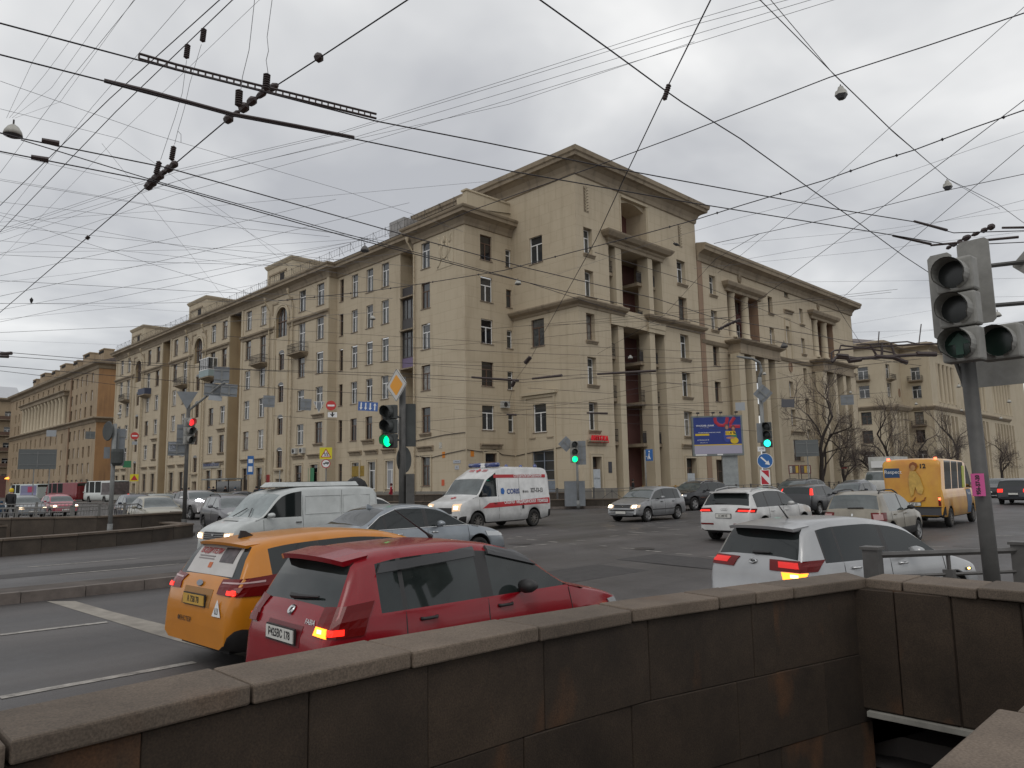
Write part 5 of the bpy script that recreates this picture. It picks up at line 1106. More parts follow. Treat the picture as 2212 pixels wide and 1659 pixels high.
def cross(M_, s_, m, nm='red_cross'): b = MB(); b.box(-s_, s_, -s_ * .28, s_ * .28, 0, .004, M=M_); b.box(-s_ * .28, s_ * .28, -s_, s_, .0005, .0045, M=M_); b.build(nm, m, c.root)
M_ = c.onbody((2.1, .0, 1.3), (-.25, 0, -1), .012); cross(M_, .13, M_RS)
M_ = c.onbody((.7, 0, 2.3), (-1, 0, -.4), .02); cross(M_, .13, M_RS)
for sg in (-1, 1): 
    for dz in (-.05, .04): b = MB(); b.box(sg * .35 - .13, sg * .35 + .13, dz - .02, dz + .02, 0, .004, M=M_); b.build('red_dash', M_RS, c.root)
grille(c, .52, .68, .9); frontlights(c, .52, .9, .76, 1.05, M_HLON); c.plate(2.7, .5)
c.both('bumper_fog', [(2.7, .55, .5), (2.7, .8, .5), (2.7, .8, .6), (2.7, .55, .6)], (-1, 0), M_BLK, off=.01)
def bluebar(x, y, l, ax='Y'):
    b = MB(); b.tube([(x, y - l / 2, 2.52), (x, y + l / 2, 2.52)], .09, 8); b.build('blue_beacon', mat('beacon_blue', (.012, .03, .16), .2, coat=1), c.root, smooth=True)
bluebar(.35, .45, .7); bluebar(.35, -.45, .7); b = MB(); b.box(.27, .43, -.12, .12, 2.42, 2.6); b.build('beacon_centre', M_LETW, c.root)
for x, y in ((-1.0, .0), (-2.4, .4), (-2.4, -.4)): b = MB(); b.lathe([(.09, 2.42), (.08, 2.52), (.03, 2.56), (0, 2.57)], Matrix.Translation((x, y, 0)), 10); b.build('blue_beacon', mat('beacon_blue', (.012, .03, .16), .2, coat=1), c.root, smooth=True)
for sg in (1, -1): c.handle(.75, 1.02, M_BLK, side=(sg,))
c.both('fuel_flap', [(-.95, .98, .75), (-.83, .98, .75), (-.83, .98, .9), (-.95, .98, .9)], (0, -1), M_BLK, off=.01, n=2, k=2)
# --- silver hatchback with its headlamps lit
P = paint('silver', (.28, .285, .29), metal=.4, rough=.35, dirt=.15)
c = Car('hatchback', 'silver hatchback with headlamps on, facing left in the middle of the junction', 'car', (28.34, 20.17), 182.1, spec('hatch', P, L=4.15, W=1.74, H=1.44, win=[(-1.5, -1.12), (-1.05, -.2), (-.12, .9)], rw=(-1.9, -1.66)))
c.seam(-1.08, -1.08, .5); c.seam(-.16, -.16, .3); c.seam(.95, .95, .5)
for hx in (-.85, .12): c.handle(hx, .84, M_BLK)
grille(c, .42, .62, .72); frontlights(c, .46, .8, .6, .74, M_HLON); c.plate(2.08, .42)
c.both('side_moulding', [(-1.0, .87, .5), (.9, .87, .5), (.9, .87, .54), (-1.0, .87, .54)], (0, -1), M_BLK, off=.012, n=10, k=1); c.patch('bumper_strip', [(2.1, -.8, .5), (2.1, .8, .5), (2.1, .8, .54), (2.1, -.8, .54)], (-1, 0, 0), M_BLK, off=.014, n=10, k=1)
b = MB(); b.lathe([(.05, 0), (.055, .012), (.06, 0)], c.onbody((2.08, 0, .67), (-1, 0, 0), .012), 14); b.build('badge', M_CHR, c.root)
b = MB(); b.box(-1.82, -1.62, -.55, .55, 1.38, 1.42); b.build('spoiler', P, c.root)
# --- black SUV with roof bars
P = paint('black', (.016, .016, .018), rough=.25)
c = Car('suv', 'black SUV with silver roof bars, facing left behind the silver hatchback', 'car', (39.17, 24.3), 175.4, spec('suv', P, H=1.72, wr=.38))
c.rack(-1.4, .4, .62, M_ALLOY, (-.9, .0)); frontlights(c, .5, .86, .78, .92, M_HL); c.both('head_lamp_bulb', [(2.3, .55, .8), (2.3, .72, .8), (2.3, .72, .9), (2.3, .55, .9)], (-1, 0), M_HLON, off=.02, n=2, k=2); grille(c, .35, .6, .9); c.plate(2.33, .5); c.seam(-.07, -.07, .5)
# --- white SUV seen from behind
P = paint('white', (.54, .54, .53), rough=.3, dirt=.08)
c = Car('suv', 'white SUV with wide red tail lamps, seen from behind beyond the silver-grey hatchback', 'car', (23.65, 12.3), 0, spec('suv', P, L=4.66, glass=M_CGL, mirc=P, clad=1, rbump=.4))
c.seam(-1.06, -1.06, .7); c.seam(-.07, -.07, .45); c.seam(1.05, 1.05, .6)
for hx in (-.85, .14): c.handle(hx, .95)
for sg in (1, -1):
    o = c.patch('tail_lamp', [(-2.3, .42 * sg, .95), (-1.95, .93 * sg, .93), (-1.85, .93 * sg, 1.05), (-2.3, .55 * sg, 1.07)], (1, -sg * .9, 0), M_TL, off=.014); c.patch('light_strip', [(-2.28, .5 * sg, .97), (-2.0, .88 * sg, .955), (-1.98, .88 * sg, 1.0), (-2.28, .55 * sg, 1.01)], (1, -sg, 0), M_TLON, off=.022, parent=o, k=1)
c.plate(-2.3, .83, 'А 248 КЕ'); c.both('reflector', [(-2.3, .35, .55), (-2.3, .8, .55), (-2.3, .8, .6), (-2.3, .35, .6)], (1, 0), M_TL, off=.012)
M_ = c.onbody((-2.3, 0, 1.02), (1, 0, 0), .012); b = MB()
for k in range(4): b.lathe([(.03, 0), (.033, .006), (.038, 0)], M_ @ Matrix.Translation(((k - 1.5) * .055, 0, 0)), 12)
b.build('badge', M_CHR, c.root); b = MB(); b.box(-2.06, -1.8, -.6, .6, 1.54, 1.58); b.build('spoiler', P, c.root); c.rack(-1.7, .3, .63, M_ALLOY)
b = MB(); p0 = c.hit((-2.2, 0, 1.2), (1, 0, 0))[0]; b.tube([p0, p0 + Vector((0, .4, .02))], .014, 4); b.build('rear_wiper', M_BLK, c.root)
# --- dark hatchback
P = paint('graphite', (.03, .031, .034), rough=.3)
c = Car('hatchback', 'dark graphite hatchback with high narrow tail lamps, beyond the white SUV', 'car', (37.7, 16.6), 0, spec('hatch', P, L=4.34, W=1.84, H=1.5, top=[(2.17, .42), (2.1, .7), (1.7, .84), (1.05, .985), (.35, 1.38), (-.2, 1.48), (-.9, 1.48), (-1.72, 1.36), (-1.98, 1.02), (-2.08, .9), (-2.17, .5)], rw=(-1.98, -1.74), win=[(-1.4, -.5), (-.4, 1.0)], xr=-1.32))
c.both('tail_lamp', [(-2.0, .74, .98), (-1.9, .86, .98), (-1.72, .76, 1.28), (-1.8, .68, 1.28)], (1, -.5), M_TLON, off=.012); c.seam(-.45, -.45, .3)
# --- beige crossover hatchback
P = paint('beige', (.25, .225, .18), metal=.15, rough=.35, dirt=.2)
c = Car('hatchback', 'dusty beige crossover hatchback with roof rails, seen from behind', 'car', (24.66, 8.9), 1.4, spec('hatch', P, L=4.08, W=1.76, H=1.6, belt=1.0, wr=.33, zl=.26, top=[(2.04, .5), (1.95, .8), (1.6, .92), (1.0, 1.06), (.35, 1.48), (-.3, 1.59), (-1.1, 1.6), (-1.62, 1.5), (-1.86, 1.1), (-1.94, 1.0), (-2.04, .55)], glass=M_CGL2, rw=(-1.87, -1.64), win=[(-1.3, -.2), (-.1, .95)], clad=2, mirc=M_BLK))
c.seam(-1.2, -1.2, .6); c.seam(-.15, -.15, .4); c.rack(-1.45, .3, .6)
for hx in (-.9, .1): c.handle(hx, .93)
for sg in (1, -1): c.patch('tail_lamp', [(-2.0, .56 * sg, .76), (-1.7, .9 * sg, .76), (-1.68, .9 * sg, 1.0), (-2.0, .58 * sg, 1.0)], (1, -sg, 0), M_TL, off=.014); c.patch('lamp_centre', [(-1.97, .60 * sg, .8), (-1.82, .76 * sg, .8), (-1.82, .76 * sg, .96), (-1.97, .60 * sg, .96)], (1, -sg, 0), mat('lamp_pink', (.45, .28, .27), .25), off=.02)
M_ = c.onbody((-2, 0, .93), (1, 0, 0), .01); b = MB(); b.prism([(0, -.05), (.03, 0), (0, .05), (-.03, 0)], 0, .006, M_); b.build('badge', M_CHR, c.root)
b = MB(); p0 = c.hit((-1.86, 0, 1.13), (1, 0, 0))[0]; b.tube([p0 + Vector((-.02, .15, 0)), p0 + Vector((-.02, -.3, .01))], .02, 4); b.build('rear_wiper', M_BLK, c.root)
# --- silver-grey hatchback behind the right end of the wall
P = paint('silver_light', (.38, .385, .39), metal=.35, rough=.3)
c = Car('hatchback', 'light silver hatchback with amber indicator lit, just behind the granite wall and railing', 'car', (11.55, 4.62), -16.5, spec('hatch', P, L=4.12, W=1.72, H=1.47, glass=M_CGL, win=[(-1.42, -1.14), (-1.1, -.22), (-.12, .98)]))
c.seam(-1.12, -1.12, .55); c.seam(-.17, -.17, .3); c.seam(1.05, 1.0, .5)
for hx in (-.9, .08): c.handle(hx, .87, M_CHR)
for sg in (1, -1):
    o = c.patch('tail_lamp', [(-2.03, .38 * sg, .86), (-1.7, .87 * sg, .86), (-1.55, .87 * sg, 1.0), (-2.03, .38 * sg, .99)], (1, -sg * .8, 0), M_TL, off=.014, n=8)
    c.patch('lamp_glow', [(-1.98, .5 * sg, .9), (-1.85, .7 * sg, .9), (-1.85, .7 * sg, .97), (-1.98, .5 * sg, .97)], (1, -sg, 0), mat('tail_lamp_dim', (.6, .012, .008), .3, emit=.55), off=.018, parent=o)
    if sg < 0: c.patch('indicator', [(-2.0, .58 * sg, .76), (-1.84, .76 * sg, .76), (-1.8, .8 * sg, .85), (-2.0, .56 * sg, .85)], (1, -sg, 0), M_IND, off=.016, parent=o); c.patch('bulb', [(-1.93, .64 * sg, .79), (-1.88, .7 * sg, .79), (-1.88, .7 * sg, .83), (-1.93, .64 * sg, .83)], (1, -sg, 0), M_INDC, off=.022, parent=o, n=2, k=2)
M_ = c.onbody((-2.05, .0, .95), (1, 0, 0), .012); b = MB(); b.lathe([(0, 0), (.06, .0), (.064, .008), (.07, 0)], M_ @ Matrix.Diagonal((1, .58, 1, 1)), 20); b.build('badge', M_CHR, c.root); text('KIA', .05, M_ @ Matrix.Translation((0, 0, .008)), M_INK, c.root, depth=.002, bold=.001)
b = MB(); b.tube([(-1.1, 0, 1.47), (-1.2, 0, 1.5), (-1.38, .0, 1.70)], [.035, .014, .006], 6); b.box(-1.22, -1.02, -.03, .03, 1.47, 1.5); b.build('aerial', M_BLK, c.root)
b = MB(); spoil(b, -1.48, -1.78, .60, 1.435, 1.40, .04, .04); b.build('spoiler', P, c.root)
b = MB(); p0 = c.hit((-1.86, 0, 1.07), (1, 0, 0))[0]; b.tube([p0 + Vector((-.02, .05, 0)), p0 + Vector((-.02, -.25, .01))], [.03, .012], 5); b.build('rear_wiper', M_BLK, c.root)
c.both('side_repeater', [(1.55, .86, .66), (1.72, .86, .66), (1.72, .86, .70), (1.55, .86, .70)], (0, -1), M_BLK, off=.01, n=3, k=1); c.patch('side_indicator', [(1.6, -.86, .67), (1.66, -.86, .67), (1.66, -.86, .695), (1.6, -.86, .695)], (0, 1, 0), M_INDC, off=.018, n=2, k=1)
# --- yellow route minibus
P = mat('minibus_wrap', (.58, .31, .012), .35, var=.3, vscale=.8, dirt=(.45, .16, .012), coat=.5)
c = Car('minibus', 'yellow route minibus with a fashion advert on its back, number 12', 'minibus', (34.8, 10.15), 2.7, spec('van', P, L=6.1, W=2.06, H=2.68, belt=1.45, xf=1.95, xr=-1.85, wr=.37, zl=.36, roofw=.93, clad=1, rbump=.3, top=[(3.05, .55), (3.0, .95), (2.6, 1.2), (2.2, 1.4), (1.75, 2.1), (1.35, 2.45), (.9, 2.62), (-2.6, 2.68), (-2.9, 2.62), (-3.0, 2.4), (-3.05, .6)], win=[(-2.3, -1.3), (-1.2, -.2), (-.1, .75), (1.15, 2.0)], ws=(1.75, 2.2), rw=None, mx=2.0, tailw=.96))
c.patch('advert_panel', [(-3.05, .42, 1.95), (-3.05, .98, 1.95), (-3.05, .98, 2.32), (-3.05, .42, 2.32)], (1, 0, 0), mat('advert_navy', (.02, .06, .14), .4), off=.008)
text('Respect', .2, c.onbody((-3.05, .66, 2.17), (1, 0, 0), .02), M_LETW, c.root, depth=.001)
text('12', .24, c.onbody((-3.05, -.42, 2.38), (1, 0, 0), .02), M_INK, c.root, depth=.001, bold=.008)
skin_ = mat('print_skin', (.45, .24, .09), .5, var=.3); dress_ = mat('print_dress', (.60, .38, .09), .5, var=.3, vscale=6); hair_ = mat('print_hair', (.25, .08, .02), .5)
def flat_print(name, pts, m): b = MB(); b.prism(pts, 0, .003, M0 := face_to(Vector((-3.075, 0, 0)), (-1, 0, 0))); b.build(name, m, c.root)
fp = lambda n, L_, m: flat_print(n, [(x, z) for x, z in L_], m)
fp('printed_hair', [(.0, 2.5), (.12, 2.56), (.24, 2.5), (.27, 2.38), (.2, 2.3), (-.02, 2.3), (-.04, 2.4)], hair_); 
b = MB(); b.lathe([(0, 0), (.09, 0)], face_to(Vector((-3.083, -.1, 2.33)), (-1, 0, 0)) @ Matrix.Diagonal((1, 1.25, 1, 1)), 14); b.build('printed_face', skin_, c.root)
fp('printed_figure', [(-.02, 2.2), (.18, 2.2), (.32, 1.95), (.42, 1.5), (.34, 1.3), (.2, 1.35), (.12, 1.6), (.05, 1.3), (-.06, 1.2), (-.1, 1.7), (-.08, 2.0)], dress_)
for dx_ in (0, .36): fp('printed_shoe', [(-.14 + dx_, .98), (.06 + dx_, 1.05), (.12 + dx_, 1.2), (.07 + dx_, 1.18), (.03 + dx_, 1.1), (-.1 + dx_, 1.02)], hair_)
c.both('tail_lamp', [(-3.05, .88, .85), (-3.05, .97, .85), (-3.05, .97, 1.2), (-3.05, .88, 1.2)], (1, 0), M_TL, off=.012); c.both('brake_light', [(-3.05, .89, 1.08), (-3.05, .96, 1.08), (-3.05, .96, 1.17), (-3.05, .89, 1.17)], (1, 0), M_TLB, off=.02, n=2, k=2); c.plate(-3.05, .92, 'В 649 ХЕ')
for sg in (1, -1): b = MB(); b.box(-2.85, -2.75, sg * .85 - .04, sg * .85 + .04, 2.62, 2.72); b.build('marker_lamp', M_TLB, c.root)
b = MB(); b.sweep([(-2.7, -1.05), (-3.12, -1.0), (-3.12, 1.0), (-2.7, 1.05)], [(0, .5), (.05, .52), (.05, .8), (0, .82)]); b.build('bumper', mat('bumper_grey', (.06, .06, .065), .5), c.root)
c.patch('side_door', [(.95, -1.03, .45), (1.75, -1.03, .45), (1.75, -1.03, 1.42), (.95, -1.03, 1.42)], (0, 1, 0), mat('advert_navy', (.02, .06, .14), .4), off=.01); c.patch('route_board', [(.55, -1.03, 1.5), (.95, -1.03, 1.5), (.95, -1.03, 2.4), (.55, -1.03, 2.4)], (0, 1, 0), mat('route_board_green', (.45, .5, .05), .4), off=.012)
text('Respect', .16, c.onbody((1.35, -1.03, 1.25), (0, 1, 0), .02), M_LETW, c.root, depth=.001)
# --- silver SUV in the left street, lamps on
P = paint('silver_grey', (.30, .29, .29), metal=.4, rough=.3, dirt=.1)
c = Car('suv', 'silver SUV with white daytime lamps, coming towards us in the left street', 'car', (17.9, 45.1), -93.9, spec('suv', P, L=4.8, W=1.82, H=1.8, belt=1.15, wr=.38, zl=.32, clad=1, win=[(-1.9, -1.0), (-.9, 0), (.1, 1.0)], mirc=M_LETW))
for sg in (1, -1): c.patch('head_lamp', [(2.35, .42 * sg, .98), (2.0, .92 * sg, 1.08), (2.0, .92 * sg, 1.18), (2.35, .42 * sg, 1.03)], (-1, -sg * .6, 0), M_HLW, off=.015)
grille(c, .45, .75, 1.0); c.patch('grille_bar', [(2.4, -.5, 1.0), (2.4, .5, 1.0), (2.4, .5, 1.04), (2.4, -.5, 1.04)], (-1, 0, 0), M_CHR, off=.02, k=1); c.plate(2.4, .76)
M_ = c.onbody((2.4, 0, .96), (-1, 0, 0), .035); b = MB()
for a in (90, 210, 330): b.prism([(0, 0), (.03, .04), (0, .08), (-.03, .04)], 0, .006, M_ @ Matrix.Rotation(R(a - 90), 4, 'Z'))
b.build('badge', M_CHR, c.root); c.patch('skid_plate', [(2.4, -.6, .42), (2.4, .6, .42), (2.4, .7, .55), (2.4, -.7, .55)], (-1, 0, 0), mat('skid_silver', (.4, .4, .4), .4, metal=.4), off=.02)
# --- the rest of the traffic
def simple_car(name, label, px, d, head, kind, pm, cat='car', lights=None, rear=False, zoff=None, **k):
    p = gd(px, 1040, d); c = Car(name, label, cat, (p.x, p.y), head, spec(kind, pm, **k))
    if lights: frontlights(c, .5, .82, .62, .76, lights); 
    if rear: rearlights(c, .55, .85, .8, 1.0, on=rear == 2); c.plate(-c.L / 2, .7)
    c.seam(-.07, -.07, .4); 
    if not rear: c.plate(c.L / 2, .45)
    return c
c = simple_car('suv', 'dark grey SUV facing left with a roof rack, behind the dark graphite hatchback', 1722, 47, 178, 'suv', paint('dark_grey', (.05, .052, .055)), H=1.95, belt=1.2, zl=.35, L=4.8, W=1.9, paintpil=True); c.rack(-1.8, .2, .66)
c = simple_car('sedan', 'white sedan half hidden at the back end of the white van', 776, 25.5, 8, 'sedan', paint('white2', (.62, .62, .61)))
c = simple_car('sedan', 'old pale beige sedan whose roof shows over the far underpass wall', 338, 34.5, -96, 'sedan', paint('old_beige', (.30, .28, .22)), H=1.38, L=4.3, W=1.66, belt=.9)
c = simple_car('hatchback', 'dark blue hatchback parked beyond the old beige sedan', 298, 43, -95, 'hatch', paint('dark_blue', (.03, .035, .055)), glass=M_CGL2)
c = simple_car('sedan', 'grey-green sedan between the beige sedan and the silver SUV', 352, 47, -93, 'sedan', paint('grey_green', (.2, .22, .2)), H=1.5)
c = simple_car('hatchback', 'maroon hatchback with roof rails, left of the silver SUV', 392, 58, 86, 'hatch', paint('maroon', (.1, .02, .025)), rear=True, H=1.55); c.rack(-1.4, .3, .55)
c = simple_car('hatchback', 'grey hatchback with dipped headlamps at the left railings', 58, 50, -88, 'hatch', paint('grey', (.17, .18, .19)), lights=M_HLON)
c = simple_car('hatchback', 'small pink-red car with bright headlamps, left of the lamp pole', 130, 54, -90, 'hatch', paint('pink_red', (.38, .08, .11)), lights=M_HLON)
c = simple_car('sedan', 'dark sedan directly behind the silver SUV with lit lamps', 478, 52, -92, 'sedan', paint('dark_brown', (.05, .045, .045)), lights=M_HLON)
c = simple_car('sedan', 'grey sedan side-on by the bus shelter', 528, 57, 5, 'sedan', paint('grey2', (.12, .12, .13)))
c = simple_car('hatchback', 'dark silver estate with roof rails, at the nose of the white van', 508, 31, -99, 'wagon', paint('steel', (.13, .13, .14)), H=1.52, glass=M_CGL2); c.rack(-1.6, .2, .6)
c = simple_car('sedan', 'grey sedan with one bright lamp, facing left between the beige hatchback and a tree', 1845, 62, 178, 'sedan', paint('grey3', (.16, .17, .18)), lights=M_HLON, glass=M_CGL2)
c = simple_car('hatchback', 'blue-black hatchback with an amber lamp, nose hidden by the beige hatchback', 1838, 45, 180, 'hatch', paint('blue_black', (.03, .035, .045)), lights=M_IND)
c = simple_car('suv', 'black SUV driving away at the right edge of the photo', 2203, 49, 1, 'suv', paint('black2', (.018, .02, .024)), rear=2, H=1.85, L=4.8)
c = simple_car('sedan', 'dark sedan half hidden by the near signal pole', 2150, 60, 180, 'sedan', paint('black3', (.02, .02, .022)))
# buses of the left street
def bus(label, px, d, head, L, W_, H_, pm, kind_wins, nm='minibus', rear=None):
    p = gd(px, 1040, d); h = H_
    c = Car(nm, label, 'bus', (p.x, p.y), head, spec('van', pm, L=L, W=W_, H=h, belt=1.35, xf=L * .3, xr=-L * .28, wr=.42, zl=.35, roofw=.92, clad=1, top=[(L / 2, .6), (L / 2 - .04, 1.2), (L / 2 - .25, h - .5), (L / 2 - .5, h - .1), (L / 2 - 1, h), (-L / 2 + .4, h), (-L / 2 + .1, h - .12), (-L / 2 + .03, h - .5), (-L / 2, .6)], win=kind_wins, ws=(L / 2 - .5, L / 2 - .05), rw=(-L / 2 + .03, -L / 2 + .12), tailw=.95, nosew=.93, mx=L / 2 - .3))
    return c
c = bus('white bus with a dark advert, seen from behind in the left street', 231, 96, 98, 7.5, 2.4, 2.85, paint('bus_white', (.5, .52, .5)), [(-1.0, .6), (.8, 2.2), (2.4, 3.3)]); c.patch('advert', [(-3.6, 1.2, 1.1), (-1.2, 1.2, 1.1), (-1.2, 1.2, 2.6), (-3.6, 1.2, 2.6)], (0, -1, 0), mat('advert_brown', (.12, .1, .1), .5, var=.5), off=.02); c.patch('rear_advert', [(-3.75, -1.1, 1.1), (-3.75, 1.1, 1.1), (-3.75, 1.1, 2.65), (-3.75, -1.1, 2.65)], (1, 0, 0), mat('advert_brown', (.12, .1, .1), .5, var=.5), off=.03); c.both('tail_lamp', [(-3.75, .9, .95), (-3.75, 1.1, .95), (-3.75, 1.1, 1.15), (-3.75, .9, 1.15)], (1, 0), M_TLON, off=.04)
c = bus('deep red bus standing in the left street', 150, 108, 110, 7, 2.4, 2.8, paint('bus_red', (.16, .01, .015)), [(-.3, .8), (1.0, 2.0), (2.2, 3.1)])
c = bus('white bus with a lilac and pink advert, farthest in the left street', 66, 122, 112, 7, 2.4, 2.8, paint('bus_pale', (.45, .5, .48)), [(.8, 1.8), (2.0, 3.0)]); c.both('advert', [(-3.3, 1.2, 1.0), (.6, 1.2, 1.0), (.6, 1.2, 2.6), (-3.3, 1.2, 2.6)], (0, -1), mat('advert_lilac', (.2, .2, .32), .5), off=.02); c.both('advert_blot', [(-2.6, 1.2, 1.5), (-1.2, 1.2, 1.5), (-1.2, 1.2, 2.4), (-2.6, 1.2, 2.4)], (0, -1), mat('advert_pink', (.4, .05, .12), .5), off=.04)
# box lorry
p = gd(1900, 1040, 68); c = Car('box_lorry', 'white box lorry facing left behind the yellow minibus', 'lorry', (p.x + 1.5, p.y), 180, spec('van', paint('lorry_white', (.55, .55, .53)), L=5.5, W=2.0, H=2.2, belt=1.35, xf=1.7, xr=-1.6, wr=.4, zl=.4, top=[(2.75, .6), (2.7, 1.2), (2.6, 1.35), (2.0, 2.1), (1.5, 2.2), (1.0, 2.2), (.9, 1.3), (-2.75, 1.3)], win=[(1.2, 2.3)], ws=(2.0, 2.6), rw=None, mx=2.3))
b = MB(); b.box(-3.0, .8, -1.1, 1.1, 1.25, 3.5); b.build('cargo_box', mat('cargo_white', (.5, .5, .47), .6, var=.2), c.root); b = MB(); b.box(.82, 1.3, -.7, .7, 2.5, 3.1); b.build('cooling_unit', M_LETW, c.root)
# ================================================================== granite walls
def granite(name, a, b_, rust=.5):
    m = bpy.data.materials.new(name); m.use_nodes = True; t = m.node_tree; p = t.nodes['Principled BSDF']; p.inputs['Roughness'].default_value = .82; nd = lambda k: t.nodes.new(k); L = t.links.new
    tcn = nd('ShaderNodeTexCoord'); oi = nd('ShaderNodeObjectInfo')
    vm = nd('ShaderNodeVectorMath'); vm.operation = 'ADD'; cx = nd('ShaderNodeCombineXYZ'); ml = nd('ShaderNodeMath'); ml.operation = 'MULTIPLY'; ml.inputs[1].default_value = 37; L(oi.outputs['Random'], ml.inputs[0]); L(ml.outputs[0], cx.inputs[2]); L(tcn.outputs['Object'], vm.inputs[0]); L(cx.outputs[0], vm.inputs[1])
    n1 = nd('ShaderNodeTexNoise'); n1.inputs['Scale'].default_value = 1.6; n1.inputs['Detail'].default_value = 9; n1.inputs['Roughness'].default_value = .68; L(vm.outputs[0], n1.inputs['Vector'])
    n2 = nd('ShaderNodeTexNoise'); n2.inputs['Scale'].default_value = 120; n2.inputs['Detail'].default_value = 2; L(tcn.outputs['Object'], n2.inputs['Vector'])
    n3 = nd('ShaderNodeTexNoise'); n3.inputs['Scale'].default_value = 2.3; n3.inputs['Detail'].default_value = 5; mp = nd('ShaderNodeMapping'); mp.inputs['Location'].default_value = (9, 4, 2); mp.inputs['Scale'].default_value = (1, 1, .5); L(vm.outputs[0], mp.inputs[0]); L(mp.outputs[0], n3.inputs['Vector'])
    r = nd('ShaderNodeValToRGB'); r.color_ramp.elements[0].position = .34; r.color_ramp.elements[1].position = .7; r.color_ramp.elements[0].color = tuple(a) + (1,); r.color_ramp.elements[1].color = tuple(b_) + (1,); L(n1.outputs[0], r.inputs[0])
    rr = nd('ShaderNodeMapRange'); rr.inputs[1].default_value = .6; rr.inputs[2].default_value = .72; rr.inputs[4].default_value = rust; L(n3.outputs[0], rr.inputs[0])
    mx = nd('ShaderNodeMix'); mx.data_type = 'RGBA'; mx.inputs[7].default_value = (.12, .052, .02, 1); L(rr.outputs[0], mx.inputs[0]); L(r.outputs[0], mx.inputs[6])
    sp = nd('ShaderNodeMapRange'); sp.inputs[1].default_value = .3; sp.inputs[2].default_value = .7; sp.inputs[3].default_value = .72; sp.inputs[4].default_value = 1.28; L(n2.outputs[0], sp.inputs[0])
    m2 = nd('ShaderNodeMix'); m2.data_type = 'RGBA'; m2.blend_type = 'MULTIPLY'; m2.inputs[0].default_value = 1; L(mx.outputs[2], m2.inputs[6]); L(sp.outputs[0], m2.inputs[7])
    hs = nd('ShaderNodeMapRange'); hs.inputs[3].default_value = .85; hs.inputs[4].default_value = 1.15; L(oi.outputs['Random'], hs.inputs[0]); m3 = nd('ShaderNodeMix'); m3.data_type = 'RGBA'; m3.blend_type = 'MULTIPLY'; m3.inputs[0].default_value = 1; L(m2.outputs[2], m3.inputs[6]); L(hs.outputs[0], m3.inputs[7]); L(m3.outputs[2], p.inputs['Base Color'])
    bp = nd('ShaderNodeBump'); bp.inputs['Strength'].default_value = .5; bp.inputs['Distance'].default_value = .006; ad_ = nd('ShaderNodeMath'); ad_.operation = 'MULTIPLY_ADD'; ad_.inputs[1].default_value = .3; L(n2.outputs[0], ad_.inputs[0]); L(n1.outputs[0], ad_.inputs[2]); L(ad_.outputs[0], bp.inputs['Height']); L(bp.outputs[0], p.inputs['Normal'])
    return m
M_COP = granite('granite_coping', (.088, .067, .05), (.16, .123, .092), .25)
M_PAN = granite('granite_panel', (.019, .012, .007), (.050, .033, .0205), .7)
M_FAR = granite('granite_far', (.036, .028, .021), (.075, .058, .043), .2)
def bev(o, w=.008, seg=1):
    md = o.modifiers.new('bevel', 'BEVEL'); md.width = w; md.segments = seg; md.limit_method = 'ANGLE'
inner = [(-3.4, 2.74), (.53, 2.77), (1.34, 2.83), (2.09, 2.83), (2.89, 2.80), (3.6, 2.73), (4.3, 2.57), (5.0, 2.41), (5.79, 2.22)]
outer = [(-3.4, 3.13), (.6, 3.13), (1.34, 3.18), (2.09, 3.17), (2.89, 3.10), (3.62, 3.0), (4.36, 2.84), (5.1, 2.67), (6.06, 2.44)]
def wall_thing(label, par_loc=(0, 0, 0)): return empty('granite_wall', par_loc, 0, label, 'wall')
wl = wall_thing('long dark granite stairwell wall with lighter coping stones, running across the foreground')
def lerp2(path, s):
    L_ = 0
    for a, c in zip(path[:-1], path[1:]):
        d = math.dist(a, c)
        if s <= L_ + d + 1e-6: t = (s - L_) / d; return (a[0] + (c[0] - a[0]) * t, a[1] + (c[1] - a[1]) * t)
        L_ += d
    return path[-1]
def onx(path, x):
    for a, c in zip(path[:-1], path[1:]):
        if a[0] <= x <= c[0]: t = (x - a[0]) / (c[0] - a[0]); return (x, a[1] + (c[1] - a[1]) * t)
    return path[-1] if x > path[-1][0] else path[0]
cj = [-3.4, -2.6, -1.8, -1.0, -.2, .55, 1.34, 2.09, 2.89, 3.6, 4.3, 4.63, 5.0, 5.79]
for x0, x1 in zip(cj[:-1], cj[1:]):
    g = .006; a, b_ = onx(inner, x0 + g), onx(inner, x1 - g); c, d = onx(outer, x1 - g + (.27 if x1 > 5.7 else .05 * (x1 > 3))), onx(outer, x0 + g + .05 * (x0 > 3)); dz = random.uniform(-.006, .006)
    ins = Vector((0, -.035)); b = MB(); b.prism([(a[0], a[1] + ins.y), (b_[0], b_[1] + ins.y), c, d], 1.025 + dz, 1.10 + dz); o = b.build('coping_stone', M_COP, wl); bev(o, .010, 2)
zc = [1.022, .56, .09, -.42, -.95, -1.5, -2.1]; pj = [[-3.4, -2.7, -1.9, -1.1, -.4, .35, .95, 1.6, 2.2, 2.95, 3.75, 4.62, 4.83, 5.79], [-3.4, -2.3, -1.4, -.5, .3, 1.2, 2.1, 2.8, 3.6, 4.45, 5.3, 5.79]]
for k, (z1, z0) in enumerate(zip(zc[:-1], zc[1:])):
    for x0, x1 in zip(pj[k % 2][:-1], pj[k % 2][1:]):
        a, c = onx(inner, x0 + .0015), onx(inner, x1 - .0015); pr = random.uniform(-.006, .006); b = MB(); b.prism([(a[0], a[1] + pr), (c[0], c[1] + pr), (c[0], c[1] + .1), (a[0], a[1] + .1)], z0 + .0015, z1 - .0015); o = b.build('granite_panel', M_PAN, wl); bev(o, .004)
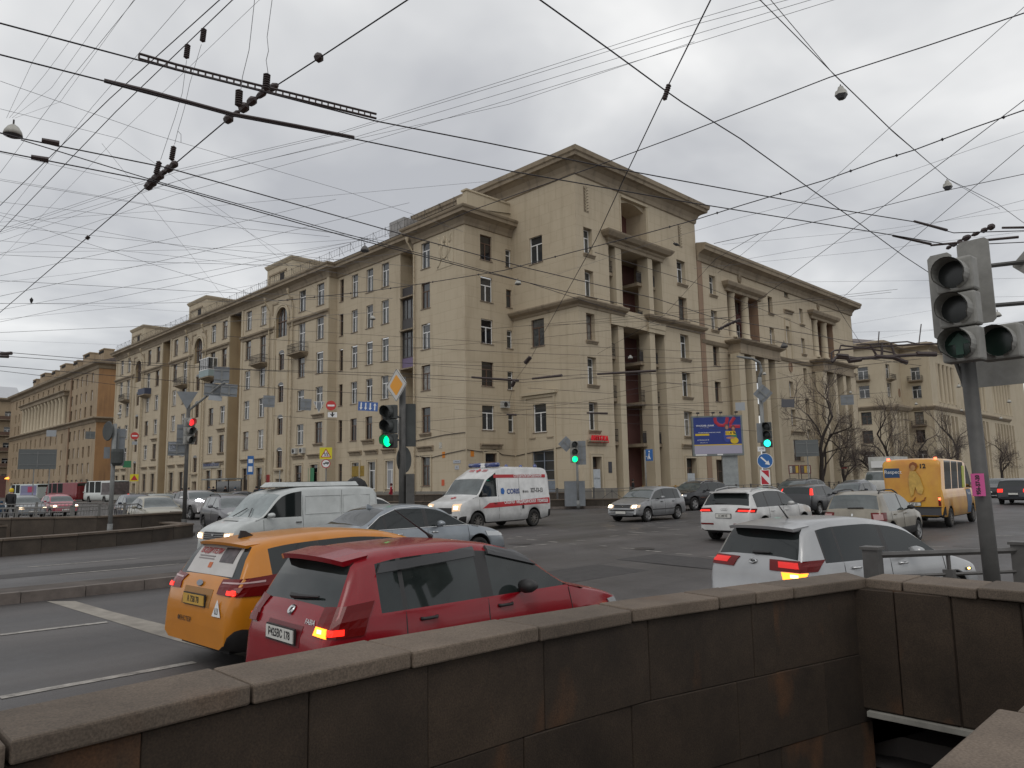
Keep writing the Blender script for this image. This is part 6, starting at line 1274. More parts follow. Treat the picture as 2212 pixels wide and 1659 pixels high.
b = MB(); b.prism([(p[0], p[1] + .09) for p in inner] + [(p[0], p[1] - .04) for p in outer[::-1]], -2.1, 1.03); b.build('wall_core', M_DARK if False else M_PAN, wl)
wr_ = wall_thing('granite stairwell wall at right, over the dark underpass mouth, with the pole behind it')
cr_ = [2.2, 1.93, 1.45, .7, -.1, -.9, -1.8]
for y1, y0 in zip(cr_[:-1], cr_[1:]):
    xi0, xi1 = 5.80 - (2.2 - y1) * .13 * (y1 > 1.2) - .13 * (y1 <= 1.2), 5.80 - (2.2 - y0) * .13 * (y0 > 1.2) - .13 * (y0 <= 1.2); dz = random.uniform(-.005, .005)
    b = MB(); b.prism([(xi0 - .035, y1 - .006), (xi1 - .035, y0 + .006), (xi1 + .42, y0 + .006), (xi0 + .32 if y1 > 2 else xi0 + .42, y1 - .006)], 1.03 + dz, 1.10 + dz); o = b.build('coping_stone', M_COP, wr_); bev(o, .01, 2)
pr_ = [2.28, 1.98, 1.62, 1.22, .85, .4, -.1, -.7, -1.8]
for y1, y0 in zip(pr_[:-1], pr_[1:]):
    b = MB(); p = random.uniform(-.007, .007); b.box(5.70 + p, 5.8, y0 + .004, y1 - .004, .19, 1.026); o = b.build('granite_panel', M_PAN, wr_); bev(o, .006)
b = MB(); b.box(5.66, 5.72, -1.8, 2.21, .145, .18); b.build('lintel_edge', mat('lintel_pale', (.30, .29, .26), .8, var=.4), wr_)
b = MB(); b.box(5.72, 6.1, -1.8, 2.4, .16, 1.03); b.build('wall_core', M_PAN, wr_)
wn_ = wall_thing('granite coping in the bottom right corner, nearest to the camera')
for x0, x1 in ((.2, 1.1), (1.1, 1.95), (1.95, 2.86), (2.86, 3.8), (3.8, 4.7), (4.7, 5.6)):
    b = MB(); b.box(x0 + .004, x1 - .004, -.1, .70 - (x0 - 2) * .055, 1.03, 1.10); o = b.build('coping_stone', M_COP, wn_); bev(o, .01, 2)
b = MB(); b.box(.2, 5.6, .0, .45, -2.1, 1.03); b.build('wall_core', M_PAN, wn_)
st = MB()
for k in range(14): st.box(-3.4 + k * .32, -3.4 + (k + 1) * .32 + .01, .4, 2.76, -2.1, -.1 - k * .15)
st.box(1.0, 12, .4, 2.76, -2.2, -2.09); structure(st.build('underpass_stairs', mat('stair_stone', (.07, .06, .05), .8, var=.4)))
tn = MB(); tn.quad((5.75, 2.8, -2.1), (12, 2.8, -2.1), (12, 2.8, .15), (5.75, 2.8, .15)); tn.quad((5.75, -2, -2.1), (12, -2, -2.1), (12, -2, .15), (5.75, -2, .15)); tn.quad((12, -2, -2.1), (12, 2.8, -2.1), (12, 2.8, .15), (12, -2, .15)); tn.quad((5.75, -2, .14), (12, -2, .14), (12, 2.8, .14), (5.75, 2.8, .14)); tn.v = [(x, y, min(z, -.32) if x > 6.2 else z) for x, y, z in tn.v]
structure(tn.build('underpass_passage', M_PAN, fix=False))

def stone_wall(label, path, z0, z1, w, step=1.1, cop=.06, m=M_FAR, n=None):
    o = wall_thing(label); cnt = 0
    for a, c in zip(path[:-1], path[1:]):
        a = Vector(a); c = Vector(c); d = c - a; Ls = d.length; d.normalize(); nn = Vector((-d.y, d.x)); k = max(1, round(Ls / step))
        for i in range(k):
            s0, s1 = a + d * (Ls * i / k + .008), a + d * (Ls * (i + 1) / k - .008); pr = random.uniform(-.01, .01); zz = zroad(s0.y)
            b = MB(); b.prism([(q.x, q.y) for q in (s0 + nn * pr, s1 + nn * pr, s1 + nn * w, s0 + nn * w)], z0 + zz, z1 + zz - cop); b.build('granite_block', m, o)
            b = MB(); e_ = .04; b.prism([(q.x, q.y) for q in (s0 - nn * e_, s1 - nn * e_, s1 + nn * (w + e_), s0 + nn * (w + e_))], z1 - cop + zz, z1 + zz); b.build('coping_stone', M_COP, o)
    return o
stone_wall('low granite kerb wall along the left carriageway, in front of the grey pole', [(-12, 23.9), (.5, 24.7), (4.6, 25.3), (6.63, 25.85), (9.2, 27.0), (11.2, 28.6), (11.3, 31.2)], -.1, .5, .4, 1.15)
stone_wall('taller granite underpass wall at left with a pale beige car roof behind it', [(-3, 41.5), (8.55, 30.9), (12.0, 31.8), (12.4, 33.2)], .1, .84, .35, 1.6)
stone_wall('mossy granite planter wall at the left edge of the photo', [(-12, 27.4), (2.6, 29.4), (5.6, 30.2), (4.2, 33.5), (-8, 37)], .1, .7, .4, 1.6)
stone_wall('low granite parapet curving round the far corner, behind the silver hatchback', [(27.9, 60), (28.9, 46.5), (32.4, 38.6), (36.4, 34.0), (39.4, 30.0), (43.8, 27.8), (60, 27.2), (84, 27.2)], 0, .62, .3, 1.3)
stone_wall('dark inner granite parapet at the foot of the corner building', [(31.2, 52), (34.0, 44.0), (37.6, 38.6), (40.2, 34.2)], .1, 1.02, .3, 1.5)
# railings
def railing(label, path, z0, h, step=2.0, style='x', m=M_GALV, cat='railing'):
    r = empty('railing', (0, 0, 0), 0, label, cat); cnt_ = 0
    for a, c in zip(path[:-1], path[1:]):
        a = Vector((a[0], a[1], 0)); c = Vector((c[0], c[1], 0)); Ls = (c - a).length; k = max(1, round(Ls / step)); d = (c - a) / k
        for i in range(0 if cnt_ == 0 else 1, k + 1):
            cnt_ = 1; p = a + d * i; b = MB(); s_ = .045 if style != 'big' else .075; b.box(p.x - s_, p.x + s_, p.y - s_, p.y + s_, z0, z0 + h + .03); b.box(p.x - s_ - .02, p.x + s_ + .02, p.y - s_ - .02, p.y + s_ + .02, z0 + h + .03, z0 + h + .06); b.build('post', m, r)
        for i in range(k):
            p, q = a + d * i, a + d * (i + 1); u_ = (q - p).normalized(); p0, q0 = p + u_ * .05, q - u_ * .05; Z = lambda v, z: Vector((v.x, v.y, z0 + z)); mid = (p0 + q0) / 2
            b = MB(); b.tube([Z(p0, h - .03), Z(q0, h - .03)], .035 if style == 'big' else .025, 6)
            b.tube([Z(p0, h * .78 if style == 'big' else h * .82), Z(q0, h * .78 if style == 'big' else h * .82)], .018, 5); b.tube([Z(p0, .12), Z(q0, .12)], .018, 5); b.build('rail', m, r)
            b = MB()
            if style in ('x', 'big'):
                zt = h * .78 if style == 'big' else h * .82
                b.tube([Z(mid, h - .03), Z(mid, .12)], .022, 5); b.box(mid.x - .05, mid.x + .05, mid.y - .05, mid.y + .05, z0 + zt - .08, z0 + zt + .05)
                for s_ in (p0, q0): b.tube([Z(mid, zt), Z(mid.lerp(s_, .95), .12)], .018, 5)
            else:
                nb = 9
                for j in range(nb): t0, t1 = (j + .3) / nb, (j + .9) / nb; b.tube([Z(p0.lerp(q0, t0), .12), Z(p0.lerp(q0, t1), h - .06)], .012, 4, cap=False)
            b.build('brace', m, r)
    return r
M_RAIL = mat('railing_paint', (.12, .115, .11), .55, metal=.3, var=.3)
RP1, RP2 = gd(1884, 1190, 7.9), gd(2203, 1178, 8.15)
railing('grey steel railing with spoked braces behind the granite wall corner at right', [RP1.xy[:], RP2.xy[:], (RP2 + (RP2 - RP1)).xy[:]], -.1, 1.15, 2.2, 'big', M_RAIL)
railing('pale railing with slanting bars on the left underpass wall', [(-6, 45.0), (8.3, 33.4), (13.6, 38.0)], .12, 1.05, 2.0, 'slant', mat('railing_pale', (.17, .165, .155), .6))
railing('railing with slanting bars at the left edge, in front of the lit cars', [(-6, 49), (8.0, 45.5), (12.5, 43)], .12, 1.05, 2.0, 'slant', mat('railing_pale', (.17, .165, .155), .6))
railing('grey cross-braced railing along the far parapet below the pharmacy sign', [(34.0, 37.6), (38.2, 34.6), (41.4, 30.8), (45, 28.6), (60, 28.2)], .14, 1.15, 2.2, 'x', M_RAIL)
railing('dark railing under the street trees at right', [(64, 29.5), (100, 29.5)], .14, 1.1, 2.2, 'x', M_IRON)
railing('yellow entrance railing by the maroon loggia doorway', [(50.4, 36.2), (53.6, 35.2), (59.0, 35.2)], .14, 1.1, 1.4, 'x', mat('rail_yellow', (.42, .23, .02), .5))

# ================================================================== poles, signals, signs
M_POLE = mat('pole_steel', (.09, .088, .084), .6, metal=.2, var=.35, vscale=4)
M_POLEP = mat('pole_pale', (.22, .225, .22), .6, metal=.2, var=.3, vscale=3)
M_SGREY = mat('sign_back', (.20, .215, .23), .55, metal=.2, var=.15)
M_SHB = mat('signal_housing', (.055, .06, .058), .6, var=.3); M_SHL = mat('signal_housing_pale', (.27, .265, .245), .6, var=.25, vscale=6)
M_LOFF = mat('lens_dark', (.025, .028, .027), .3); M_LGR = mat('lens_green_off', (.014, .032, .024), .25)
M_GRN = mat('lens_green_lit', (.0, 1.0, .28), .3, emit=2.2); M_CYN = mat('lens_cyan_lit', (.02, 1.0, .62), .3, emit=3.2); M_REDL = mat('lens_red_lit', (1, .03, .035), .3, emit=1.5)
def face_cam(p, yaw=0):
    d = Vector((CAMP.x - p.x, CAMP.y - p.y, 0)).normalized(); return Matrix.Rotation(R(yaw), 3, 'Z') @ d
def pole(label, x, y, z0, z1, r, m=M_POLE, cat='pole', name='pole', lean=(0, 0)):
    p = empty(name, (x, y, z0), 0, label, cat); b = MB(); b.tube([(0, 0, 0), (lean[0], lean[1], z1 - z0)], [r, r * .92], 14); b.build('shaft', m, p, smooth=True)
    b = MB(); b.tube([(0, 0, 0), (0, 0, .5)], r * 1.25, 12); b.build('base_sleeve', m, p, smooth=True); return p
def signal(label, pos, n, h, w, hm, lit, visor=.22, lamps=3, green=None, arrow=False, back=None):
    """pos = centre of the housing front"""
    M_ = face_to(pos, n); o = empty('traffic_light', (0, 0, 0), 0, label, 'traffic light'); o.matrix_world = M_; ch = h / lamps
    b = MB()
    for k in range(lamps): zc_ = h / 2 - ch * (k + .5); b.box(-w / 2, w / 2, zc_ - ch / 2 + .006, zc_ + ch / 2 - .006, -.16, 0)
    o2 = b.build('housing', hm, o); bev(o2, .02, 2)
    for k in range(lamps):
        zc_ = h / 2 - ch * (k + .5); r = min(w, ch) * .40; mm = lit[k]; b = MB(); b.lathe([(0, .012), (r * .6, .010), (r, -.0)], Matrix.Translation((0, zc_, 0)), 22); le = b.build('lens', mm, o, smooth=True)
        b = MB(); N_ = 20; 
        for i in range(N_):
            a0 = math.pi * (-.42 + 1.84 * i / N_) ; a1 = math.pi * (-.42 + 1.84 * (i + 1) / N_)
            def vz(a): return visor * (.75 + .25 * max(0, math.sin(a)) ) if math.sin(a) > -.6 else visor * .3
            for rr in (r + .012, r + .004): b.quad((rr * math.cos(a0), zc_ + rr * math.sin(a0), 0), (rr * math.cos(a1), zc_ + rr * math.sin(a1), 0), (rr * math.cos(a1), zc_ + rr * math.sin(a1) * (.97), vz(a1)), (rr * math.cos(a0), zc_ + rr * math.sin(a0) * .97, vz(a0)))
        b.build('visor', hm, o, smooth=True)
        if arrow and k == lamps - 1: b = MB(); b.prism([(-.03, -.09), (.03, -.09), (.03, .0), (.09, .0), (0, .1), (-.09, .0), (-.03, .0)], .013, .017, Matrix.Translation((0, zc_, 0))); b.build('arrow', mat('arrow_green_off', (.01, .07, .04), .4), le)
    return o, M_
def plate_obj(name, label, cat, pos, n, w, h, m, th=.015, corner=0, rot=0, par=None):
    M_ = face_to(pos, n) @ Matrix.Rotation(R(rot), 4, 'Z'); c = corner; b = MB(); pts = [(-w / 2 + c, -h / 2), (w / 2 - c, -h / 2), (w / 2, -h / 2 + c), (w / 2, h / 2 - c), (w / 2 - c, h / 2), (-w / 2 + c, h / 2), (-w / 2, h / 2 - c), (-w / 2, -h / 2 + c)] if c else [(-w / 2, -h / 2), (w / 2, -h / 2), (w / 2, h / 2), (-w / 2, h / 2)]
    b.prism(pts, -th, 0); o = b.build(name, m, par, M_)
    if par is None: tag(o, label, cat)
    if m.name in ('sign_back', 'board_dark') and w > .3:
        b = MB(); [b.box(-w * .47, w * .47, y * h - .02, y * h + .02, 0, .025) for y in (-.28, .28)]; b.box(-.03, .03, -h * .4, h * .4, .025, .04); b.build('stiffener', M_POLEP, o)
    return o, M_
# near pole with the grey signal heads
PX, PY = 7.40, 1.755
def under(o, p):
    for k in ('label', 'category'):
        if k in o: del o[k]
    M_ = o.matrix_local.copy() if o.parent else o.matrix_basis.copy(); o.parent = p; o.matrix_local = Matrix.Translation(-p.location) @ M_
NP = p_ = pole('grey steel pole with a pink phone sticker, behind the right granite wall', PX, PY, -.1, 2.92, .066, lean=(-.02, .03))
st_ = gd(2113, 1047, 6.42); n = face_cam(st_); M_ = face_to(st_ + n * .072, n); b = MB(); 
NS = 8
for i in range(NS):
    a0, a1 = -.75 + 1.5 * i / NS, -.75 + 1.5 * (i + 1) / NS; rr = .0715; b.quad(*[(rr * math.sin(a), y, rr * math.cos(a) - .071) for a, y in ((a0, -.095), (a1, -.095), (a1, .095), (a0, .095))])
sk = b.build('phone_sticker', mat('sticker_pink', (.62, .10, .30), .5), p_, Matrix.Translation((-PX, -PY, .1)) @ M_, fix=False)
text('956-57-20', .042, Matrix.Translation((.0, 0, .003)) @ Matrix.Rotation(R(90), 4, 'Z'), M_INK, sk, depth=.001, sx=.95, bold=.0015)
hn = Vector((-.95, .08, 0)); hp = gd(2066, 668, 6.25)
signal('grey three-lamp traffic light, unlit, with a green arrow lens, on the near pole', hp, hn, .92, .30, M_SHL, [M_LOFF, M_LOFF, M_LGR], visor=.17, arrow=True)
hp2 = gd(2158, 738, 6.42); signal('single-lamp side traffic light to the right of the near three-lamp signal', hp2, hn, .32, .32, M_SHL, [M_LGR], visor=.15, lamps=1)
b = MB(); b.tube([Vector((PX, PY, 2.3)), gd(2060, 770, 6.5)], .02, 6); b.tube([Vector((PX, PY, 2.8)), gd(2078, 590, 6.5)], .02, 6); under(b.build('signal_bracket', M_POLE), NP)
under(plate_obj('back_board', 'rounded white back board behind the near traffic light, lower right half', 'back board', gd(2108, 608, 6.55), hn, .26, .78, M_SHL, corner=.03)[0], NP)
under(plate_obj('back_board', 'rounded grey back board strip left of the near traffic light', 'back board', gd(2036, 640, 6.5), hn, .2, .78, M_SHL, corner=.03)[0], NP)
under(plate_obj('back_board', 'wide grey back board behind the single side signal at the right edge', 'back board', gd(2150, 768, 6.75), hn, .62, .56, M_SHL, corner=.03)[0], NP)
b = MB(); b.tube([gd(2140, 574, 6.9), gd(2330, 552, 6.9)], .022, 6); under(b.build('sign_arm', M_POLE), NP)
b = MB(); b.tube([gd(2145, 660, 6.9), gd(2330, 645, 6.9)], .022, 6); under(b.build('sign_arm', M_POLE), NP)
under(plate_obj('road_sign', 'corner of a grey diamond sign poking in at the right edge', 'road sign', gd(2228, 566, 6.85), hn, .24, .24, M_SHL, corner=.02, rot=45)[0], NP)
# left signal with the priority diamond
LP = gd(869, 1085, 20.2); nL = face_cam(LP)
p_ = pole('dark signal pole carrying the yellow diamond sign, behind the silver sedan', LP.x, LP.y, -.05, 4.75, .098, M_POLE)
b = MB(); b.box(-.1, .1, -.13, .13, .3, 2.15); cb_ = b.build('cabinet', M_POLE, p_, Matrix.Translation((.16, -.14, 0)) @ Matrix.Rotation(R(-45), 4, 'Z'))
def at_(u, v, d): return gd(u, v, d)
signal('three-lamp traffic light showing green, left of the pole with the yellow diamond', at_(839, 921, 19.9), Vector((-.96, -.35, 0)), 1.17, .40, M_SHB, [M_LOFF, M_LOFF, M_GRN], visor=.25)
b = MB(); q0 = at_(852, 900, 20.0); b.tube([Vector((LP.x, LP.y, q0.z)), q0], .03, 6); q1 = at_(852, 950, 20.0); b.tube([Vector((LP.x, LP.y, q1.z)), q1], .03, 6); under(b.build('signal_bracket', M_POLE), p_)
o, M_ = plate_obj('priority_sign', 'yellow and white diamond priority sign on top of the dark signal pole', 'road sign', at_(856, 832, 20), Vector((-1, -.02, 0)), .66, .66, mat('sign_white', (.52, .51, .48), .45), corner=.05, rot=45)
b = MB(); c_ = .03; w2 = .21; b.prism([(-w2 + c_, -w2), (w2 - c_, -w2), (w2, -w2 + c_), (w2, w2 - c_), (w2 - c_, w2), (-w2 + c_, w2), (-w2, w2 - c_), (-w2, -w2 + c_)], .001, .004); b.build('yellow_field', mat('sign_amber', (.72, .30, .01), .4), o)
b = MB(); b.sweep([(-.315, -.315), (.315, -.315), (.315, .315), (-.315, .315)], [(-.012, .0005), (-.012, .003), (.0, .003), (.0, .0005)], closed=True); b.build('sign_edge', M_INK, o)
b = MB(); nb_ = Vector((.6, -.75, 0)); plate_obj('back_board', 'tall grey box back board right of the pole with the yellow diamond', 'back board', at_(884, 918, 20.3), nL, .36, 1.17, M_SHB, th=.15)
b = MB(); b.lathe([(0, 0), (.36, 0), (.37, -.03), (0, -.035)], face_to(at_(874, 993, 20.4), Matrix.Rotation(R(58), 3, 'Z') @ nL), 28); tag(b.build('road_sign', M_SHB), 'round sign seen from behind, below the grey box by the yellow diamond', 'road sign')
b = MB(); b.lathe([(.30, .0), (.36, 0), (.36, .02), (.30, .02)], face_to(at_(857, 925, 20.6), Matrix.Rotation(R(-80), 3, 'Z') @ nL), 24); tag(b.build('road_sign', M_LETW), 'white round sign seen edge-on behind the left signal pole', 'road sign')
# mid-left signal on the median
MP = gd(398, 1115, 29.8); nM = face_cam(MP)
p_ = pole('dark signal pole on the median with the red traffic light', MP.x, MP.y, .1, 5.45, .08, M_POLE)
signal('three-lamp traffic light showing red, on the median pole', at_(411, 931, 29.5), Vector((.15, -1, 0)), 1.06, .42, M_SHL, [M_REDL, M_LOFF, M_LOFF], visor=.25)
o, M_ = plate_obj('give_way_back', 'grey triangular sign seen from behind on top of the median pole', 'road sign', at_(404, 862, 29.7), nM, .01, .01, M_SGREY); b = MB(); b.prism([(-.40, .30), (.40, .30), (0, -.42)], -.01, .01); b.build('triangle', M_SGREY, o)
plate_obj('road_sign', 'grey square sign back on the median pole, beside the red lamp', 'road sign', at_(400, 936, 30), nM, .62, .72, M_SGREY)
o, M_ = plate_obj('road_sign', 'grey sign back with a scribbled white tag, low on the median pole', 'road sign', at_(382, 969, 29.9), nM, .66, .56, M_SGREY)
b = MB(); b.sweep([(-.26, -.06), (.0, -.06), (.0, .2), (-.26, .2)], [(0, .003), (.015, .003), (.015, .006), (0, .006)], closed=True)
pts = [(-.13 + .1 * math.sin(t * 2.3), .07 + .1 * math.cos(t * 1.7), .006) for t in range(14)]; b.tube(pts, .006, 4); b.build('graffiti', mat('graffiti_pale', (.45, .48, .55), .6), o)
b = MB(); b.tube([Vector((MP.x, MP.y, at_(408, 888, 29.8).z - .35)), at_(410, 885, 29.8), at_(476, 832, 29.5), at_(486, 826, 29.5)], .045, 6); ga = tag(b.build('sign_gantry_arm', M_POLEP), 'slanting pale arm from the median pole up to the cluster of grey sign backs', 'gantry arm')
plate_obj('road_sign', 'tall grey sign back at the top of the gantry cluster', 'road sign', at_(479, 810, 29.6), nM, .58, .66, M_SGREY)
plate_obj('road_sign', 'wide grey sign back, left half of the gantry cluster', 'road sign', at_(459, 842, 29.6), nM, .62, .5, M_SGREY, rot=-3); plate_obj('road_sign', 'wide grey sign back, right half of the gantry cluster', 'road sign', at_(495, 843, 29.6), nM, .62, .5, M_SGREY, rot=-3)
plate_obj('road_sign', 'small pale sign back under the gantry cluster', 'road sign', at_(465, 860, 29.5), nM, .5, .19, mat('sign_pale', (.33, .35, .37), .5), rot=-5)
# far-left pole with signs seen from behind
QP = gd(238, 1126, 27); nQ = face_cam(QP); p_ = pole('pale steel pole on the left median with sign backs and a loudspeaker bucket', QP.x, QP.y, .1, 4.2, .075, M_POLEP)
plate_obj('road_sign', 'tall grey-green sign board back on the pale left pole', 'road sign', at_(255, 966, 27.2), nQ, .44, 1.36, M_SHB if False else M_SGREY); plate_obj('road_sign', 'narrow grey plate low on the pale left pole', 'road sign', at_(231, 978, 27.1), nQ, .2, .42, M_SGREY)
b = MB(); b.lathe([(0, 0), (.34, 0), (.36, -.03), (0, -.035)], face_to(at_(232, 931, 27), Matrix.Rotation(R(-62), 3, 'Z') @ nQ), 24); tag(b.build('road_sign', M_SHB), 'round sign back at the top of the pale left pole', 'road sign')
b = MB(); b.lathe([(.12, 0), (.2, .1), (.22, .5), (.2, .6)], Matrix.Translation(at_(252, 1006, 26.9)), 12); tag(b.build('traffic_light', M_SHB), 'dark bucket-shaped signal back hanging on the pale left pole', 'traffic light')
# junction signal at right, with lamp pole
GP = gd(1655, 1045, 30.8); nG = face_cam(GP); p_ = pole('slim grey lamp post with a curved top arm, right of the billboard', GP.x, GP.y, .0, 6.0, .085, M_POLEP, cat='lamp post', name='lamp_post')
top = gd(1645, 800, 30.8); a1 = gd(1640, 783, 30.8); a2 = gd(1625, 775, 30.6); a3 = gd(1592, 770, 30.4); b = MB(); b.tube([Vector((GP.x, GP.y, 6.0)), top, a1, a2, a3], [.075, .06, .055, .05, .04], 10); b.v = [tuple(Vector(v) - Vector((GP.x, GP.y, 0))) for v in b.v]; b.build('curved_arm', M_POLEP, p_, smooth=True)
signal('traffic light showing bright cyan-green, right of the billboard', at_(1657, 939, 30.5), Vector((-.93, -.3, 0)), 1.05, .36, M_SHB, [M_LOFF, M_LOFF, M_CYN], visor=.25)
plate_obj('road_sign', 'grey diamond sign back high on the lamp post right of the billboard', 'road sign', at_(1648, 850, 30.6), nG, .56, .56, M_SGREY, rot=45, corner=.03)
plate_obj('signal_box', 'grey control box beside the cyan-green traffic light', 'control box', at_(1642, 935, 30.7), nG, .26, .8, M_SGREY, th=.15)
o, M_ = plate_obj('small_notice', 'small white notice over the blue arrow sign', 'notice', at_(1645, 970, 30.6), nG, .3, .2, M_LETW); text('сЭВ', .09, Matrix.Translation((0, 0, .002)), M_INK, o, depth=.001)
b = MB(); b.lathe([(0, .0), (.29, 0), (.29, -.02), (0, -.02)], Matrix(), 30); o = b.build('keep_right_sign', mat('sign_blue', (.02, .12, .36), .4), None, face_to(at_(1652.7, 995.5, 30.4), nG)); tag(o, 'round blue sign with a white arrow pointing down right', 'road sign')
b = MB(); b.lathe([(.29, .003), (.31, .003), (.31, -.02)], Matrix(), 30); b.build('rim', M_LETW, o); b = MB(); b.prism([(-.22, -.03), (.08, -.03), (.08, -.1), (.25, 0), (.08, .1), (.08, .03), (-.22, .03)], .002, .005, Matrix.Rotation(R(-45), 4, 'Z')); b.build('arrow', M_LETW, o)
o, M_ = plate_obj('chevron_sign', 'red and white slanted hazard plate below the blue arrow sign', 'road sign', at_(1653, 1031, 30.4), nG, .38, .62, M_LETW); b = MB(); b.prism([(-.15, .28), (.15, .28), (.15, -.02)], .001, .004); b.prism([(-.15, .08), (-.15, -.28), (.15, -.28)], .001, .004); b.build('red_field', mat('sign_red', (.45, .015, .03), .4), o)
# signal in front of the pharmacy
CPt = gd(1249, 1086, 47); nC = face_cam(CPt); p_ = pole('thin signal pole in front of the pharmacy corner', CPt.x, CPt.y, .1, 4.3, .08, M_POLEP)
signal('traffic light showing green in front of the pharmacy wall', at_(1241, 976, 46.8), Vector((-.6, -.75, 0)), 1.38, .5, M_SHL, [M_LOFF, M_LOFF, M_GRN], visor=.25)
plate_obj('road_sign', 'grey board back right of the signal by the pharmacy', 'road sign', at_(1257, 978, 47), nC, .5, 1.5, M_SGREY); plate_obj('road_sign', 'grey diamond sign back left of the signal by the pharmacy', 'road sign', at_(1223, 959, 47), nC, .72, .72, M_SGREY, rot=45)
b = MB(); b.box(-.65, .65, -.35, .35, 0, 1.6); q = gd(1241, 1050, 48.6); tag(b.build('cabinet', M_SGREY, None, Matrix.Translation((q.x, q.y, .2)) @ Matrix.Rotation(R(-45), 4, 'Z')), 'grey electrical cabinet at the foot of the signal by the pharmacy', 'cabinet')
# signs in the left street
def wire_sign(): pass
SP = gd(704, 1045, 57); nS = face_cam(SP); p_ = pole('thin sign post carrying the school sign, left of the green signal', SP.x, SP.y, .1, 4.6, .05, M_POLEP)
o, M_ = plate_obj('school_sign', 'yellow square children warning sign on the thin post', 'road sign', at_(704, 979, 56.8), nS, .92, .88, mat('sign_yellow', (.68, .60, .02), .4)); b = MB(); b.prism([(-.4, -.32), (.4, -.32), (0, .36)], .001, .004); b.build('red_triangle', mat('sign_red', (.45, .015, .03), .4), o); b = MB(); b.prism([(-.3, -.26), (.3, -.26), (0, .24)], .005, .008); b.build('white_triangle', M_LETW, o)
b = MB()
for dx_ in (-.08, .09): b.tube([(dx_, -.22, .01), (dx_ + .02, -.1, .01), (dx_ - .03, .0, .01)], .022, 4); b.tube([(dx_, -.1, .01), (dx_ + .1, -.2, .01)], .018, 4); b.tube([(dx_ - .1, -.03, .01), (dx_ + .1, -.06, .01)], .014, 4); b.lathe([(0, .012), (.035, .01)], Matrix.Translation((dx_ - .03, .05, 0)), 8)
b.build('children_figures', M_INK, o)
def disc_sign(label, pos, n, r, rim_, field, nm='road_sign'):
    b = MB(); b.lathe([(0, 0), (r, 0), (r, -.02), (0, -.02)], Matrix(), 26); o = b.build(nm, rim_, None, face_to(pos, n)); tag(o, label, 'road sign')
    if field: b = MB(); b.lathe([(0, .004), (r * .82, .004)], Matrix(), 26); b.build('field', field, o)
    return o
o = disc_sign('round no-lorries sign with a red rim under the school sign', at_(704, 1001.5, 56.8), nS, .34, mat('sign_red', (.45, .015, .03), .4), M_LETW); b = MB(); b.box(-.05, .22, -.02, .12, .006, .01); b.box(-.2, -.06, -.02, .05, .006, .01); b.lathe([(0, .011), (.035, .01)], Matrix.Translation((-.12, -.05, 0)), 8); b.lathe([(0, .011), (.035, .01)], Matrix.Translation((.12, -.05, 0)), 8); b.build('lorry_symbol', M_INK, o); text('8т', .09, Matrix.Translation((.09, .05, .012)), M_LETW, o, depth=.001)
HP = lambda u, v, d=54: at_(u, v, d)
nH = face_cam(HP(700, 870))
o = disc_sign('round red no-entry sign hanging above the school sign', HP(715, 876), nH, .36, mat('sign_red2', (.50, .035, .03), .4), None); b = MB(); b.box(-.25, .25, -.065, .065, .002, .006); b.build('white_bar', M_LETW, o)
o, M_ = plate_obj('lane_plate', 'white plate with a black down arrow below the no-entry sign', 'road sign', HP(718, 896), nH, .66, .38, M_LETW); b = MB(); b.prism([(-.05, .19), (.05, .19), (.05, .02), (.2, .1), (0, -.17), (-.2, .1), (-.05, .02)], .001, .004); b.build('arrow', M_INK, o)
o = disc_sign('small red no-entry sign far down the left street', at_(291, 941.5, 90), face_cam(at_(291, 941, 90)), .45, mat('sign_red2', (.50, .035, .03), .4), None); b = MB(); b.box(-.3, .3, -.08, .08, .002, .006); b.build('white_bar', M_LETW, o)
plate_obj('lane_plate', 'small plate with an arrow under the far no-entry sign', 'road sign', at_(291, 957, 90), face_cam(at_(291, 957, 90)), .6, .4, mat('sign_pale', (.33, .35, .37), .5))
o, M_ = plate_obj('school_sign', 'small yellow children warning sign far down the left street', 'road sign', at_(290, 1032, 90), face_cam(at_(290, 1032, 90)), .92, .85, mat('sign_yellow', (.68, .60, .02), .4)); b = MB(); b.prism([(-.38, -.3), (.38, -.3), (0, .33)], .002, .006); b.build('red_triangle', mat('sign_red', (.45, .015, .03), .4), o)
plate_obj('road_sign', 'hanging grey sign back, leftmost of the row on the overhead wire', 'road sign', HP(581, 867), nH, .82, .86, M_SGREY, rot=-2); plate_obj('road_sign', 'hanging grey sign back next to the hanging triangle', 'road sign', HP(661, 874), nH, .76, .84, M_SGREY, rot=-3)
o, M_ = plate_obj('give_way_back', 'hanging triangular sign seen from behind with two pale strips', 'road sign', HP(689, 879), nH, .01, .01, M_SGREY); b = MB(); b.prism([(-.42, .4), (.42, .4), (0, -.45)], -.01, .01); b.build('triangle', mat('sign_white', (.52, .51, .48), .45), o); b = MB(); b.prism([(-.34, .35), (.34, .35), (0, -.36)], .011, .014); b.build('inner', M_SGREY, o); b = MB(); b.box(-.2, -.15, -.1, .4, .016, .03); b.box(.15, .2, -.1, .4, .016, .03); b.build('hanger_strips', M_LETW, o)
o, M_ = plate_obj('lane_direction_sign', 'blue hanging sign with three arrows down and one up', 'road sign', HP(795, 878), nH, 1.42, .66, mat('sign_blue2', (.06, .13, .36), .4)); 
b = MB(); b.v = []; 
for k in range(4):
    x = -.5 + k * .33; s_ = 1 if k == 3 else -1; b.prism([(x - .045, -s_ * .26), (x + .045, -s_ * .26), (x + .045, s_ * .1), (x + .11, s_ * .1), (x, s_ * .27), (x - .11, s_ * .1), (x - .045, s_ * .1)][::s_ and 1], .001, .004)
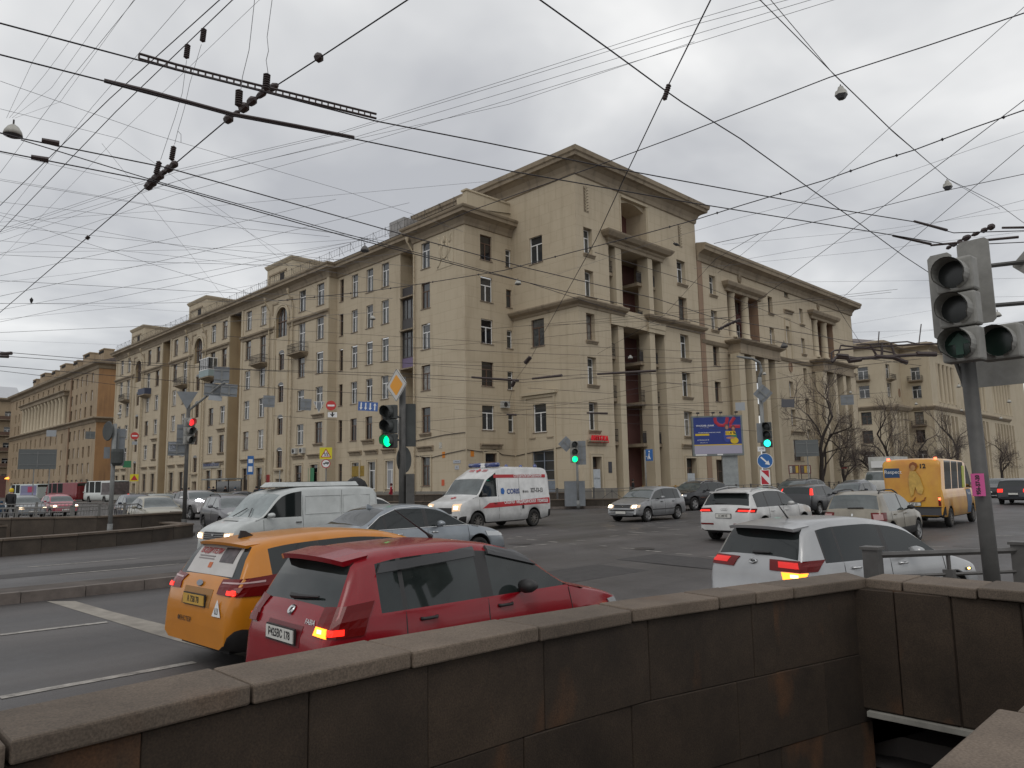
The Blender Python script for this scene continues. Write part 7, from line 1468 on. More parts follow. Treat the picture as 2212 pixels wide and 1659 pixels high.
b.build('arrows', M_LETW, o); o.matrix_world = o.matrix_world @ Matrix(((1, -.16, 0, 0), (0, 1, 0, 0), (0, 0, 1, 0), (0, 0, 0, 1)))
o.matrix_world = face_to(HP(795, 878), nH) @ Matrix.Rotation(R(-3), 4, 'Z')
plate_obj('road_sign', 'large dark hanging sign seen from below, right of the lamp post', 'road sign', at_(1702, 871, 45), face_cam(at_(1702, 871, 45)), .75, .5, mat('sign_dark', (.09, .09, .1), .6), rot=-4)
plate_obj('road_sign', 'pale grey hanging sign over the billboard', 'road sign', at_(1599, 878, 45), face_cam(at_(1599, 878, 45)), .56, .5, mat('sign_pale', (.33, .35, .37), .5))
plate_obj('road_sign', 'grey hanging sign back in front of the far portico', 'road sign', at_(1830, 864, 60), face_cam(at_(1830, 864, 60)), .98, .8, M_SGREY)
q = at_(1743, 968, 58); o, M_ = plate_obj('direction_board_back', 'broad dark direction board back on two posts, behind the bare trees', 'road sign', q, face_cam(q), 1.7, 1.28, mat('board_dark', (.11, .12, .12), .6)); b = MB(); b.box(-.04, .04, -2.6, .6, -.1, -.03); b.build('post', M_POLEP, o)
q = at_(81, 992, 62); o, M_ = plate_obj('direction_board_back', 'broad dark direction board back on posts at the left, above the buses', 'road sign', q, face_cam(q), 2.7, 1.65, mat('board_dark', (.11, .12, .12), .6)); b = MB(); [b.box(x - .04, x + .04, -3.4, .8, -.12, -.03) for x in (-.2, .9)]; b.build('posts', M_POLEP, o)
plate_obj('road_sign', 'pale green hanging sign back before the giant columns', 'road sign', at_(111, 936, 70), face_cam(at_(111, 936, 70)), .8, .6, mat('sign_pale', (.33, .35, .37), .5)); plate_obj('road_sign', 'grey-green hanging sign back against the orange wall', 'road sign', at_(195, 940, 70), face_cam(at_(195, 940, 70)), .8, .7, mat('board_dark', (.11, .12, .12), .6))
q = gd(1402, 983, 53); o, M_ = plate_obj('underpass_sign', 'blue pedestrian underpass sign by the maroon loggia', 'road sign', q, Vector((-.9, .05, 0)), .66, .82, mat('sign_blue', (.02, .12, .36), .4)); b = MB(); b.tube([(-.1, -.3, .01), (.0, -.05, .01), (.02, .12, .01)], .035, 5); b.tube([(.1, -.3, .01), (.0, -.05, .01)], .035, 5); b.lathe([(0, .012), (.06, .01)], Matrix.Translation((.03, .25, 0)), 10); b.tube([(-.3, -.1, .01), (-.15, -.1, .01), (-.15, -.22, .01), (.0, -.22, .01)], .02, 4); b.build('walking_figure', M_LETW, o)
q2 = gd(1396, 1045, 53); pole('thin post of the underpass sign', q2.x, q2.y, .1, 3.9, .05, M_POLEP)
q = gd(604, 1040, 66); pole('thin post at the tram stop board', q.x, q.y, .1, 3.2, .05, M_POLEP); o, M_ = plate_obj('bus_stop_sign', 'narrow blue bus stop sign over the waiting people', 'road sign', at_(541, 1005, 68), face_cam(at_(541, 1005, 68)), .55, 1.7, mat('sign_blue', (.02, .12, .36), .4)); b = MB(); b.box(-.18, .18, .2, .55, .002, .006); b.box(-.18, .18, -.6, -.1, .002, .006); b.build('white_fields', M_LETW, o)

# ================================================================== billboard
BB = gd(1550, 941, 60); nB = Vector((-.80, -.60, 0)); M_ = face_to(BB, nB); bb = empty('billboard', (0, 0, 0), 0, 'billboard with a blue and red bank advert saying 11.4 %', 'billboard'); bb.matrix_world = M_
b = MB(); b.box(-2.0, 2.0, -1.62, 1.62, -.9, 0); b.build('case', mat('case_grey', (.17, .19, .19), .5, var=.2), bb)
def pan(nm, x0, x1, y0, y1, z, m): b = MB(); b.quad((x0, y0, z), (x1, y0, z), (x1, y1, z), (x0, y1, z)); return b.build(nm, m, bb, fix=False)
pan('advert_field', -1.86, 1.86, -.7, 1.5, .01, mat('ad_blue', (.014, .035, .20), .35)); pan('advert_lower', -1.86, 1.86, -1.46, -.78, .01, mat('ad_lilac', (.36, .34, .43), .4)); pan('advert_line', -1.86, 1.86, -.78, -.70, .012, mat('ad_yellow', (.60, .42, .02), .4))
b = MB(); 
for pts, r_ in (([(-.15, 1.46), (-.1, 1.1), (.15, .85), (.5, .8), (.75, 1.0), (.85, 1.46)], .13), ([(1.4, 1.44), (1.05, .95), (.95, .72), (1.8, .7)], .13)): b.tube([(x, y, .0) for x, y in pts], r_, 6)
b.v = [(x, y, .03 if z > 0 else .012) for x, y, z in b.v]; b.build('red_shape', mat('ad_red', (.40, .015, .04), .4), bb)
sk_ = mat('ad_skin', (.42, .2, .13), .5); 
for i, (x, y, hm, tm, w) in enumerate(((.75, .55, mat('ad_grey_hair', (.12, .09, .09), .5), mat('ad_blue_top', (.03, .06, .3), .5), .3), (1.25, .45, mat('ad_brown_hair', (.14, .04, .03), .5), mat('ad_green_top', (.05, .2, .1), .5), .26))):
    def el_(nm, cx_, cy_, rx, ry, z, m): b = MB(); b.prism([(cx_ + rx * math.cos(a * .524), cy_ + ry * math.sin(a * .524)) for a in range(12)], z, z + .004); b.build(nm, m, bb)
    el_('printed_hair', x, y + .12, .17, .25, .04, hm); el_('printed_face', x, y + .08, .11, .16, .046, sk_); el_('printed_body', x, y - .6, w, .52, .042, tm)
el_('printed_skirt', 1.3, -.42, .32, .27, .05, mat('ad_yellow', (.60, .42, .02), .4)); el_('printed_arms', 1.0, -.2, .35, .09, .054, sk_)
pan('price_field', .62, 1.4, .02, .34, .06, mat('ad_yellow2', (.75, .50, .02), .4))
text('11.4 %', .3, Matrix.Translation((1.0, .18, .064)), M_INK, bb, depth=.001, bold=.008); text('УРАЛСИБ | БАНК', .17, Matrix.Translation((-.95, .82, .014)), M_LETW, bb, depth=.001, bold=.004); text('Только Ваш банк', .08, Matrix.Translation((-1.0, .66, .014)), M_LETW, bb, depth=.001)
text('Выгодные кредиты на выгодных условиях', .085, Matrix.Translation((-.62, .27, .014)), M_LETW, bb, depth=.001, bold=.002); pan('yellow_strip', -1.75, -.65, .02, .18, .013, mat('ad_yellow', (.60, .42, .02), .4)); text('ул. Московская, 45', .1, Matrix.Translation((-1.15, -.33, .014)), M_LETW, bb, depth=.001, bold=.002); text('8 800 250 57 57', .09, Matrix.Translation((-1.1, -.55, .014)), M_LETW, bb, depth=.001)
pan('owner_plate', -1.8, -.9, -1.58, -1.48, .015, M_LETW); pan('owner_plate', -.1, .35, -1.58, -1.48, .015, M_LETW)
b = MB(); b.box(.3, 1.5, -4.2, -1.62, -.75, -.2); b.build('leg', mat('case_leg', (.28, .30, .30), .5, var=.2), bb)
for x in (-1.5, -.3, .3, 1.5): b = MB(); b.tube([(x, 1.62, -.3), (x, 1.85, .3)], .02, 5); b.box(x - .12, x + .12, 1.78, 1.9, .2, .45); b.build('floodlight', M_IRON, bb)
for u, lab in ((1715, 'left'), (1740, 'right')):
    q = gd(u, 1014, 66); o, M_ = plate_obj('poster_stand', f'maroon framed poster stand under the bare trees, the {lab} one', 'poster stand', q, face_cam(q), .9, .75, mat('frame_maroon', (.12, .03, .03), .5))
    for k in range(3): b = MB(); b.box(-.36 + k * .25, -.14 + k * .25, -.3, .3, .002, .006); b.build('poster', [mat('poster_a', (.5, .48, .42), .6, var=.5, vscale=9), mat('poster_b', (.12, .1, .1), .6, var=.5, vscale=9), mat('poster_c', (.5, .33, .05), .6)][(k + (lab == 'right')) % 3], o)
    b = MB(); b.box(-.4, -.34, -1.3, -.37, -.03, .0); b.box(.34, .4, -1.3, -.37, -.03, .0); b.build('legs', M_IRON, o)

# ================================================================== things on the corner building
o = empty('pharmacy_sign', (0, 0, 0), 0, 'red letters of the pharmacy sign reading АПТЕКА on the corner wall', 'sign'); 
q = gY(1290, 944, YT - .12); o.matrix_world = face_to(Vector((46.75, YT - .2, 5.05)), Vector((0, -1, 0)))
for k, ch in enumerate('АПТЕКА'): text(ch, .74, Matrix.Translation((-.92 + k * .37, 0, 0)), mat('letter_red', (.60, .008, .02), .4, emit=.12), o, name='letter', depth=.06, bold=.015, sx=.66)
b = MB(); b.box(-1.15, 1.15, -.06, .06, -.12, -.08); b.build('mounting_rail', M_SGREY, o)
def ac(label, M_):
    b = MB(); b.box(-.42, .42, -.32, .0, 0, .58); o = b.build('air_conditioner', mat('ac_white', (.45, .45, .43), .5, var=.2), None, M_); tag(o, label, 'air conditioner'); b = MB(); b.lathe([(0, .0), (.2, 0), (.22, .02)], Matrix.Translation((-.08, -.325, .29)) @ Matrix.Rotation(R(90), 4, 'X'), 16); b.build('fan_grille', M_BLK, o)
BT = Matrix.Translation(B0)
ac('air conditioner in the inner corner over the thin tall windows', BT @ FR.M(43.55, .0, 8.05))
ac('air conditioner on the left wing, the farther of a pair', BT @ FWg.M(73.2, .0, 5.2)); ac('air conditioner on the left wing, the nearer of a pair', BT @ FWg.M(71.6, .0, 5.2))
def wallplate(label, F, u, z, w, h, m, nm='wall_plate', txt=None, cat='plaque'):
    b = MB(); b.box(-w / 2, w / 2, -.03, 0, 0, h); o = b.build(nm, m, None, Matrix.Translation(F.base) @ F.M(u, .0, z)); tag(o, label, cat)
    if txt: text(txt, min(h * .5, w * 1.25 / len(txt)), Matrix.Translation((0, -.035, h / 2)) @ Matrix.Rotation(R(90), 4, 'X'), M_INK, o, depth=.001)
wallplate('white street name plate on the corner block wall', FWg, 46.5, 3.4, .9, .25, mat('plate_pale', (.4, .42, .46), .5), txt='ул. Московская'); wallplate('small white house number plate below the street name', FWg, 46.5, 2.9, .5, .32, mat('plate_pale', (.4, .42, .46), .5), txt='74')
wallplate('dark memorial plaque right of the pharmacy door', FY, 48.2, 2.4, .45, .9, mat('plaque_dark', (.03, .03, .04), .4)); wallplate('red, white and blue pharmacy poster in the corner doorway', FY, 46.45, 1.2, .85, 1.5, mat('poster_pale', (.45, .48, .5), .5, var=.2), nm='poster', cat='poster', txt='АПТЕКА')
wallplate('white dance poster in the second doorway right of the loggia', FY, 60.2, .9, 1.2, 1.4, mat('poster_pale', (.45, .48, .5), .5, var=.2), nm='poster', cat='poster', txt='Скидки')
for (F_, u, z, m, lab) in ((FWg, 48.2, 3.9, mat('sticker_orange', (.6, .2, .02), .6), 'orange leaflet glued left of the street name plate'), (FR, 39.9, 3.9, mat('sticker_orange', (.6, .2, .02), .6), 'orange leaflet glued on the narrow face, near the block corner'), (FWg, 48.6, 4.7, mat('poster_a', (.5, .48, .42), .6), 'white leaflet glued high on the block wall'), (FT, 39.6, 1.2, mat('sticker_green', (.1, .3, .05), .6), 'green leaflet low on the corner block'), (FWg, 48.3, 1.6, mat('sticker_red', (.55, .1, .04), .6), 'small red leaflet low on the block wall')):
    wallplate(lab, F_, u, z, .35, .5, m, nm='leaflet', cat='leaflet')
o = empty('wall_cables', (0, 0, 0), 0, 'sagging black cables strung along the ground floor of the corner building', 'cable')
for F_, pts in ((FWg, [(52, 4.2), (50, 3.95), (47.5, 4.25), (45.4, 4.45)]), (FR, [(39.3, 4.45), (41, 4.3), (42.4, 4.5), (43.2, 4.1), (44.7, 4.0)]), (FT, [(45.2, 4.0), (43.5, 4.2), (41, 4.4), (38, 4.75)]), (FWg, [(52, 5.5), (48, 5.8), (45.4, 5.85)])):
    b = MB(); b.tube([F_.base + F_.P(u, .06, z) for u, z in pts], .03, 5); b.build('cable', M_IRON, o)
q = gX(505, 1046, 37.6); o = empty('shop_sign', (0, 0, 0), 0, 'pale shop lettering on the left wing over the bus shelter', 'sign'); o.matrix_world = face_to(Vector((XW - .15, 95.0, 4.6)), Vector((-1, 0, 0))); b = MB(); b.box(-2.6, 2.6, -.4, .4, -.1, 0); b.build('sign_board', mat('board_beige', (.3, .28, .24), .6), o); text('ПАРИКМАХЕРСКАЯ', .5, Matrix.Translation((0, 0, .01)), mat('ink_blue', (.015, .05, .22), .5), o, depth=.01)
for k, (y, w, h, z, m, lab) in enumerate(((69.9, 1.2, 2.0, 1.6, mat('sign_green2', (.03, .18, .08), .5), 'green shop board beside a doorway, left of the school sign'), (69.9, .9, .35, 1.1, mat('led_red', (1, .02, .02), .4, emit=1.2), 'glowing red display under the green shop board'), (79.6, 1.4, 1.2, 1.9, mat('red_board', (.28, .02, .02), .5), 'red shop board on the left wing near the waiting people'), (62.6, 2.4, 1.0, 2.6, mat('yellow_banner', (.28, .18, .02), .6, var=.3), 'yellow-brown fabric banner behind the black umbrella'))):
    F_ = FBg if k == 3 else FWg; wallplate(lab, F_, y, z, w, h, m, nm='shop_board', cat='sign')
q = gd(265, 984, 88); plate_obj('pharmacy_cross', 'green sign on a bracket far down the left street', 'sign', gd(508 * K_, (1600 + 710 / 2.765) * K_, 100), face_cam(gd(508 * K_, 1000, 100)), 1.0, .9, mat('sign_green2', (.03, .18, .08), .5), th=.1)
# bus shelter
q = gd(479, 1050, 82); sh = empty('bus_shelter', (q.x, q.y, .14), R(-90), 'dark glazed bus shelter with a flat roof in front of the left wing', 'bus shelter')
b = MB(); b.box(-3.4, 3.4, -.9, .9, 2.45, 2.6); b.build('roof', mat('shelter_roof', (.2, .21, .2), .5), sh); 
for x in (-3.2, 0, 3.2): b = MB(); b.box(x - .05, x + .05, .7, .8, 0, 2.45); b.build('post', M_IRON, sh)
b = MB(); b.box(-3.2, 3.2, .74, .76, .3, 2.3); b.build('glass_panel', M_GL[0], sh); b = MB(); b.box(-2.8, 2.8, .2, .6, .4, .48); b.build('bench', M_WOOD, sh)
q = gd(769, 1055, 32); o = empty('umbrella', (q.x, q.y, q.z), R(-20), 'big black open umbrella showing over the white van roof', 'umbrella'); b = MB(); b.lathe([(0, .5), (.25, .42), (.45, .2), (.52, 0), (.43, .16), (.23, .36), (0, .44)], Matrix.Rotation(R(50), 4, 'X'), 12); b.build('canopy', mat('umbrella_black', (.012, .012, .013), .7), o); b = MB(); b.tube([(0, 0, .4), (0, .35, -.4)], .012, 5); b.build('stick', M_IRON, o)
o = empty('lamp_glow', gd(138 / 4.424 * K_, (1700 + 955 / 4.424) * K_, 180), 0, 'amber lit lamp on the shop front at the far left', 'lamp'); b = MB(); b.lathe([(0, .5), (.5, .3), (.7, 0), (0, -.1)], None, 8); b.build('lamp_shade', mat('amber_lit', (1, .35, .05), .5, emit=2), o)
# ================================================================== bare street trees
M_BARK = mat('bark', (.045, .036, .032), .9, var=.4, vscale=6)
M_TWIG = mat('twig', (.095, .075, .066), .9)
TREES = []
def grow(seed, H, fork=1.9, spread=1.0, levels=6):
    rnd = random.Random(seed); tr = MB(); cr_ = MB()
    def br(p, d, L_, r, lev):
        n = 4; pts = [p]; q = p.copy(); dd = d.copy()
        for i in range(n):
            dd = (dd + Vector((rnd.uniform(-.2, .2), rnd.uniform(-.2, .2), rnd.uniform(-.06, .12)))).normalized(); q = q + dd * L_ / n; pts.append(q.copy())
        (tr if lev == 0 else cr_).tube(pts, [r * (1 - .42 * i / n) for i in range(n + 1)], 8 if lev == 0 else (5 if lev < 3 else 3), mi=0 if lev < 3 else 1, cap=False)
        if lev >= levels: return
        k = [3, 3, 3, 4, 4, 3, 3][lev]
        for j in range(k):
            t = 1.0 if j == 0 else rnd.uniform(.35, .95); s = pts[min(n, int(t * n))]; a = rnd.uniform(0, 6.28); tilt = rnd.uniform(.4, 1.15) * spread * (1.1 if lev else .75)
            side_ = dd.cross(Vector((math.cos(a), math.sin(a), .3))).normalized(); nd_ = (dd * math.cos(tilt) + side_ * math.sin(tilt)); nd_.z += .12; br(s, nd_.normalized(), L_ * rnd.uniform(.6, .84), max(.0075, r * (.66 if j == 0 else .5)), lev + 1)
    br(Vector((0, 0, 0)), Vector((rnd.uniform(-.06, .06), rnd.uniform(-.06, .06), 1)).normalized(), fork, H * .028, 0)
    return tr.mesh('trunk', [M_BARK, M_TWIG], True), cr_.mesh('crown', [M_BARK, M_TWIG], False)
kinds = [grow(3, 9, 4.2, .8), grow(11, 8, 2.6, 1.15), grow(23, 8.5, 2.2, 1.0)]
for i, (u, Y, k, s, lab) in enumerate([(1777, 34, 0, 1.15, 'tall bare street tree with a dark straight trunk, behind the dark SUV'), (1826, 33, 1, 1.0, 'bare street tree with low wide fork and red ribbon, left of the yellow minibus'), (1893, 34, 2, 1.1, 'bare street tree rising just over the left end of the yellow minibus'), (1930, 36, 0, 1.05, 'bare street tree over the middle of the yellow minibus roof'), (1976, 35, 1, 1.15, 'dense bare street tree over the right end of the minibus roof'), (2022, 36, 2, 1.2, 'dense bare street tree just left of the near steel pole'), (2166, 36, 1, 1.25, 'bare street tree right of the near steel pole'), (2060, 40, 0, 1.2, 'distant bare street tree glimpsed beside the near steel pole')]):
    p = gY(u, 1035, Y); t = empty('bare_tree', (p.x, Y, .1), R(i * 67), lab, 'tree', 'bare trees along the right-hand pavement'); t.scale = (s,) * 3
    link('trunk', kinds[k][0], t); link('crown', kinds[k][1], t)
    if i == 1: b = MB(); b.box(-.35, .35, -.05, .05, 2.5, 2.62); b.build('ribbon', mat('ribbon_red', (.45, .02, .03), .6), t)

# ================================================================== people
M_SKIN = mat('skin', (.42, .26, .2), .6); M_HAIR = mat('hair_dark', (.03, .022, .018), .7)
PM = {}
def figure(pose, jm, tm, hm):
    key = (pose, jm.name, tm.name, hm.name)
    if key in PM: return PM[key]
    s = {'stand': (.10, .02, .06), 'walk': (.12, .28, .22), 'hold': (.12, .14, .1)}[pose]; st_ = s[1]
    V = [((0, 0, .95), .13), ((0, 0, 1.15), .145), ((0, 0, 1.36), .16), ((0, .0, 1.5), .065), ((0, .02, 1.6), .095), ((0, .02, 1.70), .085)]
    E = [(0, 1), (1, 2), (2, 3), (3, 4), (4, 5)]
    def add(p, r, par): V.append((p, r)); E.append((par, len(V) - 1)); return len(V) - 1
    for sg in (-1, 1):
        h = add((sg * .1, 0, .9), .1, 0); k_ = add((sg * .11, sg * st_ * .5 + .02, .5), .07, h); a = add((sg * .11, sg * st_, .1), .05, k_); add((sg * .12, sg * st_ + .15, .035), .04, a)
        sh = add((sg * .2, 0, 1.42), .075, 2); el_ = add((sg * .27, -sg * st_ * .35 - .02, 1.14), .055, sh); add((sg * .24, -sg * st_ * .5 + .08, .88), .04, el_)
    me = bpy.data.meshes.new('p'); me.from_pydata([v[0] for v in V], E, []); o = bpy.data.objects.new('p', me); COL.objects.link(o)
    sk_ = o.modifiers.new('s', 'SKIN'); sb = o.modifiers.new('b', 'SUBSURF'); sb.levels = sb.render_levels = 1
    for i, d in enumerate(me.skin_vertices[0].data): d.radius = (V[i][1], V[i][1] * (.8 if i < 3 else 1)); d.use_root = (i == 0)
    dg = bpy.context.evaluated_depsgraph_get(); m2 = bpy.data.meshes.new_from_object(o.evaluated_get(dg)); bpy.data.objects.remove(o); m2.name = 'body'
    m2.materials.clear()
    for x in (jm, tm, M_SKIN, M_BLK): m2.materials.append(x)
    for p in m2.polygons:
        c = p.center; p.use_smooth = True
        p.material_index = 2 if c.z > 1.5 or (c.z < .93 and abs(c.x) > .19 and c.z > .8) else (0 if c.z > .82 else (3 if c.z < .09 else 1))
    b = MB(); b.lathe([(.001, .13), (.07, .11), (.105, .05), (.108, -.01), (.095, -.07)], Matrix.Translation((0, -.0, 1.655)), 14); hat = b.mesh('hat', hm, True)
    PM[key] = (m2, hat); return PM[key]
def person(label, p, z, yaw, h, jm, tm, hm, pose='stand', group=None, bag=None):
    b_, hat = figure(pose, jm, tm, hm); o = empty('person', (p.x, p.y, z), R(yaw), label, 'person', group); o.scale = (h / 1.78,) * 3; link('body', b_, o); link('hat', hat, o)
    if bag: b = MB(); b.lathe([(.01, .3), (.05, .22), (.13, .1), (.11, .0), (.0, -.02)], Matrix.Translation((.27, .05, .45)), 10); t = b.build('carrier_bag', bag, o, smooth=True)
    return o
cl = lambda n, c: mat('cloth_' + n, c, .85, var=.3, vscale=8)
BLKc, NAVY, REDc, GREYc, BRNc, YEL = cl('black', (.015, .015, .017)), cl('navy', (.02, .05, .09)), cl('red', (.30, .01, .025)), cl('grey', (.1, .1, .1)), cl('brown', (.07, .05, .04)), cl('yellow', (.7, .5, .02))
person('adult in black with a yellow hat, seen from behind at the left edge', gd(25, 1060, 40), .12, -40, 1.85, BLKc, BLKc, YEL, 'walk')
person('child in a dark blue coat beside the adult with the yellow hat', gd(5, 1060, 39.5), .12, -40, 1.2, NAVY, BLKc, NAVY, 'stand')
person('person in a red jacket with a white carrier bag, right of the green signal', gd(845, 1050, 58), .14, 60, 1.75, REDc, BLKc, cl('maroon', (.08, .02, .02)), 'walk', bag=M_LETW)
for i, (u, d, c, lab) in enumerate([(393, 76, BLKc, 'person in black by the median pole, just left of the silver SUV roof'), (408, 77, BRNc, 'shorter person in brown beside the median pole'), (452, 80, BLKc, 'person in black standing in front of the bus shelter doorway'), (461, 80, BLKc, 'person in black waiting inside the bus shelter, on its right'), (487, 78, BLKc, 'person in black at the right end of the bus shelter'), (508, 74, GREYc, 'person in grey right of the bus shelter, apart from the rest'), (554, 68, BLKc, 'person in dark clothes left in the group by the shop doorway'), (565, 68, NAVY, 'person in navy in the middle of the group by the shop doorway'), (571, 67, BLKc, 'person in black right in the group by the shop doorway'), (583, 65, BLKc, 'tall person in black before the red shop board'), (597, 64, BRNc, 'person in dark brown just over the white van windshield')]):
    person(lab, gd(u, 1050, d), .14, 30 + i * 47, 1.66 + .03 * (i % 5), c, BLKc, [BLKc, M_HAIR, NAVY][i % 3], ['stand', 'walk', 'hold'][i % 3], 'people waiting along the left wing')
person('person in dark clothes in the shadow of the maroon doorway', gY(1367, 1035, 38.6), .14, 200, 1.72, BLKc, BLKc, M_HAIR, 'stand')

# ================================================================== overhead lines
M_WIRE = mat('wire_dark', (.03, .026, .03), .6); M_WIREF = mat('wire_grey', (.16, .16, .17), .6); M_INS = mat('insulator', (.045, .03, .028), .5)
WMAP = []
def wire(label, pts, z, r, kind='wire', knots=0, sag=0):
    """pts measured in the photograph, each met with the height at which the line hangs"""
    P_ = []
    for i, p in enumerate(pts):
        zz = p[2] if len(p) > 2 else z; P_.append(gz(p[0], p[1], zz) if zz > 0 else gd(p[0], p[1], -zz))
    if sag and len(P_) == 2:
        a, c = P_; P_ = [a.lerp(c, t / 8) + Vector((0, 0, -sag * 4 * t / 8 * (1 - t / 8))) for t in range(9)]
    fine = z > 11 or r < .007; r *= .62 if fine else .9
    o = empty('overhead_wire', (0, 0, 0), 0, label, kind); b = MB(); b.tube(P_, r, 4, cap=False); b.build('strand', M_WIREF if fine else M_WIRE, o)
    if knots:
        for i in range(len(P_) - 1):
            L_ = (P_[i + 1] - P_[i]).length; k = max(1, int(L_ / knots))
            for j in range(k): p = P_[i].lerp(P_[i + 1], (j + .5) / k); b = MB(); b.lathe([(0, -r * 3.2), (r * 3, 0), (0, r * 3.2)], Matrix.Translation(p), 6); b.build('clip', M_WIRE, o)
    return o, P_
ZC = 6.1
wire('upper trolley wire from the left edge through the perforated bar and over the corner roof', [(-300, -10), (0, 50), (300, 130), (560, 196), (814, 262), (1050, 308), (1271, 353), (1475, 391), (1808, 452), (1975, 479), (2060, 503), (2400, 493)], ZC, .010)
wire('lower trolley contact wire, parallel below the upper one and through the solid dark bar', [(-300, 56), (0, 118), (225, 175), (500, 250), (765, 300), (1105, 370), (1475, 435), (1929, 508), (2060, 530), (2400, 515)], ZC, .010)
wire('contact wire from the big lamp at the left edge down past the corner block', [(-200, 245), (0, 287), (46, 299), (360, 362), (738, 469), (904, 516), (1139, 579), (1417, 645), (1539, 685), (1810, 733), (1990, 760)], ZC, .010)
wire('second contact wire of the left pair, just below the first across the left wing', [(-200, 285), (0, 327), (317, 389), (738, 508), (1039, 586), (1230, 632), (1417, 672), (1539, 705), (1800, 765), (1990, 790)], ZC, .010)
wire('third contact wire joining the left pair at the lower span fitting', [(45, 302), (333, 390), (738, 503), (1000, 572), (1139, 610), (1417, 700), (1560, 728), (1800, 752)], ZC + .02, .008)
wire('thick span wire rising from the left edge through both insulator clusters to the top', [(-60, 730), (0, 675), (190, 512), (320, 400), (385, 348), (487, 262), (600, 183), (690, 125), (880, 0), (1000, -80)], 6.5, .011)
wire('long dark span cable falling from the top centre to the near traffic light', [(1130, -30), (1167, 0), (1311, 103), (1435, 194), (1475, 222), (1600, 300), (1742, 402), (1850, 478), (1952, 553), (2030, 604)], 6.9, .013)
wire('steep span wire crossing the tall corner block from the top to the air conditioner', [(1560, -60), (1535, 0), (1441, 190), (1345, 392), (1286, 520), (1176, 717), (1147, 774), (1110, 826), (1098, 879)], 7.4, .011)
wire('rising span wire meeting the hexagonal lantern, ending at the upper right edge', [(930, 492), (1017, 455), (1298, 355), (1475, 290), (1792, 167), (2005, 98), (2260, 12)], 7.6, .010)
wire('twisted cable with clips from the left wing arch across to the right edge', [(600, 650), (641, 646), (798, 629), (891, 616), (980, 602), (1089, 584), (1239, 544), (1311, 526), (1395, 504), (1501, 475), (1600, 444), (1779, 390), (1900, 347), (1975, 324), (2100, 277), (2240, 228)], 8.6, .014, knots=1.3)
wire('thin companion line just below the twisted cable at right', [(1180, 600), (1395, 530), (1600, 470), (1800, 418), (1975, 366), (2100, 322), (2240, 275)], 8.5, .006)
wire('span wire from the right wing eaves past the small lamp to the right edge', [(1542, 526), (1849, 460), (2036, 413), (2260, 366)], 9.4, .010)
wire('thin faint line rising steeply from the wing eaves to the upper right corner', [(1550, 590), (1602, 550), (1809, 378), (1925, 273), (2240, -10)], 11, .009)
wire('diagonal cable from the upper portico up to the right edge', [(1560, 700), (1651, 639), (1708, 596), (1765, 553), (1900, 452), (2050, 340), (2240, 195)], 9.0, .011)
wire('diagonal cable behind the near signal, rising to the right edge', [(1812, 650), (1863, 605), (1929, 553), (2050, 450), (2240, 290)], 9.0, .010)
for k, (a, b_, c, d, lab) in enumerate([(279, 50, 1645, 367, 'uppermost'), (283, 60, 1700, 372, 'second'), (300, 82, 1750, 392, 'third'), (318, 101, 1800, 420, 'lowest')]):
    wire(f'fine parallel line sweeping up over the roofs to the top, {lab} of the four', [(-60, d + 150), (380, d), (738, a + 5), (1100, (a + b_) / 2 + 6), (1475, b_), (c, 0), (c + 200, -55)], 14, .012)
wire('pair line carrying the two hexagonal lamps, from the top to the far right', [(1600, -40), (1642, 0), (1795, 154), (1922, 277), (2047, 386), (2155, 440), (2230, 495)], 8.8, .009)
wire('second strand beside the line carrying the hexagonal lamps', [(1640, -40), (1665, 0), (1800, 160), (1930, 286), (2050, 388), (2160, 452)], 8.9, .007)
for k, (x0, y1, lab) in enumerate([(291, 374, 'leftmost'), (400, 480, 'second'), (474, 444, 'third, thick'), (502, 501, 'fourth'), (560, 560, 'rightmost, faint')]):
    r_ = .011 if k in (2, 3) else .006; wire(f'line falling from the top to the left edge at upper left, {lab} of five', [(x0 + 60, -45), (x0, 0), (x0 * .5, y1 * .48), (0, y1), (-50, y1 + 45)], 9 + k * .3, r_)
for k, (x0, lab) in enumerate([(160, 'left'), (217, 'middle'), (247, 'right'), (289, 'outer')]):
    wire(f'faint thin line towards the big bell lamp, the {lab} one', [(x0 + 30, -35), (x0, 0), (x0 * .45, 130 + k * 30), (14 + k * 6, 255)], 12, .006)
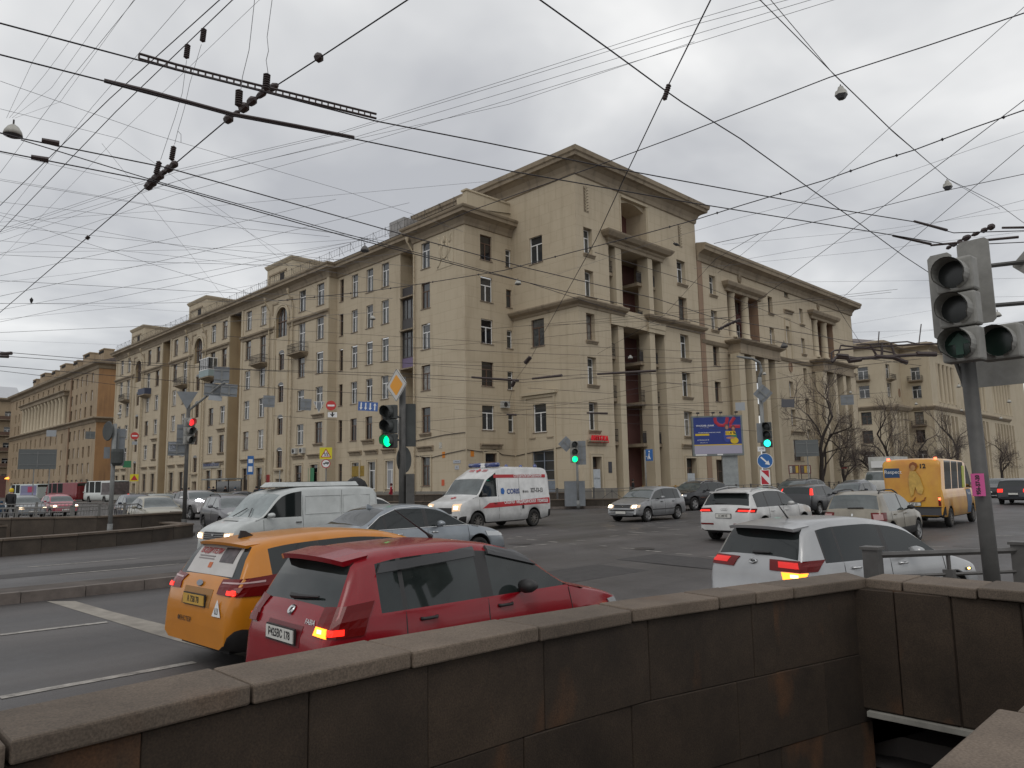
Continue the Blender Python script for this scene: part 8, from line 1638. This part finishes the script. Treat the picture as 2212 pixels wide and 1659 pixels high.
for k, pts in enumerate([[(0, 175), (330, 290), (738, 410), (1000, 500)], [(0, 235), (260, 300), (500, 470), (700, 640)], [(0, 330), (400, 420), (700, 600)], [(0, 480), (350, 455), (738, 420), (1130, 385)], [(0, 520), (300, 545), (560, 575), (860, 548)], [(0, 545), (400, 540), (800, 515)], [(0, 610), (300, 575), (560, 555), (900, 500)], [(0, 655), (160, 657), (380, 672), (580, 680)], [(0, 690), (300, 660), (580, 610), (800, 560)], [(0, 505), (420, 380), (1100, 225), (1500, 90)], [(1500, 580), (1850, 545), (2212, 500)], [(1560, 528), (1900, 497), (2240, 448)], [(1600, 562), (1950, 500), (2240, 425)], [(1650, 610), (2000, 606), (2240, 600)], [(1690, 648), (2240, 640)], [(1840, 700), (2050, 664), (2240, 655)], [(1840, 718), (2212, 706)], [(1845, 740), (1990, 716), (2240, 690)], [(220, 310), (420, 560), (520, 690)], [(0, 735), (260, 745), (500, 770)]]):
    wire(['very fine line in the left sky', 'very fine line in the right sky'][k >= 10 and k < 18] + ', ' + ['from the left edge above the bell lamp', 'crossing steeply to the penthouse', 'below the contact wires', 'nearly level above the roofs', 'dipping towards the middle penthouse', 'level at mid height', 'rising slightly to the right', 'ending at the near penthouse', 'low, climbing to the roof railing', 'climbing under the perforated bar', 'topmost over the right wing', 'second over the right wing', 'third over the right wing', 'level behind the signal', 'touching the wing eaves', 'just above the far house', 'along the far roof', 'lowest at the right', 'falling from the small spacer', 'lowest at the left'][k], pts, 13 + (k % 4), .011)
for lab, pts, z in (('double contact wire low over the left wing, the upper strand', [(-30, 757), (25, 762), (172, 774), (553, 799), (843, 806), (1019, 815), (1130, 820), (1214, 812), (1417, 799), (1542, 792), (1849, 777), (2040, 765)], 6.2), ('double contact wire low over the left wing, the lower strand', [(-30, 768), (19, 770), (172, 781), (486, 797), (843, 813), (1019, 823), (1130, 826), (1214, 820), (1417, 806), (1800, 787)], 6.1), ('dark cable from the left edge down across the blue lane sign', [(-30, 789), (0, 791), (250, 812), (486, 832), (736, 847), (891, 857), (1099, 870), (1414, 876), (1500, 884)], 5.6), ('cable rising right in front of the corner block ground floor', [(899, 912), (1054, 899), (1139, 895), (1417, 897), (1550, 890)], 5.2), ('cable at fourth-floor height across the corner block', [(573, 775), (843, 783), (1039, 790), (1260, 800), (1417, 808), (1500, 806)], 7.4), ('cable at upper floor height across the left wing', [(486, 726), (640, 737), (850, 748), (1110, 762), (1500, 775), (1900, 776)], 8.6), ('long drooping cable in front of the loggias at second-floor height', [(1140, 838), (1320, 850), (1436, 827), (1560, 838), (1849, 790), (1990, 775)], 6.4), ('cable crossing the right wing towards the near signal', [(1285, 545), (1500, 610), (1700, 690), (1830, 748)], 8.2), ('steep cable from the wing eaves to the hanging frame', [(1803, 655), (1832, 700), (1868, 755)], 8.2), ('rising cable from the loggias to the right wing roof', [(1290, 765), (1436, 680), (1545, 560), (1640, 505)], 9.5), ('cable in front of the arches at third-floor height', [(590, 898), (690, 905), (850, 915), (980, 935)], 5.6), ('fine cable across the far-left house', [(-30, 800), (0, 801), (180, 822), (300, 838)], 6.5)):
    wire(lab, pts, z, .010)
for lab, pts, d in (('thin drop wire hanging left of the upper span insulators', [(551, -10), (538, 108), (524, 165), (520, 196)], 6.2), ('thin kinked drop wire hanging right of the upper span insulators', [(589, -10), (577, 80), (580, 110), (575, 130), (579, 158)], 6.3), ('drop wire from the upper left insulator to the lower span', [(403, 130), (394, 200), (377, 257), (362, 300), (347, 345)], 8.6), ('drop wire from the upper right insulator to the lower span', [(435, 96), (410, 180), (398, 235), (384, 283), (377, 312)], 8.6), ('curled loose wire end beside the lower span insulators', [(384, 283), (391, 290), (391, 307)], 8.6)):
    wire(lab, [(u, v, -d) for u, v in pts], 0, .005)
def ribbed(label, a, c, d, r, cat='insulator', n=7):
    A, C_ = gd(a[0], a[1], d), gd(c[0], c[1], d); D_ = C_ - A; L_ = D_.length; Mq = Matrix.Translation(A) @ D_.to_track_quat('Z', 'Y').to_matrix().to_4x4(); prof = [(0, 0)]
    for k in range(n): z0 = L_ * (.08 + .84 * k / n); dz = L_ * .84 / n; prof += [(r * .62, z0), (r, z0 + dz * .35), (r, z0 + dz * .6), (r * .62, z0 + dz)]
    prof.append((0, L_)); b = MB(); b.lathe(prof, Mq, 8); tag(b.build('insulator', M_INS), label, cat)
for a, c, d, lab in (((441, 60), (437, 92), 8.3, 'upper right ribbed insulator in the sky at upper left'), ((406, 94), (402, 128), 8.3, 'upper left ribbed insulator in the sky at upper left'), ((577, 157), (574, 197), 6.4, 'ribbed insulator standing on the right of the upper span'), ((517, 192), (515, 232), 6.3, 'ribbed insulator standing on the left of the upper span'), ((376, 314), (370, 348), 8.8, 'ribbed insulator on the right of the lower span'), ((345, 347), (336, 378), 8.7, 'ribbed insulator on the left of the lower span'), ((1446, 180), (1434, 218), 9, 'dark insulator on the steep span wire near the top'), ((1147, 770), (1133, 786), 26, 'insulator on the steep span wire in front of the corner block'), ((1112, 822), (1105, 836), 30, 'lower insulator on the steep span wire'), ((193, 510), (186, 517), 12, 'small connector on the span wire at left')):
    ribbed(lab, a, c, d, .035 if d < 15 else .09)
def chain(label, pts, z, r):
    P_ = [gz(u, v, z) for u, v in pts]; o = empty('span_fitting', (0, 0, 0), 0, label, 'span fitting'); rnd = random.Random(len(label))
    for i in range(len(P_) - 1):
        a, c = P_[i], P_[i + 1]; n = max(1, int((c - a).length / .16))
        for j in range(n): p, q = a.lerp(c, j / n), a.lerp(c, (j + .8) / n); b = MB(); rr = r * rnd.uniform(.6, 1.25); b.tube([p, p.lerp(q, .3), p.lerp(q, .7), q], [rr * .5, rr, rr, rr * .5], 7); b.build('link', M_INS, o)
    return o
chain('thick dark insulated fitting where the span wire crosses the two trolley wires', [(487, 262), (520, 238), (555, 210), (604, 180)], 6.45, .05)
chain('dark insulated fitting of the lower span over the left pair of wires', [(318, 405), (340, 382), (360, 368), (383, 350)], 6.45, .06)
chain('small double fitting on the span wire at the upper end', [(683, 128), (697, 119)], 6.5, .045)
chain('dark insulated fitting above the near traffic light', [(2045, 537), (2080, 517), (2120, 500), (2150, 486)], 6.3, .05)
chain('twisted dark fitting hanging before the upper portico', [(1552, 712), (1575, 700), (1600, 690)], 6.4, .045)
def bar(label, pts, z, w, h, holes=False):
    P_ = [gz(u, v, z) for u, v in pts]; o = empty('section_bar', (0, 0, 0), 0, label, 'section bar')
    if holes:
        for dz_ in (0, h): b = MB(); b.tube([p + Vector((0, 0, dz_)) for p in P_], w, 5); b.build('rail', M_INS, o)
        b = MB()
        for i in range(len(P_) - 1):
            n = max(1, int((P_[i + 1] - P_[i]).length / .07))
            for j in range(n): p = P_[i].lerp(P_[i + 1], j / n); b.tube([p, p + Vector((0, 0, h))], w * .7, 4, cap=False)
        tag(b.build('rung', M_INS, o), kind='stuff')
    else: b = MB(); b.tube(P_, [w, w * 1.3] + [w] * (len(P_) - 2), 6); b.build('rod', M_INS, o)
    return o
bar('perforated dark section bar on the upper trolley wire at upper left', [(300, 127), (380, 150), (520, 185), (640, 214), (813, 256)], ZC + .03, .014, .055, True)
bar('solid dark section bar on the lower trolley wire at upper left', [(225, 174), (320, 198), (500, 246), (640, 272), (765, 297)], ZC + .03, .022, 0)
for (a, c, lab) in (((90, 303), (128, 311), 'small comb-like spacer right of the big bell lamp'), ((67, 339), (105, 346), 'small comb-like spacer below the big bell lamp'), ((420, 233), (545, 243), 'short dark spacer at the end of the perforated bar')):
    if a[0] != 420: bar(lab, [a, c], ZC, .03, 0)
for a, c, lab in (((1975, 478), (2045, 497), 'upper dark bar left of the fitting above the near signal'), ((1929, 509), (2010, 527), 'lower dark bar left of the fitting above the near signal'), ((2165, 492), (2300, 490), 'dark bar at the right edge above the near signal'), ((2010, 530), (2200, 512), 'dark bar passing behind the near back board')): bar(lab, [a, c], ZC, .02, 0)
for a, c, lab in (((1019, 815), (1120, 822), 'paired dark bar on the low contact wires, left part'), ((1150, 818), (1214, 811), 'paired dark bar on the low contact wires, middle part'), ((1290, 808), (1417, 801), 'paired dark bar on the low contact wires, before the loggias'), ((1095, 895), (1115, 896), 'short bar on the lowest wire by the air conditioner'), ((1268, 892), (1312, 893), 'short bar on the lowest wire by the corner edge'), ((0, 764), (25, 763), 'short dark bar at the left edge, upper'), ((0, 770), (18, 770), 'short dark bar at the left edge, lower')): bar(lab, [a, c], 6.1 if a[1] < 850 else 5.2, .045, 0)
# hanging crossing frame over the far end of the right wing
fr = empty('wire_crossing_frame', (0, 0, 0), 0, 'dark tangled trolley wire crossing frame hanging before the far tan house', 'wire crossing')
for pts, r_ in (([(1797, 782), (1806, 772), (1850, 775), (1950, 768), (2022, 764)], .10), ([(1797, 782), (1796, 762), (1803, 757), (1900, 748), (2030, 742), (2035, 750), (2032, 762)], .05), ([(1812, 762), (1816, 746), (1870, 752), (1930, 762), (1945, 775)], .05), ([(1850, 745), (1960, 738), (1990, 745)], .04), ([(1880, 745), (1895, 770)], .06), ([(1925, 742), (1932, 768)], .06), ([(1905, 740), (1905, 768)], .07), ([(1808, 768), (1830, 770), (1835, 780), (1860, 776)], .14), ([(1890, 770), (1930, 772), (1960, 784)], .12), ([(1980, 765), (2022, 765)], .15)):
    b = MB(); b.tube([gd(u, v, 38) for u, v in pts], r_ * .95, 6); b.build('frame_bar', M_INS, fr)
for p0, p1 in (((1899, 716), (1897, 745)), ((1985, 742), (1990, 700))): b = MB(); b.tube([gd(*p0, 38), gd(*p1, 38)], .03, 4); b.build('hanger', M_INS, fr)
# hanging lamps
M_BELL = mat('lamp_enamel', (.42, .41, .37), .5, var=.3, vscale=6); M_BELLD = mat('lamp_glass_dull', (.08, .08, .085), .3)
def bell(label, u, v, w, d, hexa=False, dark=False):
    s = w * d / 1613; p = gd(u, v, d); o = empty('hanging_lamp', p, 0, label, 'hanging lamp'); n = 6 if hexa else 18; m = mat('lamp_dark', (.09, .085, .08), .6) if dark else M_BELL
    if hexa: b = MB(); b.lathe([(.0, s * .62), (s * .2, s * .6), (s * .26, s * .35), (s * .42, s * .25), (s * .5, -.1 * s)], None, n)
    else: b = MB(); b.lathe([(.0, s * .5), (s * .1, s * .5), (s * .28, s * .36), (s * .44, s * .1), (s * .5, -.15 * s), (s * .46, -.15 * s)], None, n)
    b.build('shade', m, o, smooth=not hexa); b = MB(); b.lathe([(s * .5, -.1 * s), (s * .3, -.42 * s), (0, -.5 * s)] if hexa else [(s * .47, -.14 * s), (s * .3, -.24 * s), (0, -.26 * s)], None, n); b.build('glass', M_BELLD, o); b = MB(); b.tube([(0, 0, s * .5), (0, 0, s * .8)], s * .05, 5); b.build('hook', M_IRON, o)
for a in (('big pale bell lamp hanging at the left edge', 28, 287, 40, 9.5), ('hexagonal lantern hanging high at right on the double line', 1817, 203, 29, 11, True), ('smaller hexagonal lantern lower on the double line at right', 2047, 402, 21, 14, True), ('dark lamp hanging before the roof railing of the left wing', 788, 540, 20, 26, False, True), ('pale bell lamp in front of the left wing windows', 805, 688, 13, 34), ('pale bell lamp before the inner corner of the corner block', 1119, 612, 15, 26), ('small white bell lamp before the maroon loggia', 1361.6, 773, 11, 42), ('white bell lamp on the curved lamp post line before the first portico', 1651, 808, 9, 50), ('small white bell lamp left of the near signal, over the trees', 1979, 873, 7, 70), ('small white bell lamp below the near back board', 2077, 887, 7, 75), ('white bell lamp right of the near pole', 2180, 868, 9, 60), ('white bell lamp lower right of the near pole', 2162, 904, 7, 80), ('white lamp just under the near back board', 2071, 835, 9, 60), ('pale lamp peeping over the wide back board at right', 2155, 681, 16, 20), ('flat dark lamp at the end of the first portico cornice', 1694, 748, 16, 30, False, True), ('round lamp at the end of the left wing by the orange wall', 478 * K_, 1657 * K_, 9, 60), ('white lamp among the bare trees before the far portico', 1837, 848, 7, 70)): bell(*a)
b = MB(); b.lathe([(0, .12), (.07, .02), (.04, -.1), (0, -.16)], Matrix.Translation(gd(68, 648, 30)), 6); b.add([gd(64, 648, 30), gd(72, 647, 30), gd(70, 651, 30)], [(0, 1, 2)]); tag(b.build('bird', M_BLK), 'small black bird flying over the left roofs', 'bird')
p = gd(1461, 528, 35); b = MB(); b.tube([p + Vector((-.12, .1, .05)), p, p + Vector((.12, -.1, -.06))], [.03, .08, .02], 6); b.add([p + Vector((-.05, 0, 0)), p + Vector((-.25, .1, .22)), p + Vector((.05, 0, .02))], [(0, 1, 2)]); tag(b.build('bird', M_BLK), 'black bird flying in front of the corner block near the wheat relief', 'bird')
rf = random.Random(5)
for k in range(26):
    if k < 14: a = (-30, rf.uniform(380, 740)); c = (rf.uniform(700, 900), rf.uniform(430, 700)); lab, g = 'one of the very fine wires webbed over the left street and roofs', 'fine wires over the left street'
    else: a = (rf.uniform(560, 1250), rf.uniform(700, 900)); c = (rf.uniform(1500, 1950), a[1] + rf.uniform(-90, 60)); lab, g = 'one of the very fine wires strung before the house fronts', 'fine wires before the house fronts'
    h = rf.uniform(11.2, 13) if k < 14 else rf.uniform(6.5, 9); P_ = [gd(a[0], a[1], 34 + k), gd(*[(p + q) / 2 + (4 if i else 0) for i, (p, q) in enumerate(zip(a, c))], 37 + k * .6), gd(c[0], c[1], 42)]
    b = MB(); b.tube(P_, .011, 3, cap=False); tag(b.build('fine_wire', M_WIREF if k < 14 else M_WIRE), lab, 'wire', g)
